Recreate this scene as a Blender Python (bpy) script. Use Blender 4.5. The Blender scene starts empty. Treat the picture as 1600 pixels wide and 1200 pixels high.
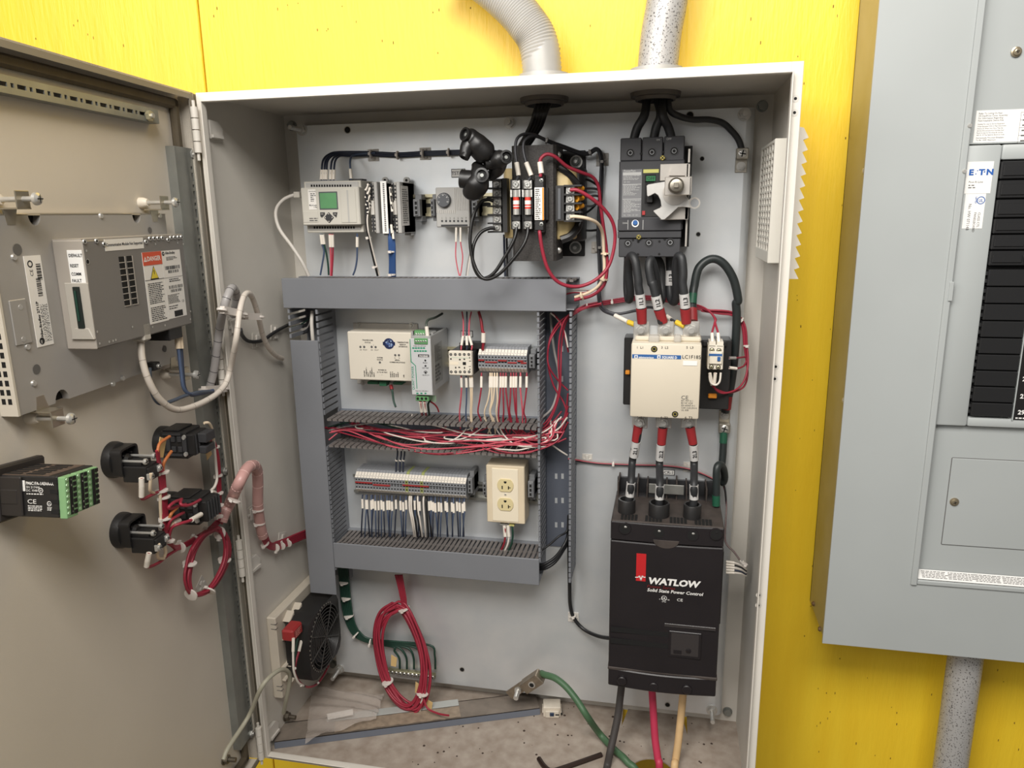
import bpy, bmesh, math, random
from mathutils import Vector, Matrix
random.seed(7)
S = bpy.context.scene
COL = S.collection
V = Vector
PI = math.pi
# ---------------------------------------------------------------- camera
FPX = 1158.08
CAM = V((0.65165, -1.22609, 0.90287))
YAW, PITCH, ROLL = (math.radians(a) for a in (-11.9265, -12.9321, -0.8209))
_fw = V((math.sin(YAW) * math.cos(PITCH), math.cos(YAW) * math.cos(PITCH), math.sin(PITCH)))
_r0 = V((math.cos(YAW), -math.sin(YAW), 0))
_u0 = _r0.cross(_fw)
_rt = math.cos(ROLL) * _r0 + math.sin(ROLL) * _u0
_up = -math.sin(ROLL) * _r0 + math.cos(ROLL) * _u0
cd = bpy.data.cameras.new('camera')
cam = bpy.data.objects.new('camera', cd)
COL.objects.link(cam)
cd.sensor_width = 36
cd.lens = FPX / 1600 * 36
cd.clip_start = 0.02
cam.matrix_world = Matrix(((_rt.x, _up.x, -_fw.x, CAM.x), (_rt.y, _up.y, -_fw.y, CAM.y), (_rt.z, _up.z, -_fw.z, CAM.z), (0, 0, 0, 1)))
S.camera = cam
# ---------------------------------------------------------------- light and exposure
S.view_settings.view_transform = 'Standard'
S.view_settings.look = 'None'
S.view_settings.gamma = 1
S.view_settings.use_curve_mapping = False
S.view_settings.exposure = 0.0
w = bpy.data.worlds.new('world')
S.world = w
w.use_nodes = True
w.node_tree.nodes['Background'].inputs[0].default_value = (1.0, 0.965, 0.92, 1)
w.node_tree.nodes['Background'].inputs[1].default_value = 0.17
def area(name, loc, target, sx, sy, power, col):
    l = bpy.data.lights.new(name, 'AREA')
    l.shape = 'RECTANGLE'
    l.size, l.size_y, l.energy, l.color = sx, sy, power, col
    o = bpy.data.objects.new(name, l)
    COL.objects.link(o)
    o.location = loc
    o.rotation_euler = (V(target) - V(loc)).to_track_quat('-Z', 'Y').to_euler()
area('bay_door_daylight', (-0.8, -2.2, 1.75), (0.5, 0, 0.8), 2.0, 1.0, 42, (1, 0.98, 0.95))
area('ceiling_lamp', (0.6, -1.6, 2.0), (0.45, -0.2, 0.75), 1.3, 0.7, 46, (1, 0.965, 0.91))
# ---------------------------------------------------------------- helpers
def lin(c):
    return tuple((x / 255 / 12.92) if x / 255 <= .04045 else ((x / 255 + .055) / 1.055) ** 2.4 for x in c) + (1,)
MATS = {}
def mat(name, col, rough=.5, metal=0., noise=0., nscale=30., bump=0., bscale=200., spec=.5, alpha=1., trans=0., col2=None, stretch=None):
    if name in MATS: return MATS[name]
    m = bpy.data.materials.new(name)
    m.use_nodes = True
    nt = m.node_tree
    b = nt.nodes['Principled BSDF']
    I = b.inputs
    c = lin(col)
    I['Base Color'].default_value = c
    I['Roughness'].default_value = rough
    I['Metallic'].default_value = metal
    I['Specular IOR Level'].default_value = spec
    I['Alpha'].default_value = alpha
    I['Transmission Weight'].default_value = trans
    if noise or bump:
        tc = nt.nodes.new('ShaderNodeTexCoord')
        src = tc.outputs['Object']
        if stretch:
            mp = nt.nodes.new('ShaderNodeMapping')
            mp.inputs['Scale'].default_value = stretch
            nt.links.new(src, mp.inputs['Vector'])
            src = mp.outputs['Vector']
    if noise:
        n = nt.nodes.new('ShaderNodeTexNoise')
        n.inputs['Scale'].default_value = nscale
        n.inputs['Detail'].default_value = 6
        nt.links.new(src, n.inputs['Vector'])
        mx = nt.nodes.new('ShaderNodeMix')
        mx.data_type = 'RGBA'
        d = lin(col2) if col2 else tuple(x * (1 - noise) for x in c[:3]) + (1,)
        e = c if col2 else tuple(min(1, x * (1 + noise)) for x in c[:3]) + (1,)
        mx.inputs[6].default_value = d
        mx.inputs[7].default_value = e
        r = nt.nodes.new('ShaderNodeMapRange')
        r.inputs[1].default_value, r.inputs[2].default_value = .32, .68
        nt.links.new(n.outputs['Fac'], r.inputs[0])
        nt.links.new(r.outputs[0], mx.inputs[0])
        nt.links.new(mx.outputs[2], I['Base Color'])
    if bump:
        n2 = nt.nodes.new('ShaderNodeTexNoise')
        n2.inputs['Scale'].default_value = bscale
        n2.inputs['Detail'].default_value = 4
        nt.links.new(src, n2.inputs['Vector'])
        bp = nt.nodes.new('ShaderNodeBump')
        bp.inputs['Strength'].default_value = bump
        bp.inputs['Distance'].default_value = .002
        nt.links.new(n2.outputs['Fac'], bp.inputs['Height'])
        nt.links.new(bp.outputs['Normal'], I['Normal'])
    MATS[name] = m
    return m
class Frame:
    """local axes of a mounting surface: x to the right, y into the surface, z up"""
    def __init__(s, o, x, y):
        x, y = V(x).normalized(), V(y).normalized()
        z = x.cross(y)
        s.M = Matrix(((x.x, y.x, z.x, o[0]), (x.y, y.y, z.y, o[1]), (x.z, y.z, z.z, o[2]), (0, 0, 0, 1)))
        Mi = s.M.inverted()
        s.c = Mi @ CAM
        s.R = Mi.to_3x3()
    def at(s, px, py, v=0., ax=1):
        d = s.R @ (_rt * ((px - 800) / FPX) - _up * ((py - 600) / FPX) + _fw)
        return s.c + d * ((v - s.c[ax]) / d[ax])
    def w(s, p): return s.M @ V(p)
WF = Frame((0, 0, 0), (1, 0, 0), (0, 1, 0))
ORIG = {}
class MB:
    def __init__(s, fr=WF):
        s.f, s.v, s.p, s.m = fr, [], [], []
    def add(s, vs, fs, m=0):
        n = len(s.v)
        s.v += [V(a) for a in vs]
        s.p += [[i + n for i in q] for q in fs]
        s.m += [m] * len(fs)
        return s
    def addbm(s, bm, m=0):
        bm.verts.index_update()
        s.add([a.co.copy() for a in bm.verts], [[a.index for a in q.verts] for q in bm.faces], m)
        bm.free()
        return s
    def box(s, x0, x1, y0, y1, z0, z1, b=0., m=0, seg=1):
        if x1 < x0: x0, x1 = x1, x0
        if y1 < y0: y0, y1 = y1, y0
        if z1 < z0: z0, z1 = z1, z0
        vs = [(x, y, z) for x in (x0, x1) for y in (y0, y1) for z in (z0, z1)]
        fs = [(0, 1, 3, 2), (4, 6, 7, 5), (0, 4, 5, 1), (2, 3, 7, 6), (0, 2, 6, 4), (1, 5, 7, 3)]
        if b <= 0: return s.add(vs, fs, m)
        bm = bmesh.new()
        q = [bm.verts.new(a) for a in vs]
        for a in fs: bm.faces.new([q[i] for i in a])
        bmesh.ops.bevel(bm, geom=bm.edges[:], offset=min(b, .45 * min(x1 - x0, y1 - y0, z1 - z0)), segments=seg, affect='EDGES', profile=.5)
        return s.addbm(bm, m)
    def pbox(s, px0, py0, px1, py1, yf, yb, b=0., m=0, seg=1):
        """box whose front face (at local y=yf) has its top left corner seen at px0,py0 and its bottom right at px1,py1"""
        a, c = s.f.at(px0, py0, yf), s.f.at(px1, py1, yf)
        return s.box(a.x, c.x, yf, yb, c.z, a.z, b, m, seg)
    def prism(s, poly, a0, a1, ax=1, m=0, b=0.):
        """polygon in the two axes other than ax, extruded from a0 to a1"""
        n = len(poly)
        def mk(q, a): return (a, q[0], q[1]) if ax == 0 else (q[0], a, q[1]) if ax == 1 else (q[0], q[1], a)
        vs = [mk(q, a0) for q in poly] + [mk(q, a1) for q in poly]
        fs = [list(range(n)), list(range(2 * n - 1, n - 1, -1))] + [(i, i + n, (i + 1) % n + n, (i + 1) % n) for i in range(n)]
        bm = bmesh.new()
        q = [bm.verts.new(a) for a in vs]
        for a in fs: bm.faces.new([q[i] for i in a])
        bmesh.ops.recalc_face_normals(bm, faces=bm.faces[:])
        if b: bmesh.ops.bevel(bm, geom=bm.edges[:], offset=b, segments=1, affect='EDGES')
        return s.addbm(bm, m)
    def cyl(s, p, q, r, r2=None, n=16, m=0, caps=True):
        p, q = V(p), V(q)
        r2 = r if r2 is None else r2
        d = (q - p).normalized()
        a = d.orthogonal().normalized()
        c = d.cross(a)
        vs = []
        for o, rr in ((p, r), (q, r2)):
            vs += [o + (a * math.cos(2 * PI * i / n) + c * math.sin(2 * PI * i / n)) * rr for i in range(n)]
        fs = [(i, (i + 1) % n, (i + 1) % n + n, i + n) for i in range(n)]
        if caps: fs += [list(range(n - 1, -1, -1)), list(range(n, 2 * n))]
        return s.add(vs, fs, m)
    def hexa(s, p, d, r, h, m=0, rot=0.):
        p, d = V(p), V(d).normalized()
        return s.cyl(p, p + d * h, r, n=6, m=m)
    def lathe(s, p, d, prof, n=20, m=0):
        """prof: list of (distance along d, radius)"""
        p, d = V(p), V(d).normalized()
        a = d.orthogonal().normalized()
        c = d.cross(a)
        vs, fs = [], []
        for (h, r) in prof:
            vs += [p + d * h + (a * math.cos(2 * PI * i / n) + c * math.sin(2 * PI * i / n)) * r for i in range(n)]
        for k in range(len(prof) - 1):
            fs += [(k * n + i, k * n + (i + 1) % n, (k + 1) * n + (i + 1) % n, (k + 1) * n + i) for i in range(n)]
        fs += [list(range(n - 1, -1, -1)), list(range((len(prof) - 1) * n, len(prof) * n))]
        return s.add(vs, fs, m)
    def tube(s, pts, r, n=8, m=0, smooth=6, caps=True, rfun=None):
        pts = [V(a) for a in pts]
        if smooth and len(pts) > 2: pts = catmull(pts, smooth)
        t0 = (pts[1] - pts[0]).normalized()
        a = t0.orthogonal().normalized()
        vs, fs = [], []
        N = len(pts)
        for i, q in enumerate(pts):
            t = (pts[min(i + 1, N - 1)] - pts[max(i - 1, 0)])
            if t.length < 1e-9: t = t0
            t.normalize()
            a = (a - t * a.dot(t))
            a = a.normalized() if a.length > 1e-6 else t.orthogonal().normalized()
            c = t.cross(a)
            rr = rfun(i / (N - 1)) * r if rfun else r
            vs += [q + (a * math.cos(2 * PI * k / n) + c * math.sin(2 * PI * k / n)) * rr for k in range(n)]
        for i in range(N - 1):
            fs += [(i * n + k, i * n + (k + 1) % n, (i + 1) * n + (k + 1) % n, (i + 1) * n + k) for k in range(n)]
        if caps: fs += [list(range(n - 1, -1, -1)), list(range((N - 1) * n, N * n))]
        return s.add(vs, fs, m)
    def ball(s, p, r, m=0, seg=12, sc=(1, 1, 1)):
        bm = bmesh.new()
        bmesh.ops.create_uvsphere(bm, u_segments=seg, v_segments=max(6, seg // 2), radius=r)
        for a in bm.verts: a.co = V((a.co.x * sc[0], a.co.y * sc[1], a.co.z * sc[2])) + V(p)
        return s.addbm(bm, m)
    def screw(s, p, r=.003, d=(0, -1, 0), h=.002, m=0, slot=True):
        """round screw head with a slot, proud of the surface along d"""
        p, d = V(p), V(d).normalized()
        s.lathe(p, d, [(0, r), (h * .6, r), (h, r * .75)], 12, m)
        if slot:
            a = (d.orthogonal() + d.cross(d.orthogonal()) * random.uniform(-.8, .8)).normalized()
            b = d.cross(a)
            t = p + d * h
            L, k = r * .8, r * .14
            for (u, v2) in ((a, b), (b, a)):
                s.add([t + u * L + v2 * k + d * .0002, t - u * L + v2 * k + d * .0002, t - u * L - v2 * k + d * .0002, t + u * L - v2 * k + d * .0002], [(0, 1, 2, 3)], m + 1)
        return s
    def text(s, txt, x, y, z, size, ax='L', rot=0., m=0, sx=1., bold=0., tilt=None):
        """flat lettering lying on the surface at local y; rot in degrees within the surface"""
        vs, fs = text_mesh(txt, bold)
        if not vs: return s
        wmin, wmax = min(a[0] for a in vs), max(a[0] for a in vs)
        off = {'L': wmin, 'C': (wmin + wmax) / 2, 'R': wmax}[ax]
        c, si = math.cos(math.radians(rot)), math.sin(math.radians(rot))
        out = []
        for a in vs:
            u, v2 = (a[0] - off) * size * sx, a[1] * size
            out.append((x + u * c - v2 * si, y, z + u * si + v2 * c))
        return s.add(out, fs, m)
    def lines(s, x0, x1, z0, z1, y, rows, m=0, fill=.55, short=.25):
        """rows of small printed words too small to read"""
        h = (z1 - z0) / rows
        for i in range(rows):
            z = z1 - h * (i + .5)
            x = x0
            end = x1 - (x1 - x0) * random.uniform(0, short)
            while x < end:
                L = random.uniform(1.2, 4.5) * h * .55
                L = min(L, end - x)
                s.add([(x, y, z - h * fill / 2), (x + L, y, z - h * fill / 2), (x + L, y, z + h * fill / 2), (x, y, z + h * fill / 2)], [(0, 1, 2, 3)], m)
                x += L + h * .4
        return s
    def bars(s, x0, x1, z0, z1, y, n, m=0, vert=False):
        """barcode"""
        L = (z1 - z0) if vert else (x1 - x0)
        c = 0.
        while c < L:
            t = L / n * random.choice((.5, .5, 1, 1.5))
            t = min(t, L - c)
            q = [(x0, y, z0 + c), (x1, y, z0 + c), (x1, y, z0 + c + t), (x0, y, z0 + c + t)] if vert else [(x0 + c, y, z0), (x0 + c + t, y, z0), (x0 + c + t, y, z1), (x0 + c, y, z1)]
            s.add(q, [(0, 1, 2, 3)], m)
            c += t + L / n * random.choice((.5, 1, 1))
        return s
    def quad(s, x0, x1, z0, z1, y, m=0):
        return s.add([(x0, y, z0), (x1, y, z0), (x1, y, z1), (x0, y, z1)], [(0, 1, 2, 3)], m)
    def ring(s, cx, cz, y, r0, r1, n=24, m=0):
        vs = [(cx + math.cos(2 * PI * i / n) * r, y, cz + math.sin(2 * PI * i / n) * r) for r in (r0, r1) for i in range(n)]
        return s.add(vs, [(i, (i + 1) % n, (i + 1) % n + n, i + n) for i in range(n)], m)
    def disc(s, cx, cz, y, r, n=16, m=0):
        return s.add([(cx + math.cos(2 * PI * i / n) * r, y, cz + math.sin(2 * PI * i / n) * r) for i in range(n)], [list(range(n))], m)
    def build(s, name, mats, parent=None, origin=None, label=None, cat=None, group=None, kind=None, ang=35):
        if not isinstance(mats, (list, tuple)): mats = [mats]
        vs = [s.f.M @ a for a in s.v]
        if parent is not None: o0 = ORIG[parent]
        elif origin is not None: o0 = V(origin)
        else:
            o0 = V((sum(a.x for a in vs) / len(vs), sum(a.y for a in vs) / len(vs), min(a.z for a in vs)))
        me = bpy.data.meshes.new(name)
        me.from_pydata([a - o0 for a in vs], [], s.p)
        for k in mats: me.materials.append(k)
        me.polygons.foreach_set('material_index', [min(i, len(mats) - 1) for i in s.m])
        me.polygons.foreach_set('use_smooth', [True] * len(me.polygons))
        me.update()
        me.set_sharp_from_angle(angle=math.radians(ang))
        o = bpy.data.objects.new(name, me)
        COL.objects.link(o)
        ORIG[o] = o0
        if parent is not None: o.parent = parent
        else: o.location = o0
        tag(o, label, cat, group, kind)
        return o
def catmull(pts, k):
    P = [pts[0] * 2 - pts[1]] + pts + [pts[-1] * 2 - pts[-2]]
    out = []
    for i in range(1, len(P) - 2):
        a, b, c, d = P[i - 1], P[i], P[i + 1], P[i + 2]
        for j in range(k):
            t = j / k
            out.append(.5 * ((2 * b) + (c - a) * t + (2 * a - 5 * b + 4 * c - d) * t * t + (3 * b - a - 3 * c + d) * t ** 3))
    out.append(P[-2])
    return out
_TX = {}
def text_mesh(txt, bold=0.):
    k = (txt, bold)
    if k not in _TX:
        cu = bpy.data.curves.new('lettering', 'FONT')
        cu.body = txt
        cu.offset = bold
        cu.resolution_u = 2
        ob = bpy.data.objects.new('lettering', cu)
        me = bpy.data.meshes.new_from_object(ob)
        _TX[k] = ([tuple(a.co) for a in me.vertices], [list(q.vertices) for q in me.polygons])
        bpy.data.objects.remove(ob)
        bpy.data.curves.remove(cu)
        bpy.data.meshes.remove(me)
    return _TX[k]
def tag(o, label=None, cat=None, group=None, kind=None):
    if label: o['label'] = label
    if cat: o['category'] = cat
    if group: o['group'] = group
    if kind: o['kind'] = kind
    return o
def thing(name, label, cat, loc, group=None):
    o = bpy.data.objects.new(name, None)
    o.empty_display_size = .02
    COL.objects.link(o)
    o.location = loc
    ORIG[o] = V(loc)
    return tag(o, label, cat, group)
def children(o): return [c for c in ORIG if c.parent == o]
def copy_tree(o, delta, parent=None, label=None, kids=None):
    """copy a thing with its parts and sub-parts, shifted by delta"""
    c = o.copy()
    COL.objects.link(c)
    if parent is None: c.location = o.location + V(delta)
    else: c.parent = parent
    ORIG[c] = ORIG[o] + V(delta)
    if label: c['label'] = label
    for ch in (children(o)): copy_tree(ch, delta, c)
    return c
def copy_part(o, delta, parent=None):
    c = o.copy()
    COL.objects.link(c)
    c.location = o.location + V(delta)
    c.parent = parent or o.parent
    ORIG[c] = ORIG[o]
    return c
def W(px, py, d): return WF.at(px, py, -0.03 - d)          # a point d in front of the mounting plate
def wpath(pts): return [W(a[0], a[1], a[2]) for a in pts]
# ---------------------------------------------------------------- materials
YEL = mat('yellow_paint', (242, 205, 50), .42, noise=.07, nscale=3.5, bump=.4, bscale=26, col2=(237, 196, 42), stretch=(7, 7, 1))
WHITEPNT = mat('enclosure_paint', (222, 216, 206), .45, noise=.03, nscale=14, bump=.12, bscale=900)
INPNT = mat('inner_paint', (206, 201, 192), .5, noise=.04, nscale=9, bump=.12, bscale=900)
DUSTFLOOR = mat('dusty_floor_paint', (174, 162, 150), .75, noise=.2, nscale=44, col2=(150, 136, 123))
SKIN = mat('door_paint', (213, 204, 190), .5, noise=.03, nscale=5, bump=.1, bscale=900)
GASK = mat('gasket_foam', (92, 82, 66), .8, noise=.1, nscale=60)
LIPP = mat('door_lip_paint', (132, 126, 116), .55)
ZINC = mat('zinc_plate', (224, 226, 227), .42, .55, noise=.1, nscale=18, col2=(214, 218, 221), bump=.04, bscale=500)
STEEL = mat('steel', (206, 204, 199), .32, .6, noise=.08, nscale=60)
RAILST = mat('rail_steel', (150, 152, 148), .42, .6, noise=.1, nscale=30)
GALV = mat('galvanized', (178, 178, 172), .38, .75, noise=.1, nscale=80)
BRASSY = mat('yellow_zinc', (204, 196, 164), .35, .6, noise=.12, nscale=50)
DUCT = mat('duct_pvc', (124, 126, 131), .5, noise=.03, nscale=12)
DUCTD = mat('duct_pvc_dusty', (112, 106, 103), .65, noise=.12, nscale=60)
BLK = mat('black_plastic', (34, 33, 33), .45, noise=.1, nscale=40)
BLK2 = mat('charcoal_plastic', (56, 56, 58), .5, noise=.06, nscale=40)
HOLE = mat('dark_hole', (14, 13, 13), .8)
RUB = mat('black_rubber', (26, 25, 25), .38, bump=.08, bscale=300)
BKW = mat('black_wire', (30, 30, 32), .42)
CABLE = mat('black_cable', (40, 41, 43), .5, noise=.08, nscale=40)
REDW = mat('red_wire', (152, 42, 60), .45, noise=.05, nscale=30)
PINKW = mat('pink_wire', (198, 84, 98), .5)
BLUEW = mat('blue_wire', (72, 86, 112), .45)
DKBLUE = mat('dark_blue_wire', (44, 51, 70), .5)
WHITEW = mat('white_wire', (222, 214, 204), .5)
CREAMW = mat('cream_wire', (226, 206, 178), .5)
GREENW = mat('green_wire', (30, 84, 62), .45)
EARTH = mat('earth_green', (72, 104, 74), .5, noise=.06, nscale=30)
DKGREEN = mat('dark_green_wire', (28, 62, 50), .45)
GREYW = mat('grey_wire', (150, 146, 142), .5)
ORANGEW = mat('orange_wire', (190, 112, 62), .5)
FERR = mat('white_marker', (232, 224, 212), .5)
TIE = mat('nylon', (222, 214, 206), .45)
CREAM = mat('cream_plastic', (213, 203, 184), .45, noise=.02, nscale=12)
IVORY = mat('ivory_plastic', (226, 218, 203), .42)
PALE = mat('pale_grey_plastic', (205, 200, 192), .5, noise=.02, nscale=20)
LGREY = mat('light_grey_plastic', (176, 174, 170), .5)
MGREY = mat('mid_grey_plastic', (124, 125, 127), .5)
DGREY = mat('dark_grey_plastic', (84, 86, 90), .5)
WHT = mat('white_print', (236, 234, 230), .5)
INK = mat('black_ink', (28, 28, 30), .6)
GINK = mat('grey_ink', (96, 94, 92), .6)
GRN = mat('green_plug', (96, 150, 98), .45)
LTGRN = mat('light_green_plug', (128, 168, 120), .45)
TEAL = mat('teal_print', (40, 140, 106), .5)
REDP = mat('red_plastic', (156, 46, 46), .45)
REDSL = mat('red_sleeve', (146, 38, 42), .5, noise=.08, nscale=60)
BLUEP = mat('blue_print', (44, 92, 152), .5)
DANG = mat('danger_orange', (212, 88, 58), .5)
WARN = mat('warning_yellow', (226, 204, 60), .5)
ORGP = mat('orange_plastic', (224, 142, 40), .5)
LABEL = mat('paper_label', (234, 230, 224), .55)
HMI = mat('hmi_aluminium', (174, 170, 165), .4, .35, noise=.04, nscale=6, bump=.05, bscale=900)
HMID = mat('hmi_dark_cover', (134, 130, 126), .45, .25)
PANEL = mat('panel_grey', (170, 174, 173), .42, noise=.02, nscale=8)
PANELS = mat('panel_side_reflection', (166, 164, 150), .35, .3, noise=.2, nscale=7, col2=(146, 138, 104))  # grey side with the wall's yellow reflection mixed into the colour
TAPE = mat('tan_tape', (212, 180, 124), .6)
H = 1.0729
D = .242
# ---------------------------------------------------------------- the wall
wall = thing('wall_back', None, None, (0, 0, 0))
wall['kind'] = 'structure'
sx_ = WF.at(318, 100, .003).x
GR = .0012
for x0, x1 in ((-1.6, sx_ - GR), (sx_ + GR, 2.6)):
    MB().box(x0, x1, .003, .02, -1.0, 2.2, .0015).build('wall_panel', YEL, wall)
MB().box(-1.6, 2.6, .02, .03, -1.0, 2.2).build('wall_backing', mat('seam_dark', (96, 78, 16), .8), wall)
fl = MB().box(-2.2, 3.2, -3.6, .03, -1.06, -1.0).build('floor', mat('concrete', (112, 107, 100), .8, noise=.15, nscale=4), kind='structure')
# small chips, scuffs and cracks in the yellow paint
chip = MB()
for i in range(90):
    px, py = random.choice(((random.uniform(0, 1340), random.uniform(0, 95)), (random.uniform(1195, 1330), random.uniform(100, 1190)), (random.uniform(1200, 1600), random.uniform(1020, 1195))))
    q = WF.at(px, py, .003)
    L, T = random.uniform(.0005, .0022), random.uniform(.0003, .0007)
    chip.box(q.x - T, q.x + T, .0024, .0032, q.z - L, q.z + L)
chip.build('paint_chip', mat('chip_brown', (120, 92, 24), .8), wall, kind='stuff')
# ---------------------------------------------------------------- the enclosure
enc = thing('electrical_enclosure', 'large pale grey steel control cabinet with its hinged door standing open', 'cabinet', (.4, -.12, 0))
t = .0022
MB().box(0, .8, -.001, .002, 0, H).build('back_wall', INPNT, enc)
MB().box(0, t, -D, 0, 0, H).build('left_wall', INPNT, enc)
MB().box(.8 - t, .8, -D, 0, 0, H).build('right_wall', INPNT, enc)
# top and bottom sheets with their round knockouts
hl, hr = V((.4622, -.066, H)), V((.6255, -.066, H))
hb = WF.at(1020, 1211, 0, 2)
def sheet_with_holes(name, z0, z1, holes, m):
    b = MB()
    X = sorted(set([t, .8 - t] + [v for (c, r) in holes for v in (c.x - r * 1.6, c.x + r * 1.6)]))
    for x0, x1 in zip(X[:-1], X[1:]):
        hit = [(c, r) for (c, r) in holes if x0 < c.x < x1]
        if not hit:
            b.box(x0, x1, -D, 0, z0, z1)
            continue
        c, r = hit[0]
        n = 32
        outer, inner = [], []
        for i in range(n):
            a = 2 * PI * (i + .5) / n
            dx, dy = math.cos(a), math.sin(a)
            k = min(((x1 if dx > 0 else x0) - c.x) / dx if abs(dx) > 1e-6 else 9, ((0 if dy > 0 else -D) - c.y) / dy if abs(dy) > 1e-6 else 9)
            outer.append((c.x + dx * k, c.y + dy * k))
            inner.append((c.x + dx * r, c.y + dy * r))
        vs = [(q[0], q[1], z) for z in (z0, z1) for q in outer + inner]
        fs = []
        for i in range(n):
            j = (i + 1) % n
            fs += [(i, j, n + j, n + i), (2 * n + j, 2 * n + i, 3 * n + i, 3 * n + j), (n + i, n + j, 3 * n + j, 3 * n + i)]
        b.add(vs, fs)
        for cx in (x0, x1):
            for cy in (0, -D):
                near = sorted(outer, key=lambda q: (q[0] - cx) ** 2 + (q[1] - cy) ** 2)[:2]
                for z in (z0, z1): b.add([(cx, cy, z), (near[0][0], near[0][1], z), (near[1][0], near[1][1], z)], [(0, 1, 2)])
    return b.build(name, m, enc, ang=20)
sheet_with_holes('top_wall', H - t, H, [], INPNT)
sheet_with_holes('bottom_wall', 0, t, [(hb, .036)], DUSTFLOOR)
fr = MB()
e = .0135
for q in ((0, e, 0, H), (.8 - e, .8, 0, H)): fr.box(q[0], q[1], -D - .0015, -D + .001, q[2], q[3], .0006)
for q in ((e, .8 - e, H - e, H), (e, .8 - e, 0, e)): fr.box(q[0], q[1], -D - .0015, -D + .001, q[2], q[3], .0006)
fr.build('front_frame', WHITEPNT, enc)
fg = MB()
g = .0018
for q in ((e - g, e, e - g, H - e + g), (.8 - e, .8 - e + g, e - g, H - e + g)): fg.box(q[0], q[1], -D - .011, -D, q[2], q[3], .0006)
for q in ((e, .8 - e, H - e, H - e + g), (e, .8 - e, e - g, e)): fg.box(q[0], q[1], -D - .011, -D, q[2], q[3], .0006)
fg.build('sealing_flange', WHITEPNT, enc)
# screw holes with paint rings on the right of the frame
for px, py in ((1243, 154), (1241.5, 176), (1212, 573), (1210.5, 592), (1186, 930), (1185, 946)):
    q = WF.at(px, py, -D - .0018)
    MB().ring(q.x, q.z, q.y, .0018, .0042, 16).disc(q.x, q.z, q.y, .0018, 12, 1).build('screw_hole', [PALE, HOLE], enc)
# bolt heads on the back wall
for px, py in ((1192, 165), (453.5, 196), (1137, 1115), (519, 1040)):
    q = WF.at(px, py, -.008)
    MB().lathe((q.x, -.001, q.z), (0, -1, 0), [(0, .0085), (.0015, .0085)], 18).hexa((q.x, -.002, q.z), (0, -1, 0), .0068, .006).build('hex_bolt', RAILST, enc)
# hinges
HF = Frame((0, 0, 0), (1, 0, 0), (0, 1, 0))
for py in (203, 577, 872, 1160):
    q = WF.at(302 + (py - 203) * .0905, py, -D - .012)
    h = MB()
    for k in (-2, -1, 0, 1): h.cyl((.001, -D - .010, q.z + k * .0155 + .0006), (.001, -D - .010, q.z + (k + 1) * .0155 - .0006), .0052, n=14)
    h.cyl((.001, -D - .010, q.z - .041), (.001, -D - .010, q.z + .039), .0022, n=8)
    h.build('hinge', WHITEPNT, enc)
# small moulded catch tabs on the left inner wall
LW = Frame((t, 0, 0), (0, 1, 0), (-1, 0, 0))
for (px, py) in ((333, 205), (394, 880), (424, 1140)):
    q = LW.at(px, py, 0)
    MB(LW).prism([(q.x - .016, q.z - .012), (q.x + .014, q.z - .010), (q.x + .017, q.z + .004), (q.x + .006, q.z + .014), (q.x - .016, q.z + .014)], 0, -.006, b=.001).box(q.x - .014, q.x + .012, -.006, -.009, q.z - .010, q.z - .006).build('door_stop_tab', PALE, enc)
# ---------------------------------------------------------------- the door
DF = Frame((-.003, -.250, 0), (-.0866, .9962, 0), (-.9962, -.0866, 0))
SK = .022
door = MB(DF).box(-.8, .0065, SK, SK + .002, 0, H)
for q in ((-.8, 0, H - .002, H), (-.8, 0, 0, .002)): door.box(q[0], q[1], 0, SK, q[2], q[3])
for q in ((.0045, .0065), (-.8, -.798)): door.box(q[0], q[1], 0, SK, 0, H)
door = door.build('door', SKIN, enc)
gk = MB(DF)
gi, go = .010, .0235
for q in ((-.8 + gi, -gi, H - go, H - gi), (-.8 + gi, -gi, gi, go)): gk.box(q[0], q[1], SK - .010, SK, q[2], q[3], .003)
for q in ((-go, -gi), (-.8 + gi, -.8 + go)): gk.box(q[0], q[1], SK - .010, SK, gi, H - gi, .003)
gk.build('gasket', GASK, door)
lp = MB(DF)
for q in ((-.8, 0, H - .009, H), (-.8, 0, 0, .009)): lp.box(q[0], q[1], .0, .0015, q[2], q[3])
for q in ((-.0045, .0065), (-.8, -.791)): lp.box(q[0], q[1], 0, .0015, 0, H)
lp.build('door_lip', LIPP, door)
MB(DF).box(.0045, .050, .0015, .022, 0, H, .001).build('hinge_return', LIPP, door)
def perforated(b, x0, x1, z0, z1, y0, y1, along, pitch, w, pattern):
    """a strip with real slots along its middle; pattern lists (start, end) fractions of the pitch that are open"""
    if along == 'x':
        zc = (z0 + z1) / 2
        b.box(x0, x1, y0, y1, z0, zc - w / 2).box(x0, x1, y0, y1, zc + w / 2, z1)
        a, n = x0, int((x1 - x0) / pitch)
        ends = [x0]
        for i in range(n):
            for (p, q) in pattern: ends += [x0 + (i + p) * pitch, x0 + (i + q) * pitch]
        ends.append(x1)
        for i in range(0, len(ends), 2): b.box(ends[i], ends[i + 1], y0, y1, zc - w / 2, zc + w / 2)
    else:
        xc = (x0 + x1) / 2
        b.box(x0, xc - w / 2, y0, y1, z0, z1).box(xc + w / 2, x1, y0, y1, z0, z1)
        n = int((z1 - z0) / pitch)
        ends = [z0]
        for i in range(n):
            for (p, q) in pattern: ends += [z0 + (i + p) * pitch, z0 + (i + q) * pitch]
        ends.append(z1)
        for i in range(0, len(ends), 2): b.box(xc - w / 2, xc + w / 2, y0, y1, ends[i], ends[i + 1])
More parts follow.
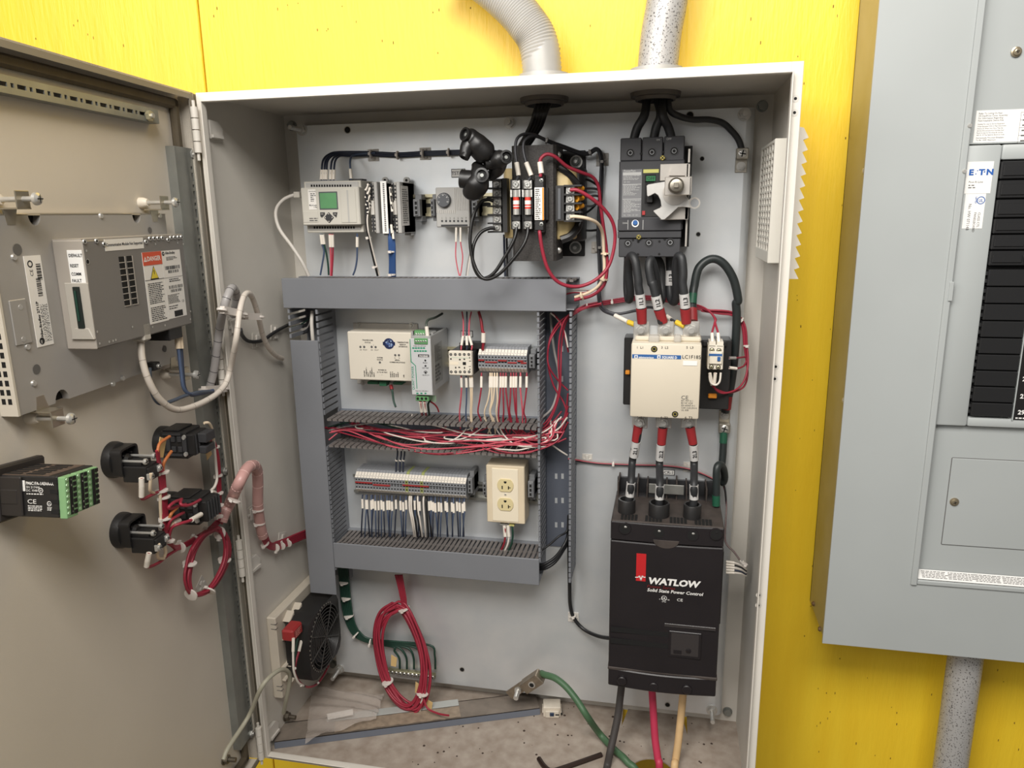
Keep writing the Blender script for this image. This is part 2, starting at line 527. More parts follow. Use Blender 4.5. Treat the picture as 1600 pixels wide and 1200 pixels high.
# horizontal perforated rail
a, b_ = DF.at(246, 172, SK - .014), DF.at(246, 193, SK - .014)
a0 = DF.at(0, 116, SK - .014)
r = MB(DF)
zt, zb = a.z, b_.z
perforated(r, -.79, a.x, zb, zt, SK - .0145, SK - .013, 'x', .0250, .0042, [(.08, .55), (.74, .9)])
r.box(-.79, a.x, SK - .014, SK, zt - .0013, zt).box(-.79, a.x, SK - .014, SK, zb, zb + .0013).box(a.x - .0013, a.x, SK - .014, SK, zb, zt)
rail = r.build('stiffening_rail', RAILST, door)
q = DF.at(231, 181, SK - .015)
MB(DF).hexa((q.x, q.y, q.z), (0, -1, 0), .0065, .005).cyl((q.x, q.y - .005, q.z), (q.x, q.y - .008, q.z), .003, n=10, m=1).build('nut', [BRASSY, STEEL], door)
# vertical perforated rail beside the hinges
zt, zb = DF.at(272, 228, SK - .012).z, DF.at(380, 1166, SK - .012).z
xl, xr = DF.at(271, 228, SK - .012).x, DF.at(300.5, 228, SK - .012).x
r = MB(DF)
xm = xl + (xr - xl) * .60
r.box(xl, xm, SK - .013, SK - .0115, zb, zt).box(xl, xl + .0013, SK - .0115, SK, zb, zt)
perforated(r, xm + .0005, xr, zb, zt, SK - .0128, SK - .0114, 'z', .0250, .0042, [(.08, .55), (.74, .9)])
r.box(xr - .0013, xr, SK - .0114, SK - .0101, zb, zt)
r.build('hinge_side_rail', RAILST, door)
for py in (241, 736, 1146):
    q = DF.at(298 + (py - 241) * .103, py, SK - .01)
    MB(DF).hexa((q.x, q.y, q.z), (0, -1, 0), .0065, .005).cyl((q.x, q.y - .005, q.z), (q.x, q.y - .007, q.z), .003, n=10).build('nut', STEEL, door)
# ---------------------------------------------------------------- the mounting plate
PY = -.03
sub = thing('mounting_plate', 'bare galvanized mounting plate bolted inside the open cabinet behind all the devices', 'plate', (.4, PY, .031))
b = MB().box(.039, .757, PY, PY + .003, .031, 1.05)
b.prism([(.757, PY), (.763, PY + .0015), (.768, PY + .006), (.770, PY + .012), (.770, PY + .026), (.767, PY + .026), (.767, PY + .012), (.757, PY + .003)], .031, 1.05, 2)
b.box(.039, .042, PY + .003, PY + .026, .031, 1.05)
b.build('plate', ZINC, sub)
for px, py, L in ((472, 203, .034), (797, 192, .010), (1163, 179, .010), (1112, 1109, .026), (531, 1045, .026)):
    q = WF.at(px, py, PY)
    st = MB().lathe((q.x, PY, q.z), (0, -1, 0), [(0, .0095), (.0016, .0095)], 18).hexa((q.x, PY - .0016, q.z), (0, -1, 0), .0075, .006).cyl((q.x, PY, q.z), (q.x, PY - .008 - L, q.z), .0038, n=12)
    st.build('stud_with_nut', STEEL, sub)
for px, py, r_ in ((543, 203, .005), (1078, 180, .005), (1043, 1101, .004), (1097, 248, .003), (1091, 366, .003), (722, 1046, .004)):
    q = WF.at(px, py, PY)
    MB().disc(q.x, q.z, PY - .0004, r_, 14).ring(q.x, q.z, PY - .0005, r_, r_ * 1.25, 14, 1).build('drilled_hole', [HOLE, GALV], sub)
# ---------------------------------------------------------------- wiring ducts
def zc(ox, oy, s): return lambda x, y: (ox + x / s, oy + y / s)
def finger_row(duct, along, a0, a1, c, t, d0, d1, pitch, slot, tip=1):
    """a slotted duct wall: each finger is a piece of its own; along x the wall lies at z=c, along z at x=c; tip says which way the lip turns"""
    n = max(1, int(round((a1 - a0) / pitch)))
    pitch = (a1 - a0) / n
    w_ = pitch - slot
    b = MB()
    u0, u1 = -w_ / 2, w_ / 2
    def bx(ya, yb, ta, tb, u0=u0, u1=u1):
        if along == 'x': b.box(u0, u1, ya, yb, ta, tb)
        else: b.box(ta, tb, ya, yb, u0, u1)
    bx(PY - d1, PY - d0, 0, t)
    bx(PY - d1, PY - d1 + .0045, *((t, t + .0016) if tip > 0 else (-.0016, 0)))
    if along == 'x': bx(PY - d1 + .024, PY - d1 + .029, 0, t, u0 - slot * .3, u1 + slot * .3)
    first = None
    for i in range(n):
        u = a0 + (i + .5) * pitch
        pos = V((u, 0, c)) if along == 'x' else V((c, 0, u))
        if first is None:
            first = b.build('finger', DUCTD if along == 'x' else DUCT, None, origin=(0, 0, 0))
            first.parent = duct
            first.location = pos - ORIG[duct]
            ORIG[first] = ORIG[duct]
            base = pos
        else: copy_part(first, pos - base)
DD, DC = .070, .0735
# -- top duct
A, B_ = WF.at(439, 435, PY - DC), WF.at(884.5, 487, PY - DC)
Z0t, Z1t, X0t, X1t = B_.z, A.z, A.x, B_.x
dt = thing('wiring_duct', 'long grey covered wiring duct running across under the control modules', 'wiring duct', (.3, PY, Z0t), 'grey wiring ducts')
bd = MB().box(X0t, X1t + .012, PY - .002, PY, Z0t + .002, Z1t - .002).box(X0t, X1t + .012, PY - DD, PY - .002, Z0t + .002, Z0t + .004)
bd.box(X0t, X1t + .012, PY - .014, PY - .002, Z1t - .004, Z1t - .002)
bd.build('duct_body', DUCT, dt)
finger_row(dt, 'x', X0t + .034, X1t + .012, Z1t - .004, .002, .014, DD, .0092, .0034)
MB().box(X0t, X1t, PY - DC, PY - DD - .0005, Z0t, Z1t, .0008).box(X0t, X1t, PY - DD, PY - DD + .008, Z1t - .0012, Z1t).box(X0t, X1t, PY - DD, PY - DD + .008, Z0t, Z0t + .0012).build('duct_cover', DUCT, dt)
# -- left duct, its cover ends short of the top
A, B_ = WF.at(451, 531.5, PY - DC), WF.at(525.5, 930, PY - DC)
X0l, X1l, Z0l, Z1l = A.x + .002, B_.x, B_.z, A.z
dl = thing('wiring_duct', 'tall vertical grey wiring duct on the left with its cover slid down', 'wiring duct', (X0l, PY, Z0l), 'grey wiring ducts')
MB().box(X0l, X1l, PY - .002, PY, Z0l, Z0t).box(X1l - .002, X1l, PY - .012, PY - .002, Z0l, Z0t).box(X0l, X0l + .002, PY - .012, PY - .002, Z0l, Z0t).build('duct_body', DUCT, dl)
MB().box(X0l, X1l, PY - DC, PY - DD - .0005, Z0l, Z1l, .0008).build('duct_cover', DUCT, dl)
Z_mid = WF.at(540, 655, PY - DD).z
finger_row(dl, 'z', Z_mid + .004, Z0t, X1l - .002, .002, .012, DD, .0116, .0036)
finger_row(dl, 'z', Z1l + .001, Z0t, X0l, .002, .012, DD, .0116, .0040, tip=-1)
Z0b_ = WF.at(523, 893, PY - DC).z
finger_row(dl, 'z', Z0b_, Z_mid - .050, X1l - .002, .002, .012, DD, .0090, .0030)
# -- right duct, left open
A, B_ = WF.at(840.5, 490, PY - DD), WF.at(895, 912, PY - DD)
X0r, X1r = A.x, WF.at(893, 600, PY - DD).x
Zr1, Zr0 = WF.at(890, 486, PY - DD).z, B_.z
Zrl = WF.at(846, 880, PY - DD).z
dr = thing('wiring_duct', 'open vertical grey wiring duct on the right with red wires pouring out of its slots', 'wiring duct', (X0r, PY, Zr0), 'grey wiring ducts')
MB().box(X0r, X1r, PY - .002, PY, Zrl, Zr1).box(X0r, X0r + .002, PY - .012, PY - .002, Zrl, Zr1).box(X1r - .002, X1r, PY - .012, PY - .002, Zr0, Zr1).build('duct_body', mat('duct_base_blue', (92, 97, 108), .45), dr)
finger_row(dr, 'z', Zrl, Zr1, X0r, .002, .012, DD, .0094, .0030, tip=-1)
finger_row(dr, 'z', Zr0, Zr1, X1r - .002, .002, .012, DD, .0096, .0026, tip=-1)
for (px, py) in ((878, 545), (878, 592), (878, 665), (869, 744), (879, 744), (869, 782), (879, 782), (869, 820), (879, 820)):
    q = WF.at(px, py, PY - .002)
    MB().box(q.x - .0022, q.x + .0022, PY - .0024, PY - .002, q.z - .0048, q.z + .0048).build('base_slot', ZINC, dr)
# -- middle duct, left open
zu, zl = WF.at(680, 662, PY - DD).z, WF.at(680, 706, PY - DD).z
Xm0, Xm1 = X1l + .0005, X0r - .0005
dm = thing('wiring_duct', 'open horizontal grey wiring duct across the middle heaped with red and white wires', 'wiring duct', (Xm0, PY, zl), 'grey wiring ducts')
MB().box(Xm0, Xm1, PY - .002, PY, zl, zu).box(Xm0, Xm1, PY - .012, PY - .002, zu - .002, zu).box(Xm0, Xm1, PY - .012, PY - .002, zl, zl + .002).build('duct_body', MATS['duct_base_blue'], dm)
finger_row(dm, 'x', Xm0 + .003, Xm1 - .002, zu - .002, .002, .012, DD, .0104, .0026, tip=-1)
finger_row(dm, 'x', Xm0 + .003, Xm1 - .002, zl, .002, .012, DD, .0104, .0030, tip=-1)
# -- bottom duct
A, B_ = WF.at(523, 848.5, PY - DC), WF.at(842.5, 915, PY - DC)
X0b, X1b, Z0b, Z1b = X1l + .0005, B_.x, B_.z, A.z
dbm = thing('wiring_duct', 'grey covered wiring duct along the bottom below the terminal strip and socket', 'wiring duct', (X0b, PY, Z0b), 'grey wiring ducts')
MB().box(X0b, X0r - .0005, PY - .002, PY, Z0b + .002, Z1b - .002).box(X0b, X0r - .0005, PY - DD, PY - .002, Z0b + .002, Z0b + .004).box(X0b, X0r - .0005, PY - .012, PY - .002, Z1b - .004, Z1b - .002).build('duct_body', DUCT, dbm)
finger_row(dbm, 'x', X0b + .004, X0r - .001, Z1b - .004, .002, .012, DD, .0081, .0030)
MB().box(X0b, X1b, PY - DC, PY - DD - .0005, Z0b, Z1b, .0008).build('duct_cover', DUCT, dbm)
# ---------------------------------------------------------------- din rails
def din(label, px0, px1, py, m):
    a, b = W(px0, py, .008), W(px1, py, .008)
    z = a.z
    r = thing('mounting_rail', label, 'rail', (a.x, PY, z), 'mounting rails')
    MB().prism([(PY, z - .0135), (PY, z + .0135), (PY - .0012, z + .0135), (PY - .0012, z + .0145), (PY - .0012, z + .0145), (PY - .0012, z - .0145), (PY, z - .0145)], a.x, b.x, 0).box(a.x, b.x, PY - .0075, PY - .0065, z + .0125, z + .0175).box(a.x, b.x, PY - .0075, PY - .0065, z - .0175, z - .0125).box(a.x, b.x, PY - .0065, PY - .001, z + .0125, z + .0135).box(a.x, b.x, PY - .0065, PY - .001, z - .0135, z - .0125).build('rail', m, r)
    b_ = MB()
    n = int((b.x - a.x) / .025)
    for i in range(n):
        x = a.x + (i + .5) * .025
        b_.prism([(x + math.cos(PI * k / 6 + s * PI - PI / 2) * .003 + (s == 0) * .006 - (s == 1) * .006, z + math.sin(PI * k / 6 + s * PI - PI / 2) * .003) for s in (0, 1) for k in range(7)], PY - .0013, PY - .0014)
    b_.build('rail_slot', HOLE, r)
    return z
Z1 = zc(420, 180, 4.4444)
zr1 = din('yellowish mounting rail behind the controller and thermostat', 476, 800, 324, BRASSY)
zr2 = din('mounting rail behind the power supply and small contactor', 640, 838, 556, BRASSY)
zr3 = din('mounting rail behind the lower terminal strip and socket box', 552, 845, 755, GALV)
def end_bracket(px0, py0, px1, py1, d, label):
    a, b = W(px0, py0, d), W(px1, py1, d)
    o = thing('end_bracket', label, 'end bracket', (a.x, PY, b.z), 'rail end brackets')
    w_, h_ = b.x - a.x, a.z - b.z
    zc_, xc = (a.z + b.z) / 2, (a.x + b.x) / 2
    MB().box(a.x, b.x, PY - d, PY - .0015, b.z + h_ * .18, a.z - h_ * .18, .0008).box(a.x, b.x, PY - d * .7, PY - .0015, b.z, a.z, .0008).box(a.x + w_ * .25, b.x - w_ * .25, PY - d - .002, PY - d, zc_ - h_ * .28, zc_ + h_ * .28, .0006).build('bracket_body', MGREY, o)
    k = MB()
    for s in (-1, 0, 1): k.box(xc - w_ * .16, xc + w_ * .16, PY - d - .0024, PY - d - .0019, zc_ + s * h_ * .17 - h_ * .055, zc_ + s * h_ * .17 + h_ * .055)
    k.build('clamp_hole', HOLE, o)
    return o
end_bracket(*Z1(998, 548), *Z1(1052, 738), .036, 'grey rail end bracket right of the input output modules')
end_bracket(*Z1(1120, 548), *Z1(1152, 735), .036, 'grey rail end bracket just left of the thermostat')
end_bracket(*Z1(1405, 560), *Z1(1450, 738), .036, 'grey rail end bracket just right of the thermostat')
Z4 = zc(640, 420, 4.)
end_bracket(*Z4(746, 512), *Z4(782, 648), .045, 'grey rail end bracket right of the upper terminal blocks')
Z6 = zc(430, 680, 3.404)
end_bracket(*Z6(1022, 205), *Z6(1050, 335), .045, 'grey rail end bracket right of the lower terminal strip')
end_bracket(*Z6(1102, 228), *Z6(1128, 345), .038, 'grey rail end bracket tucked left of the socket box')
end_bracket(*Z6(1343, 222), *Z6(1375, 358), .040, 'grey rail end bracket right of the socket box')
# ---------------------------------------------------------------- programmable controller
d = .072
a, c = W(*Z1(217, 460), d), W(*Z1(638, 815), d)
plc = thing('programmable_controller', 'pale programmable controller with green display and keypad, top left of plate', 'controller', (a.x, PY, c.z))
def rect(b, z, x0, y0, x1, y1, d, th, bv=0., m=0):
    """box seen between two zoomed-view corners, its face d off the plate, th thick"""
    return b.pbox(*z(x0, y0), *z(x1, y1), PY - d, PY - d + th, bv, m)
PLCM = mat('controller_plastic', (196, 192, 182), .5, noise=.02, nscale=20)
b = MB().box(a.x, c.x, PY - d + .012, PY - .002, c.z, a.z, .001)
rect(b, Z1, 218, 505, 638, 762, d, .02, .0015)
b.build('housing', PLCM, plc)
for q_ in ((256, 470, 622, 500), (276, 768, 636, 795)):
    f = MB()
    rect(f, Z1, *q_, d - .011, .006, 0, 0)
    f.build('terminal_strip', LGREY, plc)
h = MB()
for i in range(16): rect(h, Z1, 291 + i * 18, 482, 303 + i * 18, 497, d - .0105, .001)
for i in range(16): rect(h, Z1, 311 + i * 18.2, 772, 323 + i * 18.2, 788, d - .0105, .001)
h.build('terminal_opening', HOLE, plc)
s_ = MB()
rect(s_, Z1, 344, 532, 482, 655, d + .0005, .004, .0004)
scr = s_.build('screen_bezel', DGREY, plc)
s_ = MB()
rect(s_, Z1, 352, 541, 474, 646, d + .0009, .001)
s_.build('screen', mat('green_lcd', (96, 150, 104), .3, noise=.08, nscale=40), scr)
for (x, y, w_, kind) in ((375, 692, 15, 0), (463, 692, 15, 0)):
    k = MB()
    q = W(*Z1(x, y), d)
    sg = -1 if x < 400 else 1
    k.prism([(q.x - .0038, q.z + .004), (q.x + .0038, q.z + .004), (q.x + (.0038 if sg < 0 else .0015), q.z + (.0005 if sg < 0 else -.004)), (q.x + (.0015 if sg > 0 else -.0015), q.z - .004), (q.x - .0038, q.z + (.0005 if sg > 0 else -.002))], PY - d - .0012, PY - d)
    k.text('ESC' if x < 400 else 'OK', q.x, PY - d - .0014, q.z + .0004, .0028, 'C', m=1)
    k.build('key', [BLK2, PALE], plc)
q = W(*Z1(419, 711), d)
k = MB().prism([(q.x - .0085, q.z), (q.x, q.z + .0085), (q.x + .0085, q.z), (q.x, q.z - .0085)], PY - d - .0014, PY - d, b=.0006)
for (u, v_) in ((-1, 0), (1, 0), (0, 1), (0, -1)):
    cx, cz = q.x + u * .0052, q.z + v_ * .0052
    k.add([(cx + u * .0018, PY - d - .0016, cz + v_ * .0018), (cx + v_ * .0014, PY - d - .0016, cz - u * .0014), (cx - v_ * .0014, PY - d - .0016, cz + u * .0014)], [(0, 1, 2)], 1)
k.build('arrow_pad', [BLK2, PALE], plc)
s_ = MB()
rect(s_, Z1, 236, 667, 347, 744, d + .0006, .003, .0005)
s_.build('port_door', PLCM, plc)
s_ = MB()
rect(s_, Z1, 491, 518, 612, 746, d + .0008, .003, .0006)
rect(s_, Z1, 549, 520, 552, 744, d + .001, .001, 0, 1)
s_.build('access_door', [PLCM, LGREY], plc)
s_ = MB()
rect(s_, Z1, 270, 516, 333, 655, d + .0003, .001)
q, q2 = W(*Z1(276, 540), d), W(*Z1(330, 602), d)
s_.lines(q.x + .003, q2.x, q2.z, q.z, PY - d - .0005, 5, 1, .5, .5)
q = W(*Z1(283, 631), d)
s_.text('MicroLogix', q.x, PY - d - .0005, q.z, .0038, 'L', m=1, sx=.75, bold=.012)
s_.text('1100', q.x + .0075, PY - d - .0005, q.z - .0032, .003, 'L', m=1, bold=.02)
q = W(*Z1(278, 533), d)
s_.text('Allen-Bradley', q.x, PY - d - .0005, q.z, .0023, 'L', m=1, bold=.01)
s_.lines(*(lambda p, r: (p.x, r.x, r.z, p.z))(W(*Z1(283, 710), d), W(*Z1(345, 738), d)), PY - d - .0009, 2, 1, .5, .1)
s_.build('printed_label', [LABEL, GINK], plc)
q0, q1 = W(*Z1(556, 443), .05), W(*Z1(646, 462), .05)
MB().box(q0.x, q1.x, PY - .05, PY - .03, q1.z - .002, q0.z).build('top_socket', BLK, plc)
# ---------------------------------------------------------------- input / output modules
def io_module(label, x0, x1, ty, d, px_door=None):
    a, c = W(*Z1(x0, 462), d), W(*Z1(x1, 822), d)
    o = thing('expansion_module', label, 'module', (a.x, PY, c.z), 'input output modules')
    xs = a.x + (c.x - a.x) * .55
    MB().box(xs, c.x, PY - d, PY - .002, c.z, a.z, .0012).box(a.x, c.x, PY - d + .012, PY - .002, c.z, a.z, .0008).box(a.x + .002, c.x - .002, PY - .02, PY - .004, c.z - .004, c.z).build('housing', LGREY, o)
    k = MB()
    n = 15
    for half in (0, 1):
        z1 = a.z - .002 if half == 0 else (a.z + c.z) / 2 - .010
        z0 = (a.z + c.z) / 2 + .012 if half == 0 else c.z + .003
        for i in range(9):
            z = z1 - (i + .5) * (z1 - z0) / 9
            k.box(a.x + .001, xs - .001, PY - d + .001, PY - d + .012, z - .0017, z + .0012, 0, i % 2)
            k.box(a.x + .002, a.x + .0055, PY - d + .0002, PY - d + .001, z - .0014, z + .001, 0, 1)
    k.build('terminal_block', [PALE, BLK2], o)
    zm = (a.z + c.z) / 2
    MB().box(a.x + .001, xs, PY - d - .002, PY - d + .012, zm - .011, zm + .011, .0006).build('terminal_cover', PALE, o)
    for xx in ((a.x + c.x) / 2,):
        MB().lathe((xx, PY - .012, a.z + .004), (0, -1, 0), [(0, .0052), (.004, .0052)], 18).disc(xx, a.z + .004, PY - .0163, .0022, 12, 1).build('mounting_tab', [LGREY, HOLE], o)
    return o, a, c
m1, a1, c1 = io_module('slim grey module directly right of the controller, with its narrow door ajar', 694, 768, 0, .068)
q, q2 = W(*Z1(778, 458), .074), W(*Z1(828, 822), .074)
q2.x = q.x + .010
MB().prism([(q.x, q2.z), (q2.x, q2.z), (q2.x, q.z), (q.x, q.z)], PY - .078, PY - .0765, b=.0004).lines(q.x + .004, q.x + .007, q2.z + .003, q.z - .003, PY - .0782, 26, 1, .7, .1).build('hinged_door', [WHT, GINK], m1)
m2, a2, c2 = io_module('grey module at the right end of the row with a printed side label', 846, 925, 0, .068)
SD = Frame((c2.x, 0, 0), (0, 1, 0), (-1, 0, 0))
b = MB(SD).box(-.093, -.062, -.0004, 0, c2.z + .012, a2.z - .006)
b.lines(-.091, -.064, c2.z + .015, a2.z - .010, -.0006, 16, 1, .45, .4)
b.build('side_label', [LABEL, GINK], m2)
# ---------------------------------------------------------------- thermostat
d = .042
a, c = W(*Z1(1156, 503), d), W(*Z1(1396, 776), d)
o = thing('thermostat', 'light grey cabinet thermostat with a round black dial', 'thermostat', (a.x, PY, c.z))
b = MB().box(a.x, c.x, PY - d, PY - .006, c.z, a.z, .0012)
b.build('housing', LGREY, o)
b = MB()
for i in range(9):
    x = 1290 + i * 12
    rect(b, Z1, x, 506, x + 4, 662, d + .001, .001)
for i in range(10):
    x = 1165 + i * 14
    rect(b, Z1, x, 658, x + 4, 680, d + .001, .001)
b.build('rib', PALE, o)
q = W(*Z1(1218, 590), d)
MB().lathe((q.x, PY - d, q.z), (0, -1, 0), [(0, .0115), (.005, .011), (.006, .010)], 28).build('dial', DGREY, o)
b = MB()
for i, n_ in enumerate(('10', '20', '30', '40', '50')):
    an = math.radians(200 - i * 55)
    b.text(n_, q.x + math.cos(an) * .0075, PY - d - .0062, q.z + math.sin(an) * .0075 - .001, .0028, 'C')
for i in range(15):
    an = math.radians(210 - i * 17)
    b.disc(q.x + math.cos(an) * .0092, q.z + math.sin(an) * .0092, PY - d - .0062, .0004, 6)
b.build('dial_marks', WHT, o)
b = MB()
for i in range(7):
    p = W(*Z1(1204 + i * 27.7, 735), d)
    b.disc(p.x, p.z, PY - d - .0004, .0018, 10)
    b.text('12345L7'[i] if i != 5 else 'N', p.x, PY - d - .0004, p.z + .003, .004, 'C')
rect(b, Z1, 1196, 760, 1380, 770, d + .0004, .001)
b.build('terminal_marks', BLK2, o)
# ---------------------------------------------------------------- rubber boots
ZK = zc(680, 180, 8.573)
def boot(label, tubes, collars):
    p0 = W(*ZK(*tubes[0][0][:2]), tubes[0][0][2])
    o = thing('insulating_boot', label, 'rubber boot', p0, 'rubber tap boots')
    b = MB()
    for t_ in tubes:
        pts = [W(*ZK(x, y), dd) for (x, y, dd, r_) in t_]
        rs = [r_ for (_, _, _, r_) in t_]
        n = len(rs) - 1
        def rf(u, rs=rs, n=n):
            i = min(int(u * n), n - 1)
            k = u * n - i
            k = k * k * (3 - 2 * k)
            return rs[i] * (1 - k) + rs[i + 1] * k
        b.tube(pts, .00134, 16, rfun=rf, smooth=8)
    b.build('boot_body', RUB, o, ang=60)
    for (x, y, dd, r_, dr_) in collars:
        p, dv = W(*ZK(x, y), dd), V(dr_).normalized()
        r_ *= .00124
        MB().lathe(p - dv * .006, dv, [(0, r_ * .95), (.004, r_), (.006, r_), (.0062, r_ * .72), (.001, r_ * .66)], 20).build('boot_collar', RUB, o)
        MB().lathe(p - dv * .004, dv, [(0, r_ * .62), (.0006, r_ * .62)], 16).lathe(p - dv * .004, dv, [(0, r_ * .3), (.0016, r_ * .25)], 10, 1).build('boot_opening', [HOLE, RAILST], o)
    return o
boot('black rubber tap boot, uppermost of the three, slanting down from its open end', [[(400, 255, .165, 6.5), (470, 300, .160, 9.5), (560, 400, .155, 12), (660, 500, .150, 12.5), (720, 560, .145, 9)], [(480, 330, .158, 8), (430, 430, .162, 7.5), (390, 560, .168, 5.5)]], [(388, 250, .170, 7.6, (-.55, -.8, .25)), (384, 572, .170, 5.6, (-.35, -.4, -.85))])
boot('black rubber tap boot, rightmost of the three, lying over the transformer corner', [[(945, 570, .150, 7), (870, 590, .148, 9.5), (760, 630, .146, 8), (680, 660, .150, 6)], [(880, 600, .146, 8), (830, 720, .138, 8), (740, 820, .13, 5.5)]], [(958, 556, .156, 7.6, (.45, -.85, .15)), (664, 668, .154, 5.6, (-.8, -.5, -.1))])
boot('black rubber tap boot, lowest of the three, squared at the left', [[(560, 660, .142, 6), (590, 800, .150, 10), (560, 920, .150, 13), (500, 1040, .146, 11), (490, 1100, .142, 6)], [(560, 860, .150, 9), (430, 860, .150, 9.5), (345, 850, .150, 9.5)]], [(622, 800, .166, 8, (.1, -.95, .1)), (338, 862, .152, 9, (-.95, -.3, -.05))])
# ---------------------------------------------------------------- transformer
ZT = zc(740, 220, 5.714)
d = .1
IRON = mat('speckled_iron', (64, 61, 59), .55, .4, noise=.35, nscale=420, bump=.2, bscale=700)
VARN = mat('varnished_paper', (200, 178, 128), .5, noise=.08, nscale=40)
a, c = W(*ZT(335, 45), d), W(*ZT(735, 1074), d)
tr = thing('control_transformer', 'black iron control transformer carrying two red fuses and screw terminals', 'transformer', (a.x, PY, c.z))
MB().prism([(a.x, -.055), (a.x, PY - d + .004), (a.x + .004, PY - d), (c.x - .004, PY - d), (c.x, PY - d + .004), (c.x, -.055)], c.z, a.z, 2).build('iron_core', IRON, tr)
f0, f1 = W(*ZT(330, 105), .004), W(*ZT(992, 1030), .004)
b = MB().box(f0.x + .01, f1.x, PY - .004, PY, f1.z, f0.z, .001)
b.box(a.x + .012, c.x - .012, PY - .03, PY - .004, c.z + .012, a.z - .012)
b.build('foot_plate', BLK, tr)
for (x, y) in ((916, 188), (910, 952)):
    q = W(*ZT(x, y), .004)
    MB().lathe((q.x, q.y, q.z), (0, -1, 0), [(0, .0098), (.0016, .0098)], 20).lathe((q.x, q.y - .0016, q.z), (0, -1, 0), [(0, .0075), (.001, .0072)], 18, 1).hexa((q.x, q.y - .0026, q.z), (0, -1, 0), .0052, .005, 1).cyl((q.x, q.y - .006, q.z), (q.x, q.y - .011, q.z), .0028, n=10, m=0).build('mounting_bolt', [STEEL, RAILST], tr)
for (x, y) in ((752, 125), (758, 978)):
    q = W(*ZT(x, y), .075)
    MB().ball(q, .0048, sc=(1, .6, 1)).build('core_bolt', STEEL, tr)
k0, k1 = W(*ZT(720, 245), .085), W(*ZT(905, 880), .085)
MB().prism([(k0.x - .02, PY - .018), (k0.x - .02, PY - .085), (k1.x - .010, PY - .085), (k1.x, PY - .07), (k1.x, PY - .018)], k1.z, k0.z, 2, b=.002).build('coil_paper', VARN, tr)
k2 = W(*ZT(985, 600), .06)
b = MB().prism([(k0.x, PY - .016), (k0.x, PY - .060), (k2.x - .006, PY - .060), (k2.x, PY - .045), (k2.x, PY - .016)], k1.z - .004, k0.z + .002, 2, b=.003)
b.tube([W(*ZT(780, 885), .086), W(*ZT(860, 850), .083), W(*ZT(930, 770), .074), W(*ZT(960, 650), .066)], .006, 8)
b.tube([W(*ZT(760, 235), .086), W(*ZT(850, 300), .083), W(*ZT(930, 390), .074)], .005, 8)
b.build('coil_wrap', BLK, tr)
k3, k4 = W(*ZT(245, 250), .075), W(*ZT(340, 870), .075)
MB().prism([(k3.x, PY - .025), (k3.x, PY - .06), (k3.x + .008, PY - .08), (k4.x + .01, PY - .08), (k4.x + .01, PY - .025)], k4.z, k3.z, 2, b=.002).build('coil_paper', VARN, tr)
def barrier_terminals(name, x0, y0, x1, y1, xs, ys, side, d):
    b = MB()
    p, q = W(*ZT(x0, y0), d - .012), W(*ZT(x1, y1), d - .012)
    b.box(p.x, q.x, PY - d + .012, PY - d + .03, q.z, p.z)
    n = len(ys)
    xl, xr = W(*ZT(xs - 52, ys[0]), d).x, W(*ZT(xs + 42, ys[0]), d).x
    for i in range(n + 1):
        y = ys[0] - (ys[1] - ys[0]) / 2 if i == 0 else ys[-1] + (ys[1] - ys[0]) / 2 if i == n else (ys[i - 1] + ys[i]) / 2
        z = W(*ZT(xs, y), d).z
        b.box(xl - (.006 if side < 0 else 0), xr + (.010 if side > 0 else 0), PY - d - .001, PY - d + .02, z - .0012, z + .0012)
    wx0, wx1 = (W(*ZT(xs + 46, 0), d).x, q.x) if side < 0 else (p.x, W(*ZT(xs - 50, 0), d).x)
    b.box(wx0, wx1, PY - d - .002, PY - d + .02, q.z, p.z)
    blk = b.build(name, BLK, tr)
    for y in ys:
        s = W(*ZT(xs, y), d)
        h = .0062
        MB().box(s.x - h, s.x + h, PY - d + .004, PY - d + .0075, s.z - h, s.z + h, .0006).screw((s.x, PY - d + .004, s.z), .0045, h=.0024).build('terminal_screw', [STEEL, RAILST], blk)
barrier_terminals('left_terminal_block', 165, 340, 320, 815, 205, [385, 462, 545, 622, 698, 775], -1, .095)
barrier_terminals('right_terminal_block', 745, 402, 945, 712, 858, [440, 519, 598, 677], 1, .108)
q0, q1 = W(*ZT(752, 425), .112), W(*ZT(776, 700), .112)
MB().box(q0.x, q1.x, PY - .1115, PY - .110, q1.z, q0.z).build('number_strip', DGREY, tr)
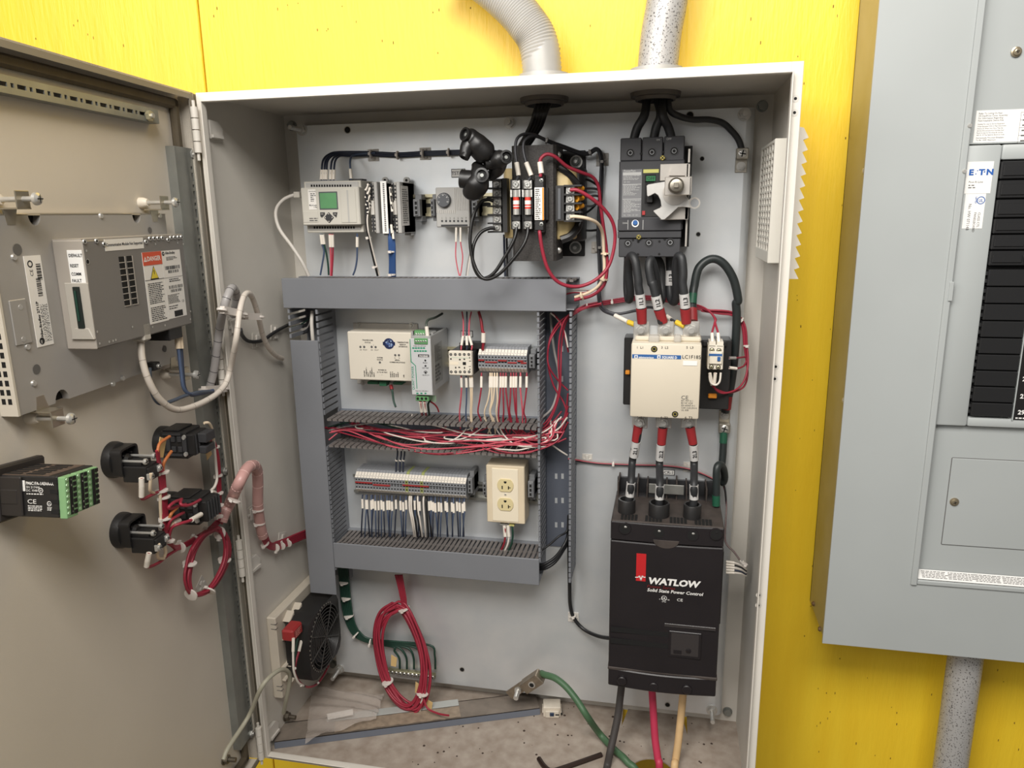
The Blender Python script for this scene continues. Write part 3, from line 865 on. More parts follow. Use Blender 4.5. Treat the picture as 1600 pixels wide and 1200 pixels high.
for i, xc in enumerate((380, 485)):
    b = MB()
    rect(b, ZT, xc - 52, 345, xc + 42, 790, .112, .014, .0008)
    rect(b, ZT, xc - 52, 345, xc - 42, 790, .122, .012)
    rect(b, ZT, xc + 34, 440, xc + 42, 660, .122, .012)
    rect(b, ZT, xc - 46, 660, xc + 38, 715, .118, .008, .0006)
    fb = b.build('fuse_block', BLK, tr)
    t_, u_ = W(*ZT(xc, 440), .119), W(*ZT(xc, 660), .119)
    L = t_.z - u_.z
    fz = MB().cyl((t_.x, t_.y, t_.z), (t_.x, t_.y, t_.z - L * .28), .005, n=16).cyl((t_.x, t_.y, u_.z), (t_.x, t_.y, u_.z + L * .24), .005, n=16).cyl((t_.x, t_.y, u_.z + L * .24), (t_.x, t_.y, t_.z - L * .28), .0047, n=16, m=1)
    fz.cyl((t_.x, t_.y, u_.z + L * .42), (t_.x, t_.y, u_.z + L * .58), .0048, n=16, m=2)
    fz.cyl((t_.x, t_.y, u_.z + L * .32), (t_.x, t_.y, u_.z + L * .36), .0048, n=16, m=2)
    fz.build('cartridge_fuse', [STEEL, mat('fuse_red', (206, 62, 48), .5), LABEL], fb)
    for y in (390, 750):
        g_ = MB()
        s = W(*ZT(xc, y), .114)
        g_.box(s.x - .007, s.x + .006, PY - .116, PY - .112, s.z - .006, s.z + .006, .0006).screw((s.x, PY - .116, s.z), .0045, h=.003)
        g_.build('fuse_screw', [STEEL, RAILST], fb)
    s = W(*ZT(xc, 470), .118)
    g_ = MB()
    g_.box(s.x - .0075, s.x - .005, PY - .124, PY - .112, s.z - .005, s.z + .005).box(s.x + .005, s.x + .0072, PY - .124, PY - .112, s.z - .005, s.z + .005)
    g_.build('fuse_clip', [STEEL, RAILST], fb)
b = MB()
rect(b, ZT, 540, 300, 630, 820, .118, .02, .001)
rect(b, ZT, 545, 330, 625, 412, .121, .004, .0008)
rect(b, ZT, 545, 712, 625, 800, .121, .004, .0008)
rect(b, ZT, 628, 420, 665, 705, .108, .01, 0)
fh = b.build('fuse_holder', BLK, tr)
b = MB()
rect(b, ZT, 542, 417, 628, 708, .1225, .004, .0006)
rect(b, ZT, 612, 418, 627, 707, .1229, .001, 0, 1)
p, q = W(*ZT(550, 425), .1225), W(*ZT(605, 700), .1225)
b.lines(p.x, q.x, q.z, p.z, PY - .1229, 16, 2, .5, .4)
b.build('rating_label', [LABEL, ORGP, GINK], fh)
b = MB()
for y in (355, 745):
    s = W(*ZT(605, y), .121)
    b.screw((s.x, PY - .121, s.z), .003, h=.001)
b.build('holder_screw', [RAILST, HOLE], fh)
# ---------------------------------------------------------------- circuit breaker with its rotary mechanism
ZB = zc(960, 190, 5.217)
CH = mat('breaker_charcoal', (54, 54, 57), .5, noise=.05, nscale=60)
a, c = W(*ZB(50, 135), .084), W(*ZB(535, 1105), .084)
br = thing('circuit_breaker', 'charcoal three pole circuit breaker with silver handle mechanism on its face', 'circuit breaker', (a.x, PY, c.z))
b = MB()
rect(b, ZB, 40, 322, 555, 885, .088, .086, .0015)
rect(b, ZB, 28, 795, 545, 888, .0895, .02, .001)
rect(b, ZB, 28, 893, 545, 948, .087, .085, .001)
body = b.build('breaker_body', CH, br)
b = MB()
for (x0, x1) in ((50, 218), (228, 392), (406, 568)): rect(b, ZB, x0, 138 - x0 * .045, x1, 318, .084, .082, .0012)
b.build('line_terminal_cover', CH, br)
b = MB()
rect(b, ZB, 36, 952, 535, 1104, .084, .082, .0012)
b.build('load_terminal_cover', CH, br)
for (x, y) in ((130, 255), (306, 250), (487, 240), (110, 992), (281, 988), (455, 985)):
    q = W(*ZB(x, y), .084)
    MB().lathe((q.x, q.y, q.z), (0, -1, 0), [(0, .0062), (.0008, .0060)], 20).disc(q.x, q.z, q.y - .0009, .0052, 18, 1).ring(q.x, q.z, q.y - .001, .0022, .0034, 14, 2).build('terminal_port', [BLK2, HOLE, MGREY], br)
b = MB()
for (x, y) in ((216, 262), (395, 250), (195, 980), (367, 977), (192, 1082), (365, 1080), (152, 965), (410, 960)):
    q = W(*ZB(x, y), .084)
    b.disc(q.x, q.z, q.y - .0004, .0018, 10)
b.build('vent_hole', HOLE, br, kind='stuff')
for (x, y) in ((393, 296), (198, 942)):
    q = W(*ZB(x, y), .0885)
    MB().screw((q.x, q.y + .001, q.z), .0036, h=.002).build('cover_screw', [mat('brass', (206, 190, 110), .35, .8), HOLE], br)
b = MB()
rect(b, ZB, 65, 392, 221, 780, .0886, .001, 0)
b.build('rating_plate', mat('rating_grey', (112, 112, 114), .5), br)
b = MB()
p, q = W(*ZB(78, 418), .089), W(*ZB(215, 385), .089)
rect(b, ZB, 70, 415, 218, 436, .0889, .0006)
s = W(*ZB(78, 411), .089)
b.text('PowerPact', s.x, PY - .0889, s.z, .0042, 'L', bold=.02, sx=.9)
s = W(*ZB(78, 499), .089)
b.text('JD 250', s.x, PY - .0889, s.z, .003, 'L')
for (y0, y1, n) in ((440, 475, 4), (516, 600, 9), (640, 740, 10)):
    p, q = W(*ZB(74, y0), .089), W(*ZB(212, y1), .089)
    b.lines(p.x, q.x, q.z, p.z, PY - .0889, n, 0, .42, .6)
for y in (512, 632):
    rect(b, ZB, 68, y - 1, 218, y + 1, .0889, .0004)
s = W(*ZB(75, 770), .089)
b.text('UL  CSA  CE  IEC', s.x, PY - .0889, s.z, .0032, 'L', sx=.9)
s = W(*ZB(66, 834), .0899)
b.text('250A', s.x, PY - .0899, s.z, .0032, 'L')
s = W(*ZB(342, 155), .0844)
b.text('ON', s.x, PY - .0844, s.z, .0032, 'L')
s = W(*ZB(425, 150), .0844)
b.text('OFF', s.x, PY - .0844, s.z, .004, 'L')
for x in (110, 233):
    rect(b, ZB, x - 1.2, 802, x + 1.2, 880, .0899, .0004)
b.build('breaker_print', mat('grey_print', (176, 176, 174), .5), br)
b = MB()
rect(b, ZB, 226, 388, 366, 772, .0892, .002, 0)
rect(b, ZB, 250, 432, 338, 492, .0896, .001, 0, 1)
tg = b.build('toggle_surround', [BLK, HOLE], br)
b = MB()
rect(b, ZB, 260, 444, 334, 484, .0902, .001, 0)
s = W(*ZB(297, 477), .0905)
b.text('OFF', s.x, PY - .0904, s.z, .0062, 'C', m=1)
b.build('off_window', [mat('off_green', (38, 110, 66), .4), HOLE], tg)
b = MB()
rect(b, ZB, 250, 488, 318, 668, .0896, .001, 0)
rect(b, ZB, 262, 590, 312, 660, .100, .01, .001, 1)
b.build('toggle', [HOLE, BLK], tg)
b = MB()
rect(b, ZB, 236, 390, 362, 416, .0896, .001)
b.build('yellow_badge', mat('badge', (196, 192, 110), .5), br)
b = MB()
rect(b, ZB, 226, 728, 250, 762, .091, .002, .0003)
b.build('trip_button', REDP, br)
q = W(*ZB(170, 823), .0895)
MB().lathe((q.x, q.y, q.z), (0, -1, 0), [(0, .0036), (.0015, .0034)], 16).ring(q.x, q.z - .0012, q.y - .0002, .0036, .0052, 16, 1).build('trip_dial', [BLUEP, WHT], br)
SILV = mat('satin_silver', (206, 200, 192), .34, .75, noise=.05, nscale=50)
b = MB()
rect(b, ZB, 552, 200, 606, 1020, .05, .048, 0)
p, q = W(*ZB(606, 222), .088), W(*ZB(594, 1018), .088)
b.box(p.x, p.x + .0018, PY - .088, PY - .004, q.z, p.z)
b.build('side_bracket', BLK, br)
b = MB()
b.box(p.x - .0004, p.x + .0022, PY - .0885, PY - .086, p.z - .018, p.z, 0)
b.box(p.x - .0004, p.x + .0022, PY - .0885, PY - .086, q.z, q.z + .038, 0)
b.build('bracket_edge', SILV, br)
hm = MB()
rect(hm, ZB, 374, 346, 600, 478, .100, .002, .0005)
rect(hm, ZB, 374, 690, 600, 798, .100, .002, .0005)
rect(hm, ZB, 440, 478, 600, 690, .100, .002, 0)
p, q = W(*ZB(592, 346), .1), W(*ZB(600, 798), .1)
hm.box(p.x, q.x, PY - .1, PY - .06, q.z, p.z)
hb_ = hm.build('handle_plate', SILV, br)
poly = [(262, 522), (275, 512), (412, 488), (460, 470), (520, 480), (585, 590), (605, 640), (620, 625), (650, 613), (690, 640), (697, 665), (685, 695), (650, 712), (615, 702), (560, 695), (520, 698), (470, 745), (410, 798), (385, 802), (320, 735), (318, 725), (385, 697), (375, 640), (355, 600), (330, 583), (290, 605), (272, 612), (265, 600)]
pp = [W(*ZB(x, y), .112) for x, y in poly]
MB().prism([(v_.x, v_.z) for v_ in pp], PY - .112, PY - .1085, b=.0005).build('cam_lever', mat('cast_silver', (196, 194, 190), .45, .6, noise=.06, nscale=80), hb_)
q = W(*ZB(654, 664), .1125)
MB().ring(q.x, q.z, PY - .1123, .0058, .0078, 22, 0).disc(q.x, q.z, PY - .1122, .0056, 20, 1).build('lever_eye', [SILV, mat('eye_grey', (132, 134, 136), .5)], hb_)
q = W(*ZB(492, 580), .112)
MB().lathe((q.x, PY - .112, q.z), (0, -1, 0), [(0, .0165), (.0016, .0165), (.0017, .0135), (.0026, .0135), (.0027, .0105), (.0034, .0105)], 28).build('washer', SILV, hb_)
b = MB()
rect(b, ZB, 412, 452, 628, 598, .138, .002, .0007)
p, q = W(*ZB(628, 452), .138), W(*ZB(628, 598), .138)
b.box(p.x - .002, p.x, PY - .138, PY - .1, q.z, p.z, .0005)
b.prism([(W(*ZB(x, y), .104).x, W(*ZB(x, y), .104).z) for x, y in ((470, 360), (575, 440), (445, 440))], PY - .106, PY - .1)
b.build('clevis', SILV, hb_)
q = W(*ZB(503, 522), .138)
MB().lathe((q.x, PY - .138, q.z), (0, -1, 0), [(0, .0108), (.010, .0104), (.014, .008), (.015, .0045)], 20).box(q.x - .0032, q.x + .0032, PY - .155, PY - .138, q.z - .0032, q.z + .0032, .0005).build('shaft', mat('worn_steel', (150, 144, 132), .4, .8, noise=.2, nscale=120), hb_)
# ---------------------------------------------------------------- earth lugs
def lug(label, px, py, d, flip=False):
    q = W(px, py, 0)
    o = thing('earth_lug', label, 'lug', (q.x, PY, q.z), 'earth lugs')
    s = -1 if flip else 1
    MB().box(q.x - .0085, q.x + .0085, PY - .0025, PY, q.z - .017, q.z + .017, .0005).box(q.x - .009, q.x + .009, PY - .016, PY - .0025, q.z + (.0015 if s > 0 else -.017), q.z + (.017 if s > 0 else -.0015), .0012).build('lug_body', mat('tin', (178, 172, 160), .38, .8, noise=.12, nscale=90), o)
    MB().screw((q.x, PY - .016, q.z + s * .009), .006, h=.0025).build('clamp_screw', [STEEL, HOLE], o)
    MB().lathe((q.x, PY - .0025, q.z - s * .0085), (0, -1, 0), [(0, .0068), (.001, .0068)], 16).hexa((q.x, PY - .0035, q.z - s * .0085), (0, -1, 0), .0052, .004).cyl((q.x, PY - .007, q.z - s * .0085), (q.x, PY - .010, q.z - s * .0085), .0025, n=10).build('fixing_nut', STEEL, o)
    return o
lug('silver earth lug at the top right of the plate beside the breaker', 1158, 251, 0)
lug('silver earth lug below the contactor where the two green cables meet', 1131.5, 657, 0, True)
# ---------------------------------------------------------------- main contactor
Z5 = zc(900, 420, 3.528)
d = .125
a, c = W(*Z5(305, 407), d), W(*Z5(676, 832), d)
ct = thing('main_contactor', 'big cream three pole contactor between breaker and power controller', 'contactor', (a.x, PY, c.z))
MB().box(a.x, c.x, PY - d, PY - .03, c.z, a.z, .003, 0, 2).build('housing', CREAM, ct)
for q_ in ((266, 380, 330, 752), (640, 392, 840, 778)):
    b = MB()
    rect(b, Z5, *q_, .045, .043, .0015)
    if q_[0] > 400: rect(b, Z5, 700, 400, 830, 430, .05, .01, .001)
    b.build('base', BLK, ct)
for (x0, y0, x1, y1) in ((272, 562, 296, 584), (730, 692, 776, 716)):
    b = MB()
    rect(b, Z5, x0, y0, x1, y1, .052, .01, .001)
    b.build('orange_latch', ORGP, ct)
b = MB()
rect(b, Z5, 325, 372, 690, 405, .110, .06, .002)
b.build('terminal_deck', CREAM, ct)
CLEAR = mat('clear_shroud', (205, 202, 196), .25, alpha=.55)
b = MB()
for x0, x1 in ((400, 460), (540, 580)): rect(b, Z5, x0, 370, x1, 410, .118, .02, .002)
b.build('clear_barrier', CLEAR, ct)
for i, x in enumerate((360, 495, 635)):
    q = W(*Z5(x, 335), .095)
    MB().box(q.x - .0115, q.x + .0115, PY - .095, PY - .091, q.z - .016, q.z + .012, .001).lathe((q.x, PY - .095, q.z), (0, -1, 0), [(0, .0098), (.0022, .0098)], 20).hexa((q.x, PY - .0972, q.z), (0, -1, 0), .0075, .006).cyl((q.x, PY - .103, q.z), (q.x, PY - .108, q.z), .0042, n=12).build('line_terminal', STEEL, ct)
p, q = W(*Z5(320, 310), .088), W(*Z5(680, 372), .088)
MB().box(p.x, q.x, PY - .0895, PY - .087, q.z, p.z).build('terminal_backing', mat('translucent_grey', (176, 178, 178), .4), ct)
for i, x in enumerate((352, 483, 622)):
    q = W(*Z5(x, 838), .095)
    MB().box(q.x - .0115, q.x + .0115, PY - .095, PY - .091, q.z - .012, q.z + .02, .001).lathe((q.x, PY - .095, q.z - .001), (0, -1, 0), [(0, .0098), (.0022, .0098)], 20).hexa((q.x, PY - .0972, q.z - .001), (0, -1, 0), .0075, .006).cyl((q.x, PY - .103, q.z - .001), (q.x, PY - .107, q.z - .001), .004, n=12).build('load_terminal', STEEL, ct)
b = MB()
rect(b, Z5, 310, 471, 579, 499, d + .0004, .001)
rect(b, Z5, 590, 508, 668, 535, d + .0008, .001, .0002, 1)
T = PY - d - .0006
for i, (x, tx) in enumerate(((337, '1  L1'), (470, '3  L2'), (608, '5  L3'))):
    s = W(*Z5(x, 439), d)
    b.text(tx, s.x, T, s.z, .0046, 'L', m=2, sx=1.1)
for i, (x, tx) in enumerate(((335, '2  T1'), (465, '4  T2'), (600, '6  T3'))):
    s = W(*Z5(x, 824), d)
    b.text(tx, s.x, T, s.z, .0046, 'L', m=2, sx=1.1)
s = W(*Z5(586, 494), d)
b.text('LC1F185', s.x, T, s.z, .0074, 'L', m=2, sx=.98)
s = W(*Z5(345, 493), d)
b.text('telemecanique', s.x, T, s.z, .0046, 'L', m=1, sx=.8, bold=.02)
rect(b, Z5, 322, 476, 340, 494, d + .0006, .0002, 0, 1)
rect(b, Z5, 327, 480, 335, 490, d + .0008, .0002, 0, 0)
rect(b, Z5, 448, 477, 466, 495, d + .0006, .0002, 0, 1)
rect(b, Z5, 453, 482, 461, 491, d + .0008, .0002, 0, 0)
s = W(*Z5(474, 494), d)
b.text('SQUARE D', s.x, T, s.z, .0052, 'L', m=1, sx=.85, bold=.03)
s = W(*Z5(580, 718), d)
b.text('CE', s.x, T, s.z, .0078, 'L', m=3, sx=1.1)
for i, tx in enumerate(('IEC 947-4-1', 'BS NF VDE', 'EN 60947-4-1', 'CSA C22.2N14', 'UL 508')):
    s = W(*Z5(580, 730 + i * 13), d)
    b.text(tx, s.x, T, s.z, .0035, 'L', m=3)
b.build('face_print', [BLUEP, WHT, INK, GINK], ct)
for (x, y) in ((431, 442), (546, 801)):
    q = W(*Z5(x, y), d)
    MB().disc(q.x, q.z, T, .0046, 18).ring(q.x, q.z, T - .0002, .002, .0032, 14, 1).build('screw_well', [HOLE, mat('brass', (206, 190, 110))], ct)
# auxiliary contact block clipped to the contactor
d2 = .078
a, c = W(*Z5(730, 405), d2), W(*Z5(808, 572), d2)
ax_ = MB()
ax_.box(a.x, c.x, PY - d2, PY - .045, c.z + .004, a.z - .004, .0012)
ax_.box(a.x + .002, c.x - .002, PY - d2 - .004, PY - d2, c.z + .013, a.z - .013, .001)
for k in (0, 1): ax_.box(a.x + (.001 if k == 0 else .0122), a.x + (.0105 if k == 0 else .0215), PY - d2, PY - .05, a.z - .006, a.z + .001)
aux = thing('auxiliary_contact', 'small white auxiliary contact block clipped to the right of the big contactor', 'contact block', (a.x, PY - .045, c.z))
ax_.build('housing', IVORY, aux)
for (x, y) in ((749, 448), (788, 450), (746, 541), (784, 543)):
    q = W(*Z5(x, y), d2)
    MB().disc(q.x, q.z, PY - d2 - .0006, .0036, 14).screw((q.x, PY - d2 - .0003, q.z), .0026, h=.001, m=1).build('terminal', [HOLE, BRASSY, HOLE], aux)
b = MB()
rect(b, Z5, 733, 468, 806, 482, d2 + .0044, .001)
rect(b, Z5, 780, 486, 796, 510, d2 + .006, .003, .0005)
b.build('blue_marker', [BLUEP], aux)
# ---------------------------------------------------------------- power controller
Z7 = zc(900, 700, 2.79)
d = .15
SC = mat('controller_black', (34, 30, 32), .4, noise=.08, nscale=20, bump=.05, bscale=700)
SCD = mat('controller_dusty', (66, 58, 54), .7, noise=.25, nscale=40)
a, c = W(*Z7(152, 318), d), W(*Z7(608, 1086), d)
pc = thing('power_controller', 'tall black power controller at lower right with white lettering and red bar', 'power controller', (a.x, PY, c.z))
w_ = c.x - a.x
zt, zb = a.z, c.z
zs1, zs2 = W(*Z7(150, 398), d).z, W(*Z7(140, 955), d).z
def facecurve(z0, z1, bulge, m, name):
    """a face section, slightly bowed outwards"""
    n = 10
    poly = [(a.x, PY - .02)] + [(a.x + w_ * i / n, PY - d - bulge * math.sin(PI * i / n)) for i in range(n + 1)] + [(c.x, PY - .02)]
    return MB().prism(poly, z0, z1, 2, b=.0015).build(name, m, pc, ang=30)
facecurve(zs1, zt, .003, SC, 'terminal_hood')
facecurve(zs2 + .001, zs1 - .0015, .003, SC, 'front_cover')
facecurve(zb, zs2 - .001, .006, SC, 'lower_hood')
b = MB().box(a.x + .002, c.x - .002, PY - d + .004, PY - .02, zb + .003, zt - .002)
b.box(a.x - .001, c.x + .001, PY - d - .002, PY - .1, zs2 - .003, zs2 + .002, .001)
b.build('chassis', SCD, pc)
top = MB().box(a.x + .001, c.x - .001, PY - d + .001, PY - .045, zt - .004, zt + .0012, .001)
top.build('top_deck', SCD, pc)
b = MB()
for i in range(26):
    x = a.x + .014 + i * (w_ - .03) / 26
    if i % 7 in (5, 6): continue
    b.box(x, x + .0040, PY - d + .005, PY - d + .026, zt + .0010, zt + .0020)
b.build('vent_slot', HOLE, pc, kind='stuff')
n = 11
for i in range(n):
    x = a.x + .004 + (w_ - .010) * i / (n - 1)
    MB().box(x - .0012, x + .0012, PY - .052, PY - .004, zb + .02, zt + .026 - (.004 if i % 2 else 0), .0004).build('heatsink_fin', SCD, pc)
MB().box(a.x, c.x, PY - .006, PY, zb + .01, zt + .018).build('heatsink_base', BLK2, pc)
p, q = W(*Z7(320, 130), .03), W(*Z7(468, 178), .03)
MB().box(p.x, q.x, PY - .058, PY - .0555, q.z, p.z, .0004).build('mounting_plate_edge', GALV, pc)
COLL = []
for (x, y) in ((222, 222), (363, 237), (508, 245)):
    q = WF.at(*Z7(x, y), zt + .022, 2)
    big = .0005 if x != 363 else .003
    MB().lathe((q.x, q.y, zt), (0, 0, 1), [(0, .0128 + big), (.021, .0128 + big), (.022, .0122 + big), (.0222, .0098 + big), (.004, .0095 + big)], 28).build('cable_collar', BLK, pc)
    MB().lathe((q.x, q.y, zt + .004), (0, 0, 1), [(0, .0095 + big), (.0006, .0095 + big)], 24).build('collar_inside', HOLE, pc)
    COLL.append(V((q.x, q.y, zt + .01)))
for (x, y) in ((213, 352), (360, 370), (508, 381), (610, 377)):
    q = W(*Z7(x, y), d + .003)
    MB().lathe((q.x, PY - d - .001, q.z), (0, -1, 0), [(0, .0095), (.0022, .0090)], 22).disc(q.x, q.z, PY - d - .0034, .0078, 20, 1).ball((q.x + .001, PY - d - .0025, q.z + .003), .0032, 2 if x < 600 else 1, 10, (1, .4, .7)).build('screw_access', [SC, HOLE, STEEL], pc)
for (x, y) in ((200, 1012), (338, 1038), (483, 1050)):
    q = W(*Z7(x, y), d + .004)
    MB().lathe((q.x, PY - d - .001, q.z), (0, -1, 0), [(0, .0075), (.006, .0072), (.0068, .0062)], 20).build('lower_screw', SC, pc)
q = W(*Z7(392, 425), d + .003)
MB().prism([(q.x + math.cos(t_) * .019, q.z + .008 + math.sin(t_) * .013) for t_ in [PI + PI * k / 12 for k in range(13)]], PY - d - .0036, PY - d - .002, b=.0004).build('thumb_notch', SCD, pc)
b = MB()
rect(b, Z7, 405, 797, 543, 925, d + .0042, .004, .001)
rect(b, Z7, 416, 806, 532, 912, d + .0047, .001, 0, 1)
rect(b, Z7, 425, 880, 460, 900, d + .005, .001, 0, 0)
s = W(*Z7(490, 885), d + .005)
b.screw((s.x, PY - d - .0048, s.z), .004, h=.001, m=0, slot=False)
rect(b, Z7, 385, 779, 610, 786, d + .0036, .003, .0005, 1)
b.build('display_window', [SC, mat('smoked_window', (58, 54, 54), .25)], pc)
b = MB()
for (x0, x1, y0, y1) in ((150, 405, 800, 804), (150, 405, 850, 854)): rect(b, Z7, x0, y0, x1, y1, d + .0030, .001)
b.build('recess_line', HOLE, pc)
T = PY - d - .0036
b = MB()
rect(b, Z7, 264, 460, 303, 582, d + .0034, .001, 0, 1)
zz = [(258, 563), (272, 563), (277, 556), (283, 577), (289, 556), (294, 563), (303, 563)]
zv = [W(*Z7(x, y), d + .0038) for x, y in zz]
for p, q in zip(zv[:-1], zv[1:]):
    e_ = (q - p).normalized()
    n_ = V((-e_.z, 0, e_.x)) * .0007
    b.add([V((p.x, T - .0004, p.z)) + n_, V((q.x, T - .0004, q.z)) + n_, V((q.x, T - .0004, q.z)) - n_, V((p.x, T - .0004, p.z)) - n_], [(0, 1, 2, 3)], 0)
def ital(b, tx, x, y, size, m, sx=1., bold=0., sh=.2):
    s = W(*Z7(x, y), d + .0036)
    n0 = len(b.v)
    b.text(tx, s.x, T, s.z, size, 'L', m=m, sx=sx, bold=bold)
    for v_ in b.v[n0:]: v_.x += (v_.z - s.z) * sh
ital(b, 'WATLOW', 311, 590, .0142, 0, 1.12, .045)
ital(b, 'Power Series', 310, 608, .0068, 2, 1.15, 0)
ital(b, 'Solid State Power Control', 310, 624, .0072, 0, 1.06, .02)
s = W(*Z7(384, 650), d)
b.ring(s.x, s.z, T, .0036, .0042, 20, 0)
b.text('UL', s.x, T, s.z - .0018, .005, 'C', m=0, bold=.02)
b.text('c', s.x - .0064, T, s.z - .003, .004, 'C', m=0)
b.text('us', s.x + .0066, T, s.z - .003, .004, 'C', m=0)
b.text('LISTED', s.x, T, s.z - .0066, .0022, 'C', m=0)
s = W(*Z7(440, 662), d)
b.text('CE', s.x, T, s.z, .0062, 'L', m=0, sx=1.2)
b.build('logo', [WHT, mat('logo_red', (190, 34, 38), .5), mat('dull_red', (120, 34, 36), .5)], pc)
p, q = W(*Z7(650, 480), .1), W(*Z7(650, 700), .1)
MB().box(c.x - .001, c.x + .004, PY - .118, PY - .06, W(*Z7(640, 745), .1).z, W(*Z7(640, 430), .1).z, .001).build('side_rib', SC, pc)
# ---------------------------------------------------------------- sensor interface box
ZS = zc(535, 490, 7.5)
d = .046
a, c = W(*ZS(52, 210), d), W(*ZS(905, 800), d)
si = thing('sensor_interface', 'flat cream interface box with round blue emblem, left of the power supply', 'interface box', (a.x, PY, c.z))
MB().box(a.x, c.x, PY - d, PY - .003, c.z, a.z, .0015).build('housing', IVORY, si)
for q_ in ((122, 108, 885, 240), (170, 770, 810, 842)):
    b = MB()
    rect(b, ZS, *q_, .003, .003, .0008)
    b.build('mounting_flange', PALE, si)
b = MB()
for (x, y) in ((188, 133), (808, 140), (240, 808)):
    q = W(*ZS(x, y), .003)
    b.lathe((q.x, q.y, q.z), (0, -1, 0), [(0, .0045), (.001, .0045)], 16).lathe((q.x, q.y - .001, q.z), (0, -1, 0), [(0, .003), (.002, .0022)], 12)
b.build('flange_screw', STEEL, si)
b = MB()
T = PY - d - .0004
def txt(b, z, tx, x, y, size, ax='C', d=d, m=0, bold=0., sx=1., rot=0., lift=.0004):
    s = W(*z(x, y), d)
    b.text(tx, s.x, PY - d - lift, s.z, size, ax, rot, m, sx, bold)
for tx, x, y in (('TRANSDUCER', 297, 318), ('STATUS', 297, 346), ('SYSTEM', 440, 523), ('STATUS', 440, 548), ('SERIAL', 645, 552), ('COMMUNICATIONS', 645, 578), ('TEMPERATURE', 708, 345), ('SENSOR', 708, 370), ('INTERFACE', 712, 394), ('POWER IN', 468, 668), ('10 TO 30 VDC', 468, 694)): txt(b, ZS, tx, x, y, .0030, bold=.02)
for tx, x, y in (('1', 236, 372), ('2', 366, 376), ('OK', 216, 430), ('FAULT', 268, 430), ('OK', 346, 432), ('FAULT', 402, 432), ('Rx', 620, 525), ('Tx', 665, 526), ('-', 436, 722), ('+', 465, 724)): txt(b, ZS, tx, x, y, .0026)
for tx, x, y in (('RETURN', 268, 738), ('COMMON 1 -', 292, 738), ('INPUT', 312, 738), ('RETURN', 336, 740), ('COMMON 2 -', 356, 740), ('INPUT', 380, 740), ('RS485 B', 574, 745), ('RS485 A', 596, 745), ('RS232', 616, 745), ('GND', 638, 745), ('SHIELD', 660, 745), ('USB', 728, 748)): txt(b, ZS, tx, x, y, .0028, 'L', rot=90, bold=.02)
for (x, y) in ((212, 390), (256, 390), (344, 390), (390, 392), (440, 572), (620, 487), (663, 487)):
    q = W(*ZS(x, y), d)
    b.disc(q.x, q.z, T, .0020, 12, 1)
b.build('printed_text', [INK, GINK], si)
q = W(*ZS(546, 352), d)
b = MB().disc(q.x, q.z, T, .0092, 24, 0)
for k in (-1, 1): b.quad(q.x + k * .0095 - .0012, q.x + k * .0095 + .0012, q.z - .003, q.z + .003, T, 0)
for i in range(26):
    an, r_ = random.uniform(0, 2 * PI), random.uniform(0, .0072)
    b.disc(q.x + math.cos(an) * r_, q.z + math.sin(an) * r_, T - .0001 - i * 2e-6, random.uniform(.0006, .0018), 7, random.choice((1, 2)))
b.build('globe_emblem', [mat('navy', (36, 46, 84), .45), mat('mid_blue', (74, 96, 150), .45), mat('pale_blue', (150, 170, 200), .45)], si)
b = MB()
for (x0, x1, y0, y1, dd) in ((290, 420, 795, 832, .03), (428, 516, 795, 852, .034), (590, 700, 800, 838, .03)): rect(b, ZS, x0, y0, x1, y1, dd, .02, .0008)
b.build('green_plug', mat('dark_green_plug', (46, 104, 74), .5), si)
b = MB()
rect(b, ZS, 540, 806, 582, 846, .022, .01, .001)
b.build('shield_terminal', STEEL, si)
# ---------------------------------------------------------------- power supply
d = .098
a, c = W(*ZS(785, 292), d), W(*ZS(1056, 960), d)
ps = thing('power_supply', 'silver slotted power supply with green plugs at its top and foot', 'power supply', (a.x, PY, c.z))
PSM = mat('supply_silver', (188, 188, 186), .4, .4)
zt_ = a.z
MB().box(a.x + .002, c.x, PY - d + .001, PY - .005, c.z + .004, zt_ + .004, .001).build('housing', PSM, ps)
MB().box(a.x, c.x, PY - d, PY - d + .0025, c.z, zt_, .0008).build('front_panel', mat('front_silver', (206, 207, 208), .42, .15), ps)
b = MB()
for i in range(5):
    for j in range(9):
        x = a.x + .006 + i * (c.x - a.x - .010) / 5
        y = PY - .012 - j * .0082
        b.box(x, x + .0042, y - .0052, y, zt_ + .0038, zt_ + .0043)
b.build('vent_slot', HOLE, ps, kind='stuff')
b = MB()
rect(b, ZS, 800, 215, 1062, 292, d - .02, .02, .001)
b.build('plug_shelf', PSM, ps)
for (y0, y1, dd) in ((200, 280, d - .012), (290, 362, d + .002)):
    b = MB()
    rect(b, ZS, 838, y0, 998, y1, dd, .012, .0008)
    for i in range(5):
        s = W(*ZS(862 + i * 28, (y0 + y1) / 2), dd)
        b.screw((s.x, PY - dd, s.z), .0016, h=.0006, m=1)
    rect(b, ZS, 828, y0 + 4, 1000, y1 + 4, dd - .003, .01, 0, 3)
    b.build('green_plug', [GRN, STEEL, INK, HOLE], ps)
b = MB()
rect(b, ZS, 856, 966, 1012, 1030, d - .004, .016, .0008)
for i in range(3):
    s = W(*ZS(884 + i * 48, 996), d - .004)
    b.disc(s.x, s.z, PY - d + .0036, .0022, 12, 1)
b.build('green_plug', [GRN, HOLE], ps)
b = MB()
rect(b, ZS, 1012, 960, 1098, 1034, .07, .002, 0)
b.build('plug_tab', mat('pale_green', (170, 196, 168), .5), ps)
b = MB()
txt(b, ZS, 'QUINT POWER', 848, 892, .0056, 'L', d, 0, 0, 1.0, 90)
txt(b, ZS, 'Output DC 24V 2.5A', 905, 385, .0024, 'C', d, 1)
txt(b, ZS, 'Boost', 970, 582, .0030, 'C', d, 1)
txt(b, ZS, 'DC OK', 975, 645, .0034, 'C', d, 1)
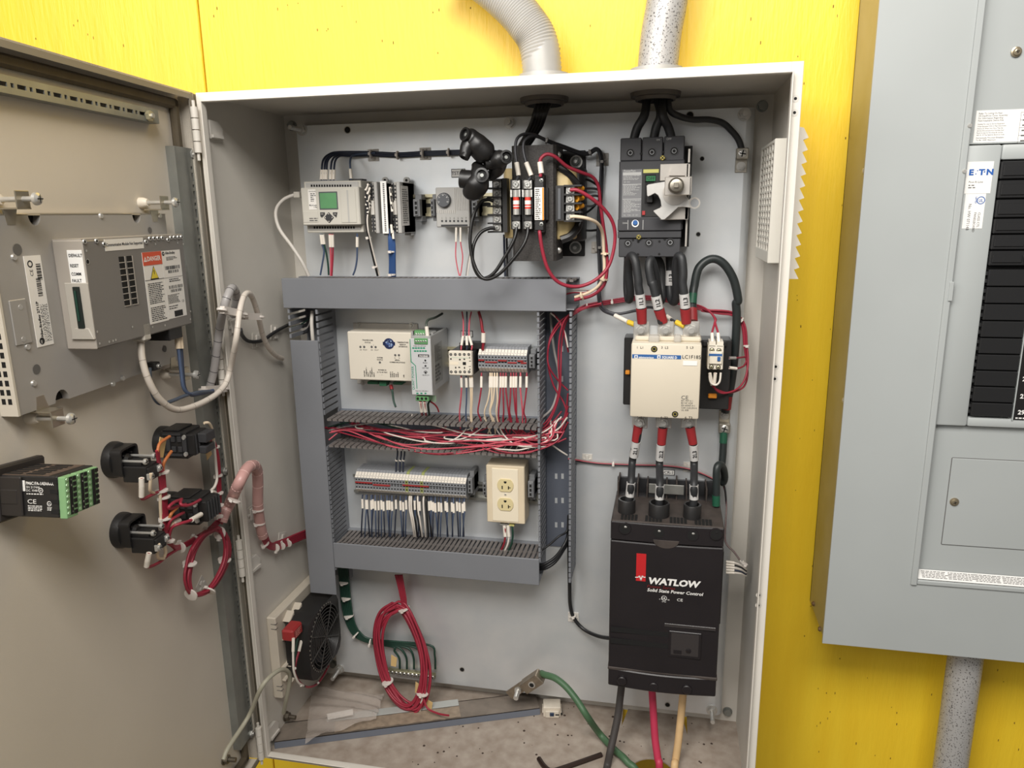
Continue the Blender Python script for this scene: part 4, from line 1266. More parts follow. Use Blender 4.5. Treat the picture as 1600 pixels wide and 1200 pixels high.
txt(b, ZS, '18-29.5 V', 978, 728, .0030, 'C', d, 1)
txt(b, ZS, 'Input AC 100-240 V', 932, 912, .0026, 'C', d, 1)
for (x, y, r_) in ((972, 549, .0016), (974, 612, .0016), (976, 692, .0018)):
    s = W(*ZS(x, y), d)
    b.disc(s.x, s.z, PY - d - .0004, r_, 12, 1)
s = W(*ZS(976, 692), d)
b.add([V((s.x + math.cos(t_) * r_, PY - d - .0004, s.z + math.sin(t_) * r_)) for k in range(9) for t_ in (PI * k / 8,) for r_ in (.0026, .0033)], [(2 * k, 2 * k + 1, 2 * k + 3, 2 * k + 2) for k in range(8)], 1)
rect(b, ZS, 886, 478, 1016, 512, d + .0003, .0001, 0, 1)
txt(b, ZS, 'PHOENIX', 956, 506, .0036, 'C', d, 2, .03, .95, 0, .0006)
for (y, x0, n) in ((405, 818, 5), (440, 838, 5), (936, 866, 3)):
    for i in range(n):
        rect(b, ZS, x0 + i * (31 if n == 5 else 48), y - 10, x0 + 26 + i * (31 if n == 5 else 46), y + 8, d + .0003, .0001, 0, 0)
pl = [(788, 300), (796, 300), (810, 560), (862, 610), (878, 880), (870, 880), (854, 614), (800, 565)]
pv = [W(*ZS(x, y), d) for x, y in pl]
b.add([V((q.x, PY - d - .0003, q.z)) for q in pv], [(0, 1, 2, 7), (7, 2, 3, 6), (6, 3, 4, 5)], 0)
b.build('front_print', [TEAL, INK, WHT], ps)
SD2 = Frame((c.x, 0, 0), (0, 1, 0), (-1, 0, 0))
b = MB(SD2).box(PY - .082, PY - .04, -.0003, 0, c.z + .014, zt_ - .012, 0, 0)
b.lines(PY - .08, PY - .044, c.z + .05, zt_ - .014, -.0005, 14, 1, .45, .5)
b.lines(PY - .08, PY - .05, c.z + .018, c.z + .046, -.0005, 5, 1, .7, .3)
b.build('side_label', [mat('side_label_grey', (160, 160, 156), .45, .2), GINK], ps)
# ---------------------------------------------------------------- small contactor
ZR = zc(690, 480, 10)
d = .066
a, c = W(*ZR(102, 684), d), W(*ZR(478, 1076), d)
mc = thing('small_contactor', 'small cream faced contactor between power supply and upper terminal blocks', 'contactor', (a.x, PY, c.z))
MB().box(a.x + .001, c.x + .002, PY - d + .008, PY - .004, c.z + .001, a.z - .001, .001).box(a.x + .012, c.x + .012, PY - .042, PY - .02, a.z - .001, a.z + .010, .001).build('body', BLK, mc)
MB().box(a.x, c.x, PY - d, PY - d + .01, c.z, a.z, .0015).build('face', IVORY, mc)
b = MB()
for i in range(5):
    for y in (738, 1010):
        s = W(*ZR(145 + i * 70 + (6 if y > 800 else 0), y), d)
        b.disc(s.x, s.z, PY - d - .0003, .0023, 14, 0).ring(s.x, s.z, PY - d - .0005, .0007, .0013, 10, 1)
for (x, y, w2, h2) in ((145, 808, 12, 12), (285, 818, 14, 11), (355, 813, 13, 11), (438, 790, 6, 14), (355, 880, 26, 24), (220, 944, 9, 14), (275, 940, 14, 9), (358, 948, 9, 16), (440, 926, 16, 4), (442, 972, 7, 12), (443, 842, 14, 5)): rect(b, ZR, x - w2, y - h2, x + w2, y + h2, d + .0003, .0001, 0, 0)
rect(b, ZR, 124, 848, 266, 902, d + .0003, .0001, 0, 2)
rect(b, ZR, 150, 784, 430, 796, d + .0003, .0001, 0, 3)
b.build('face_detail', [HOLE, STEEL, mat('window_cream', (238, 226, 204), .4), mat('pale_print', (176, 206, 182), .5)], mc)
# ---------------------------------------------------------------- terminal blocks
TBG = mat('terminal_grey', (138, 140, 144), .5)
ORD = ('first second third fourth fifth sixth seventh eighth ninth tenth eleventh twelfth thirteenth fourteenth fifteenth sixteenth seventeenth eighteenth nineteenth twentieth').split()
def nth(i, n):
    return ORD[i] + ' from left' if i < (n + 1) // 2 else (ORD[n - 1 - i] + ' from right' if i < n - 1 else 'rightmost')
def terminal_row(zcv, x0, x1, n, ytop, ymid, ybot, d, where, group, red, green=()):
    A0, A1 = W(*zcv(x0, ymid), d), W(*zcv(x1, ymid), d)
    # the row follows the rail, level
    zt = W(*zcv((x0 + x1) / 2, ytop), d).z
    zb = W(*zcv((x0 + x1) / 2, ybot), d).z
    zm = (zt + zb) / 2
    hh = (zt - zb) / 2
    pitch = (A1.x - A0.x) / n
    def make(i, m):
        x = A0.x + i * pitch
        o = thing('terminal_block', None, 'terminal block', (x, PY, zb), group)
        pr = [(PY - .008, zm + hh + .003), (PY - d + .012, zm + hh + .003), (PY - d + .009, zm + hh), (PY - d, zm + hh * .55), (PY - d, zm + hh * .16), (PY - d + .002, zm + hh * .14), (PY - d + .002, zm - hh * .14), (PY - d, zm - hh * .16), (PY - d, zm - hh * .55), (PY - d + .009, zm - hh), (PY - d + .012, zm - hh - .003), (PY - .008, zm - hh - .003)]
        MB().prism(pr, x + pitch * .03, x + pitch * .97, 0).build('block_body', m, o)
        k = MB()
        r_ = pitch * .27
        for s in (.36, -.36): k.disc(x + pitch / 2, zm + s * hh, PY - d - .0002, r_, 10)
        for s in (.075, -.075): k.quad(x + pitch * .22, x + pitch * .78, zm + (s - .05) * hh, zm + (s + .05) * hh, PY - d + .0017)
        for s in (1, -1):
            z_ = zm + s * (hh + .0031)
        k.build('wire_opening', HOLE, o)
        for s in (1, -1):
            mk = MB()
            q = [(PY - d + .0082, zm + s * hh * .97), (PY - d - .0006, zm + s * hh * .56), (PY - d + .001, zm + s * hh * .54), (PY - d + .010, zm + s * hh * .95)]
            mk.prism(q, x + pitch * .06, x + pitch * .94, 0)
            if s > 0: mk.add([(x + pitch * .35, PY - d + .0024, zm + hh * .70), (x + pitch * .65, PY - d + .0024, zm + hh * .70), (x + pitch * .65, PY - d + .0050, zm + hh * .82), (x + pitch * .35, PY - d + .0050, zm + hh * .82)], [(0, 1, 2, 3)], 1)
            mk.build('marker', [FERR, INK], o)
        return o
    grn = mat('green_yellow', (148, 156, 92), .5)
    first, firstg = None, None
    ex = {}
    for i in range(n):
        if i in green:
            o = make(i, grn)
            o['label'] = '%s green and yellow terminal block, the %s of the two in the lower strip' % ('slim', 'left one' if i == green[0] else 'right one')
            del o['group']
            o['group'] = 'earth terminal blocks'
        elif first is None:
            first = make(i, TBG)
            fi = i
            first['label'] = '%s grey terminal block in %s' % (nth(i, n), where)
        else:
            copy_tree(first, ((i - fi) * pitch, 0, 0), label='%s grey terminal block in %s' % (nth(i, n), where))
    return A0.x, pitch, zm, hh
ux, up_, uz, uh = terminal_row(ZR, 572, 1332, 15, 668, 850, 1032, .050, 'the short upper row', 'upper terminal blocks', ())
for k_, (i0, i1, s) in enumerate(((0, 2, 1), (2, 6, -1), (6, 9, 1), (9, 12, -1), (12, 14, 1), (13, 15, -1))):
    b = MB().box(ux + i0 * up_ + .0006, ux + i1 * up_ - .0006, PY - .0515, PY - .047, uz + (s * .08 - .055) * uh, uz + (s * .08 + .055) * uh, .0004)
    b.build('bridge_bar', REDP, label='%s red bridge bar plugged across the upper terminal blocks' % nth(k_, 6), cat='bridge bar', group='upper bridge bars')
ZL = zc(545, 720, 7.2727)
lx, lp_, lz, lh = terminal_row(ZL, 74, 1330, 37, 172, 290, 408, .050, 'the long lower strip', 'lower terminal blocks', (), (17, 22))
for (i0, i1, s, lab) in ((0, 6, 1, 'red bridge bar at the left end of the lower strip'), (6, 12, -1, 'red bridge bar second from the left on the lower strip'), (16, 25, 1, 'long red bridge bar in the middle of the lower strip')):
    MB().box(lx + i0 * lp_ + .0006, lx + i1 * lp_ - .0006, PY - .0515, PY - .047, lz + (s * .08 - .06) * lh, lz + (s * .08 + .06) * lh, .0004).build('bridge_bar', REDP, label=lab, cat='bridge bar', group='lower bridge bars')
# ---------------------------------------------------------------- socket box
ZO = zc(740, 700, 5.714)
d = .052
a, c = W(*ZO(110, 150), d), W(*ZO(458, 683), d)
so = thing('socket_box', 'cream power socket box with two outlets clipped to the lower rail', 'socket', (a.x, PY, c.z))
OLD = mat('aged_ivory', (222, 206, 178), .5, noise=.05, nscale=20)
MB().box(a.x, c.x, PY - d, PY - .012, c.z, a.z, .0012).build('box', OLD, so)
b = MB()
rect(b, ZO, 160, 180, 402, 665, d + .0012, .002, .0006)
pt = b.build('face_plate', mat('plate_cream', (240, 228, 204), .4), so)
RC = mat('receptacle_cream', (222, 206, 158), .4)
for yc in (333, 502):
    q = W(*ZO(284, yc), d + .0015)
    R_, hh_ = .0138, .0112
    poly = []
    for k in range(40):
        an = 2 * PI * k / 40
        poly.append((q.x + math.cos(an) * R_, q.z + max(-hh_, min(hh_, math.sin(an) * R_))))
    rc = MB().prism(poly, PY - d - .0030, PY - d - .001, b=.0004).build('receptacle', RC, so)
    y_ = PY - d - .0031
    k = MB().quad(q.x - .0062, q.x - .0042, q.z - .0066, q.z - .0006, y_).quad(q.x + .0046, q.x + .0064, q.z - .0066, q.z - .0006, y_).quad(q.x + .0046, q.x + .0092, q.z - .0042, q.z - .0028, y_)
    k.add([(q.x + math.cos(t_) * .0024, y_, q.z + .006 + math.sin(t_) * .0024) for t_ in [PI + PI * j / 8 for j in range(9)]] + [(q.x + .0024, y_, q.z + .0075), (q.x - .0024, y_, q.z + .0075)], [list(range(11))])
    k.build('slot', HOLE, rc)
q = W(*ZO(284, 415), d + .0015)
MB().screw((q.x, PY - d - .001, q.z), .0022, h=.0008).build('plate_screw', [IVORY, GINK], so)
b = MB()
rect(b, ZO, 235, 676, 300, 690, .046, .012, 0)
rect(b, ZO, 318, 678, 362, 700, .046, .012, 0, 1)
b.build('clamp', [STEEL, mat('pale_yellow', (214, 206, 130), .5)], so)
# ---------------------------------------------------------------- engraved tags on the plate
def tag_plate(label, tx, px0, py0, px1, py1, size):
    a, c = W(px0, py0, .001), W(px1, py1, .001)
    b = MB().box(a.x, c.x, PY - .0012, PY, c.z, a.z, .0002)
    b.quad(a.x + .001, c.x - .001, c.z + .001, a.z - .001, PY - .0014, 1)
    b.text(tx, (a.x + c.x) / 2, PY - .0016, (a.z + c.z) / 2 - size * .35, size, 'C', m=0, bold=.01)
    b.build('name_tag', [BLK2, WHT], label=label, cat='tag')
tag_plate('white name tag on the plate half hidden by a rubber boot', 'TSTAT', 705, 264, 727, 277, .0075)
tag_plate('white name tag on the plate above the black power controller', 'SCR-1', 1032, 733, 1054, 743, .0072)
tag_plate('white name tag behind the wires above the small contactor', 'CR1', 719.5, 516.5, 739, 527, .006)
# ---------------------------------------------------------------- wires on the plate
def wire(name, label, cat, group, pts, r, m, mk=None, n=6, sm=5, frame=None, mkm=None):
    """pts are points in space; mk lists marker sleeves as pairs of points"""
    pts = [V(p) for p in pts]
    o = MB().tube(pts, r, n, smooth=sm).build(name, m, None, origin=pts[0], label=label, cat=cat, group=group, ang=80)
    for (p, q) in (mk or []):
        MB().tube([V(p), V(q)], r * 1.45 + .0003, 8, smooth=0).build('marker_sleeve', mkm or FERR, o, ang=50)
    return o
def pz(z, pts): return [W(*z(x, y), d) for (x, y, d) in pts]
def ring_tie(parent, p, dv, r, head=None, m=None):
    """nylon tie: a thin band and its square head"""
    p, dv = V(p), V(dv).normalized()
    b = MB().lathe(p - dv * .0012, dv, [(0, r), (.0002, r + .0007), (.0022, r + .0007), (.0024, r)], 14)
    h = V(head).normalized() if head else (V((0, -1, 0)) - dv * dv.dot(V((0, -1, 0)))).normalized()
    q = p + h * (r + .0012)
    e2 = dv.cross(h)
    vs = [q + dv * (.0019 * a) + h * (.0016 * b_) + e2 * (.0022 * c_) for a in (-1, 1) for b_ in (-1, 1) for c_ in (-1, 1)]
    b.add(vs, [(0, 1, 3, 2), (4, 6, 7, 5), (0, 4, 5, 1), (2, 3, 7, 6), (0, 2, 6, 4), (1, 5, 7, 3)])
    return b.build('cable_tie', m or TIE, parent)
def tie_mount(label, px, py, fr=None, off=PY, rot=0., s=.0095):
    fr = fr or WF
    q = fr.at(px, py, off)
    c_, si = math.cos(math.radians(rot)), math.sin(math.radians(rot))
    b = MB(fr)
    def R_(u, v_): return (q.x + u * c_ - v_ * si, q.z + u * si + v_ * c_)
    b.prism([R_(-s, -s), R_(s, -s), R_(s, s), R_(-s, s)], off - .0012, off, b=.0003)
    b.prism([R_(-s * .35, -s * .8), R_(s * .35, -s * .8), R_(s * .35, s * .8), R_(-s * .35, s * .8)], off - .0042, off - .0012, b=.0008)
    b.prism([R_(-s * .8, -s * .18), R_(s * .8, -s * .18), R_(s * .8, s * .18), R_(-s * .8, s * .18)], off - .0034, off - .0012, b=.0006)
    return b.build('tie_mount', PALE, label=label, cat='tie mount', group='adhesive tie mounts')
# -- controller, upper side
gA = 'blue wires above the controller'
for i, (x, xt) in enumerate(((365, 420), (383, 440), (398, 455), (428, 478), (450, 500))):
    yb_ = 255 + i * 7
    o = wire('control_wire', '%s of the five blue wires arching out of the controller top' % ('leftmost second middle fourth rightmost'.split()[i]), 'wire', gA,
         pz(Z1, [(x, 452, .058), (x + 3, 375, .058), (x + 14, 310, .045), (xt, 270 + i * 3, .028), (xt + 70, yb_, .014), (720, 268 + (i - 2) * 6, .006 + .003 * (i % 2)), (900, 276 + (i - 2) * 6, .006 + .003 * (i % 2)), (1080, 266 + (i - 2) * 6, .007), (1330, 258 + (i - 2) * 6, .008), (1500, 250 + (i - 2) * 5, .008), (1640, 260, .01)]), .0017, DKBLUE, [(W(*Z1(x, 446), .058), W(*Z1(x + 3, 378), .058))])
    if i == 2:
        for x_, y_ in ((710, 270), (895, 278), (1070, 267), (1250, 260)): ring_tie(o, W(*Z1(x_, y_), .009), (1, 0, 0), .0062)
wire('control_wire', 'single blue wire from the right of the controller top to the bundle', 'wire', gA, pz(Z1, [(572, 448, .05), (566, 370, .05), (566, 310, .04), (585, 280, .02), (650, 268, .012), (740, 262, .012)]), .0016, BLUEW, [(W(*Z1(572, 440), .05), W(*Z1(566, 372), .05))])
tie_mount('square tie mount under the blue bundle, left of the two', *Z1(727, 278))
tie_mount('square tie mount under the blue bundle beside the uppermost rubber boot', *Z1(1088, 268))
# -- controller, lower side
gB = 'wires below the controller'
for lab, m, pts in (('blue wire leftmost below the controller', BLUEW, [(362, 825), (370, 895), (384, 945), (372, 1030), (358, 1110)]), ('dark green wire second below the controller', DKGREEN, [(374, 825), (384, 895), (400, 960), (412, 1040), (416, 1110)]), ('left red wire below the controller', PINKW, [(424, 825), (428, 915), (432, 1000), (430, 1115)]), ('right red wire below the controller', REDW, [(442, 825), (445, 915), (444, 1000), (437, 1115)]), ('single blue wire below the right of the controller', BLUEW, [(614, 822), (614, 915), (612, 1000), (600, 1070), (585, 1110)])):
    p = pz(Z1, [(x, y, .058 - .010 * k / len(pts)) for k, (x, y) in enumerate(pts)])
    wire('control_wire', lab, 'wire', gB, p, .0016, m, [(p[0] + (p[1] - p[0]) * (.25 if 'single' in lab else .05), p[1])])
# -- module wires
gC = 'wires at the input output modules'
wire('control_wire', 'thick black wire dropping from the first module', 'wire', gC, pz(Z1, [(690, 560, .074), (676, 660, .076), (680, 760, .076), (695, 850, .07), (720, 960, .06), (758, 1115, .05)]), .0024, BKW)
wp = wire('control_wire', 'white wire running along the thick black one below the modules', 'wire', gC, pz(Z1, [(696, 640, .077), (684, 720, .079), (690, 800, .079), (702, 850, .074), (728, 960, .064), (768, 1115, .054)]), .0013, WHITEW)
for x_, y_ in ((693, 852), (738, 1055)): ring_tie(wp, W(*Z1(x_, y_), .066), (.25, 0, -1), .0040)
for i in range(7):
    x0_, y0_ = 674 + random.uniform(0, 16), 478 + i * 26
    p, q = W(*Z1(x0_ + 14, y0_), .074), W(*Z1(x0_ - 6 + i, y0_ + 46), .079)
    wire('module_lead', '%s short marked lead in the first module terminals' % nth(i, 7).replace('left', 'top').replace('right', 'bottom').replace('bottommost', 'lowest'), 'wire', gC, [W(*Z1(x0_ + 26, y0_ - 6), .069), p, q, W(*Z1(692, 650 + i * 6), .078)], .0011, BKW, [(p, q)])
for i in range(5):
    o = wire('control_wire', '%s of the blue wires dropping from the last module' % nth(i, 5), 'wire', gC, pz(Z1, [(838 + i * 6, 790, .066), (836 + i * 8, 850, .07), (838 + i * 9, 930, .068), (842 + i * 8, 1010, .062), (840 + i * 9, 1120, .052)]), .0021, mat('bright_blue_wire', (52, 84, 136), .45))
    if i == 2:
        for y_ in (948, 1108): ring_tie(o, W(*Z1(852, y_), .066), (0, 0, 1), .0060)
for i, (x, y) in enumerate(((842, 500), (846, 560), (852, 610), (850, 760), (860, 800))):
    p, q = W(*Z1(x, y), .074), W(*Z1(x + 6, y + 60), .076)
    wire('module_lead', '%s short marked lead beside the last module' % nth(i, 5).replace('left', 'top').replace('right', 'bottom').replace('bottommost', 'lowest'), 'wire', gC, [W(*Z1(x + 16, y - 14), .069), p, q, W(*Z1(848, 830), .070)], .0012, BKW, [(p, q)])
# -- thermostat
gD = 'wires below the thermostat'
for lab, m, pts in (('left red wire looping below the thermostat', PINKW, [(1302, 778), (1300, 880), (1298, 980), (1312, 1070), (1324, 1115)]), ('right red wire looping below the thermostat', PINKW, [(1332, 778), (1332, 880), (1346, 980), (1338, 1070), (1330, 1115)]), ('left white wire below the thermostat', GREYW, [(1385, 778), (1392, 860), (1398, 930), (1380, 1030), (1368, 1115)]), ('right white wire below the thermostat', WHITEW, [(1398, 790), (1404, 900), (1402, 960), (1390, 1040), (1380, 1115)])):
    p = pz(Z1, [(x, y, .038 + .003 * k) for k, (x, y) in enumerate(pts)])
    wire('control_wire', lab, 'wire', gD, p, .0011, m, [(p[0], p[1])] if 'red' in lab else None)
# -- grey network cable at the left of the controller
nw = wire('network_cable', 'pale grey network cable looping from the controller left side into the duct', 'cable', None, pz(Z1, [(212, 553, .050), (165, 558, .052), (105, 585, .055), (58, 640, .058), (50, 710, .06), (80, 800, .06), (160, 910, .058), (232, 1020, .056), (278, 1115, .05)]), .0029, mat('pale_cable', (206, 200, 192), .5), n=8)
p, q = W(*Z1(222, 553), .05), W(*Z1(178, 556), .051)
MB().box(q.x, p.x, p.y - .005, p.y + .005, p.z - .0048, p.z + .0048, .001).build('plug', mat('pale_plug', (196, 190, 180), .4), nw)
# -- transformer
ZA = zc(660, 140, 3.528)
gE = 'wires at the transformer'
def za(pts): return pz(ZA, pts)
GB = mat('grey_black_wire', (58, 58, 62), .42)
wire('power_wire', 'outer black loop from the left terminals to the right fuse', 'wire', gE, za([(392, 615, .099), (362, 606, .103), (322, 622, .112), (280, 700, .12), (263, 820, .124), (275, 930, .126), (310, 1015, .128), (355, 1045, .13), (425, 1015, .13), (500, 935, .128), (555, 860, .125), (578, 800, .12), (582, 752, .115)]), .0026, RUB, n=8)
wire('power_wire', 'inner black loop from the lowest left terminal to the left fuse', 'wire', gE, za([(400, 764, .099), (365, 766, .103), (318, 792, .11), (282, 860, .118), (278, 950, .122), (305, 1020, .125), (345, 1040, .126), (400, 1005, .126), (455, 920, .124), (500, 840, .121), (516, 790, .118), (519, 752, .115)]), .0026, RUB, n=8)
tw1 = wire('power_wire', 'left grey wire arching up from the first fuse towards the contactor', 'wire', gE, za([(519, 500, .116), (528, 470, .116), (519, 402, .114), (512, 320, .112), (524, 268, .11), (560, 245, .104), (620, 250, .09), (685, 278, .075), (780, 312, .05), (870, 345, .03), (915, 347, .022), (955, 324, .016), (982, 345, .014), (992, 400, .012), (990, 520, .010), (982, 660, .010), (975, 800, .010), (980, 920, .010), (984, 1010, .010)]) + pz(Z5, [(132, 30, .012), (122, 120, .014), (130, 195, .016), (152, 232, .03), (215, 258, .05), (285, 292, .07), (335, 312, .085), (352, 328, .093)]), .0022, GB, [(W(*ZA(530, 474), .117), W(*ZA(519, 402), .115)), (W(*Z5(216, 258), .051), W(*Z5(285, 292), .071))], n=8)
tw2 = wire('power_wire', 'right grey wire arching up from the second fuse towards the contactor', 'wire', gE, za([(584, 500, .116), (596, 476, .116), (572, 402, .114), (557, 335, .112), (562, 285, .11), (595, 258, .104), (640, 262, .09), (690, 286, .078), (780, 322, .053), (870, 354, .033), (918, 356, .025), (958, 334, .02), (975, 352, .018), (984, 402, .016), (980, 520, .014), (972, 660, .014), (966, 800, .014), (972, 920, .014), (976, 1010, .014)]) + pz(Z5, [(138, 30, .016), (130, 120, .018), (138, 190, .02), (165, 228, .03), (230, 248, .035), (330, 230, .036), (400, 212, .04), (450, 225, .05), (500, 262, .065), (545, 292, .08), (600, 322, .09), (628, 334, .096)]), .0022, GB, [(W(*ZA(600, 474), .117), W(*ZA(572, 402), .115)), (W(*Z5(500, 262), .066), W(*Z5(522, 278), .074))], n=8)
for (x, y, x2, y2, d_) in ((288, 294, 336, 312, .078), (552, 294, 600, 316, .087)):
    MB().tube([W(*Z5(x, y), d_), W(*Z5(x2, y2), d_ + .008)], .0040, 10, smooth=0).build('crimp_sleeve', mat('yellow_crimp', (222, 186, 52), .45), tw1 if x < 400 else tw2)
for x_, y_, dv in ((686, 282, (1, 0, -.35)), (925, 348, (1, 0, .4)), (990, 398, (0, 0, 1)), (978, 870, (0, 0, 1))): ring_tie(tw1, W(*ZA(x_, y_), .076 if x_ < 700 else .024 if x_ < 950 else .012), dv, .0042, m=GREYW)
tie_mount('square tie mount on the plate right of the transformer top', *ZT(1150, 168))
tie_mount('square tie mount on the plate right of the transformer foot', *ZT(1102, 952), s=.009)
wire('power_wire', 'red wire arching from the fuse holder top and down the right side', 'wire', gE, za([(650, 480, .121), (652, 465, .121), (648, 400, .119), (660, 372, .118), (690, 356, .116), (735, 372, .112), (800, 425, .1), (880, 458, .085), (940, 484, .07), (972, 540, .06), (982, 640, .055), (998, 760, .05), (1014, 880, .05), (1018, 990, .05), (1000, 1078, .05), (935, 1135, .048), (838, 1160, .045)]), .0026, REDW, [(W(*ZA(656, 462), .121), W(*ZA(648, 400), .119))], n=8)
wire('power_wire', 'red wire looping from the right terminals to the fuse holder foot', 'wire', gE, za([(815, 553, .112), (858, 556, .112), (930, 598, .105), (1000, 658, .09), (1046, 725, .08), (1062, 800, .075), (1052, 895, .075), (1022, 980, .078), (960, 1045, .085), (880, 1082, .092), (800, 1082, .1), (735, 1050, .108), (690, 985, .114), (662, 890, .118), (648, 800, .12), (646, 780, .118)]), .0027, REDW, n=8)
cw = wire('power_wire', 'cream wire curving down from the lowest right terminal', 'wire', gE, za([(815, 702, .112), (845, 700, .112), (915, 712, .105), (970, 742, .085), (994, 800, .065), (1000, 900, .055), (1002, 1000, .052), (980, 1070, .05), (925, 1115, .048), (840, 1145, .045)]), .0025, CREAMW, n=8)
for x_, y_, dv in ((1008, 904, (0, 0, 1)), (1000, 1046, (.2, 0, 1)), (880, 1138, (1, 0, .35))): ring_tie(cw, W(*ZA(x_, y_), .052), dv, .0062, m=CREAMW)
for i, pts in enumerate(([(850, 545, .1), (885, 545, .09), (960, 548, .04), (985, 575, .02), (985, 640, .015)], [(850, 600, .1), (885, 598, .09), (950, 585, .04), (980, 600, .02), (985, 660, .015)], [(850, 645, .1), (885, 640, .09), (940, 640, .04), (975, 610, .02), (982, 580, .015)], [(890, 490, .04), (930, 505, .03), (965, 530, .02), (985, 570, .015)], [(880, 690, .05), (930, 660, .03), (985, 600, .015)], [(885, 775, .04), (930, 777, .02), (978, 772, .012)])):
    p = za(pts)
    lab = ('uppermost', 'middle', 'lowest')[i] + ' black lead with an orange sleeve right of the transformer' if i < 3 else ('upper', 'middle', 'lower')[i - 3] + ' plain black lead from the transformer coil'
    o = wire('coil_lead', lab, 'wire', gE, p, .0018, RUB)
    if i < 3: MB().tube([p[0], p[1]], .0052, 10, smooth=0, rfun=lambda u: 1 - .35 * u).build('orange_sleeve', mat('orange_sleeve', (206, 140, 36), .5), o)
for k in (0, 1): wire('power_wire', ('left', 'right')[k] + ' dark wire running down the plate behind the black loops', 'wire', gE, za([(450 + k * 14, 800, .02), (452 + k * 14, 900, .012), (456 + k * 12, 1030, .014)]), .0019, (DKBLUE, BKW)[k])
for i, (m, y) in enumerate(((GREYW, 1105), (REDW, 1118), (GREYW, 1112))):
    wire('control_wire', ('upper grey', 'red', 'lower grey')[i] + ' wire poking out of the upper duct end', 'wire', gE, za([(780, y + 12, .03), (830, y, .032), (880, y - 3 + i * 3, .032), (936, 1106 + i * 4, .03)]), .0017, m)
# -- black supply cables under the left conduit
for i in range(4):
    wire('supply_cable', ('rearmost', 'front left', 'front middle', 'rightmost')[i] + ' black cable bundled below the left conduit', 'cable', 'supply cables below the left conduit', [V((hl.x - .010 + i * .007, hl.y + (.006 if i == 0 else -.002), H - .004))] + za([(625 + i * 18, 120, .075), (604 + i * 17, 190, .065), (570 + i * 14, 260, .05), (535 + i * 12, 330, .04), (520 + i * 12, 420, .03)]), .0042, RUB, n=8)
# -- supply cables at the right conduit to the breaker
for i, pts in enumerate(([(300, 165, .06), (262, 235, .062), (244, 292, .06), (238, 330, .06)], [(385, 165, .06), (362, 235, .062), (350, 290, .06), (346, 330, .06)], [(395, 165, .066), (425, 235, .062), (440, 285, .06), (448, 330, .06)])):
    z_ = zc(920, 130, 3.43)
    wire('supply_cable', ('left', 'middle', 'right')[i] + ' thick black cable from the right conduit to the breaker', 'cable', 'breaker supply cables', [V((hr.x + (i - 1) * .012, hr.y, H - .003))] + pz(z_, pts), .0064, CABLE, n=10)
ZQ = zc(920, 130, 3.43)
wire('earth_cable', 'thinner black cable sweeping from the right conduit to the upper lug', 'cable', None, [V((hr.x + .018, hr.y, H - .003))] + pz(ZQ, [(432, 140, .06), (480, 175, .045), (560, 195, .03), (640, 195, .025), (715, 212, .02), (765, 255, .016), (800, 300, .012), (818, 350, .010), (820, 368, .009)]), .0046, CABLE, n=8)
# -- big looped cables from breaker to contactor
LBL = mat('cable_label', (196, 194, 192), .45)
def cable_text(parent, p, q, r, tx, size):
    """a printed wrap-around label with lettering on its visible side"""
    p, q = V(p), V(q)
    MB().tube([p, q], r * 1.16, 18, smooth=0).build('cable_label', LBL, parent, ang=50)
    up = (q - p).normalized()
    if up.z < 0: up = -up; p, q = q, p
    out = (V((.12, -1, 0)) - up * V((.12, -1, 0)).dot(up)).normalized()
    side = out.cross(up)
    vs, fs = text_mesh(tx, .02)
    wx = max(a[0] for a in vs)
    hy = max(a[1] for a in vs)
    mid = (p + q) / 2
    res = []
    for a in vs:
        u, v_ = (a[0] - wx / 2) * size, (a[1] - hy / 2) * size
        an = v_ / (r * 1.32)
        res.append(mid + up * u + (out * math.cos(an) + side * math.sin(an)) * r * 1.34)
    MB().add(res, fs).build('label_lettering', INK, parent)
def power_cable(label, pts, lab, sleeve, tx, r=.0062, group=None, lug=None):
    o = MB().tube(pts, r, 14, smooth=8).build('power_cable', CABLE, None, origin=pts[0], label=label, cat='cable', group=group, ang=80)
    for l in (lab if isinstance(lab, list) else [lab]):
        cable_text(o, l[0], l[1], r, tx, .0086)
    if sleeve: MB().tube(sleeve, r * 1.28, 14, smooth=0, rfun=lambda u: 1 - .12 * u).build('red_sleeve', REDSL, o, ang=50)
    if lug: MB().tube(lug, r * .95, 12, smooth=0).build('cable_lug', STEEL, o)
    return o
gL = 'cables between breaker and contactor'
q5 = lambda x, y, d: W(*Z5(x, y), d)
qq = lambda x, y, d: W(*ZQ(x, y), d)
power_cable('looped black cable numbered 1L1 from breaker to contactor', [qq(212, 910, .045), qq(208, 990, .045), qq(206, 1100, .048), qq(214, 1160, .058), qq(222, 1120, .068), qq(212, 1010, .076), qq(216, 945, .086), qq(232, 925, .094), qq(250, 960, .1), qq(264, 1050, .102), q5(344, 95, .102), q5(352, 140, .102), q5(361, 215, .1), q5(363, 292, .096)], (q5(352, 140, .102), q5(360, 214, .1)), [q5(360, 218, .1), q5(364, 298, .095)], '1L1', group=gL)
power_cable('looped black cable numbered 1L2 from breaker to contactor', [qq(316, 915, .045), qq(380, 960, .045), qq(390, 1080, .048), qq(392, 1150, .058), qq(378, 1165, .066), qq(366, 1080, .076), qq(350, 990, .086), qq(332, 946, .092), qq(322, 985, .098), qq(336, 1070, .1), q5(422, 80, .102), q5(440, 150, .102), q5(458, 225, .1), q5(474, 298, .096)], (q5(440, 150, .102), q5(455, 220, .1)), [q5(457, 224, .1), q5(480, 296, .095)], '1L2', group=gL)
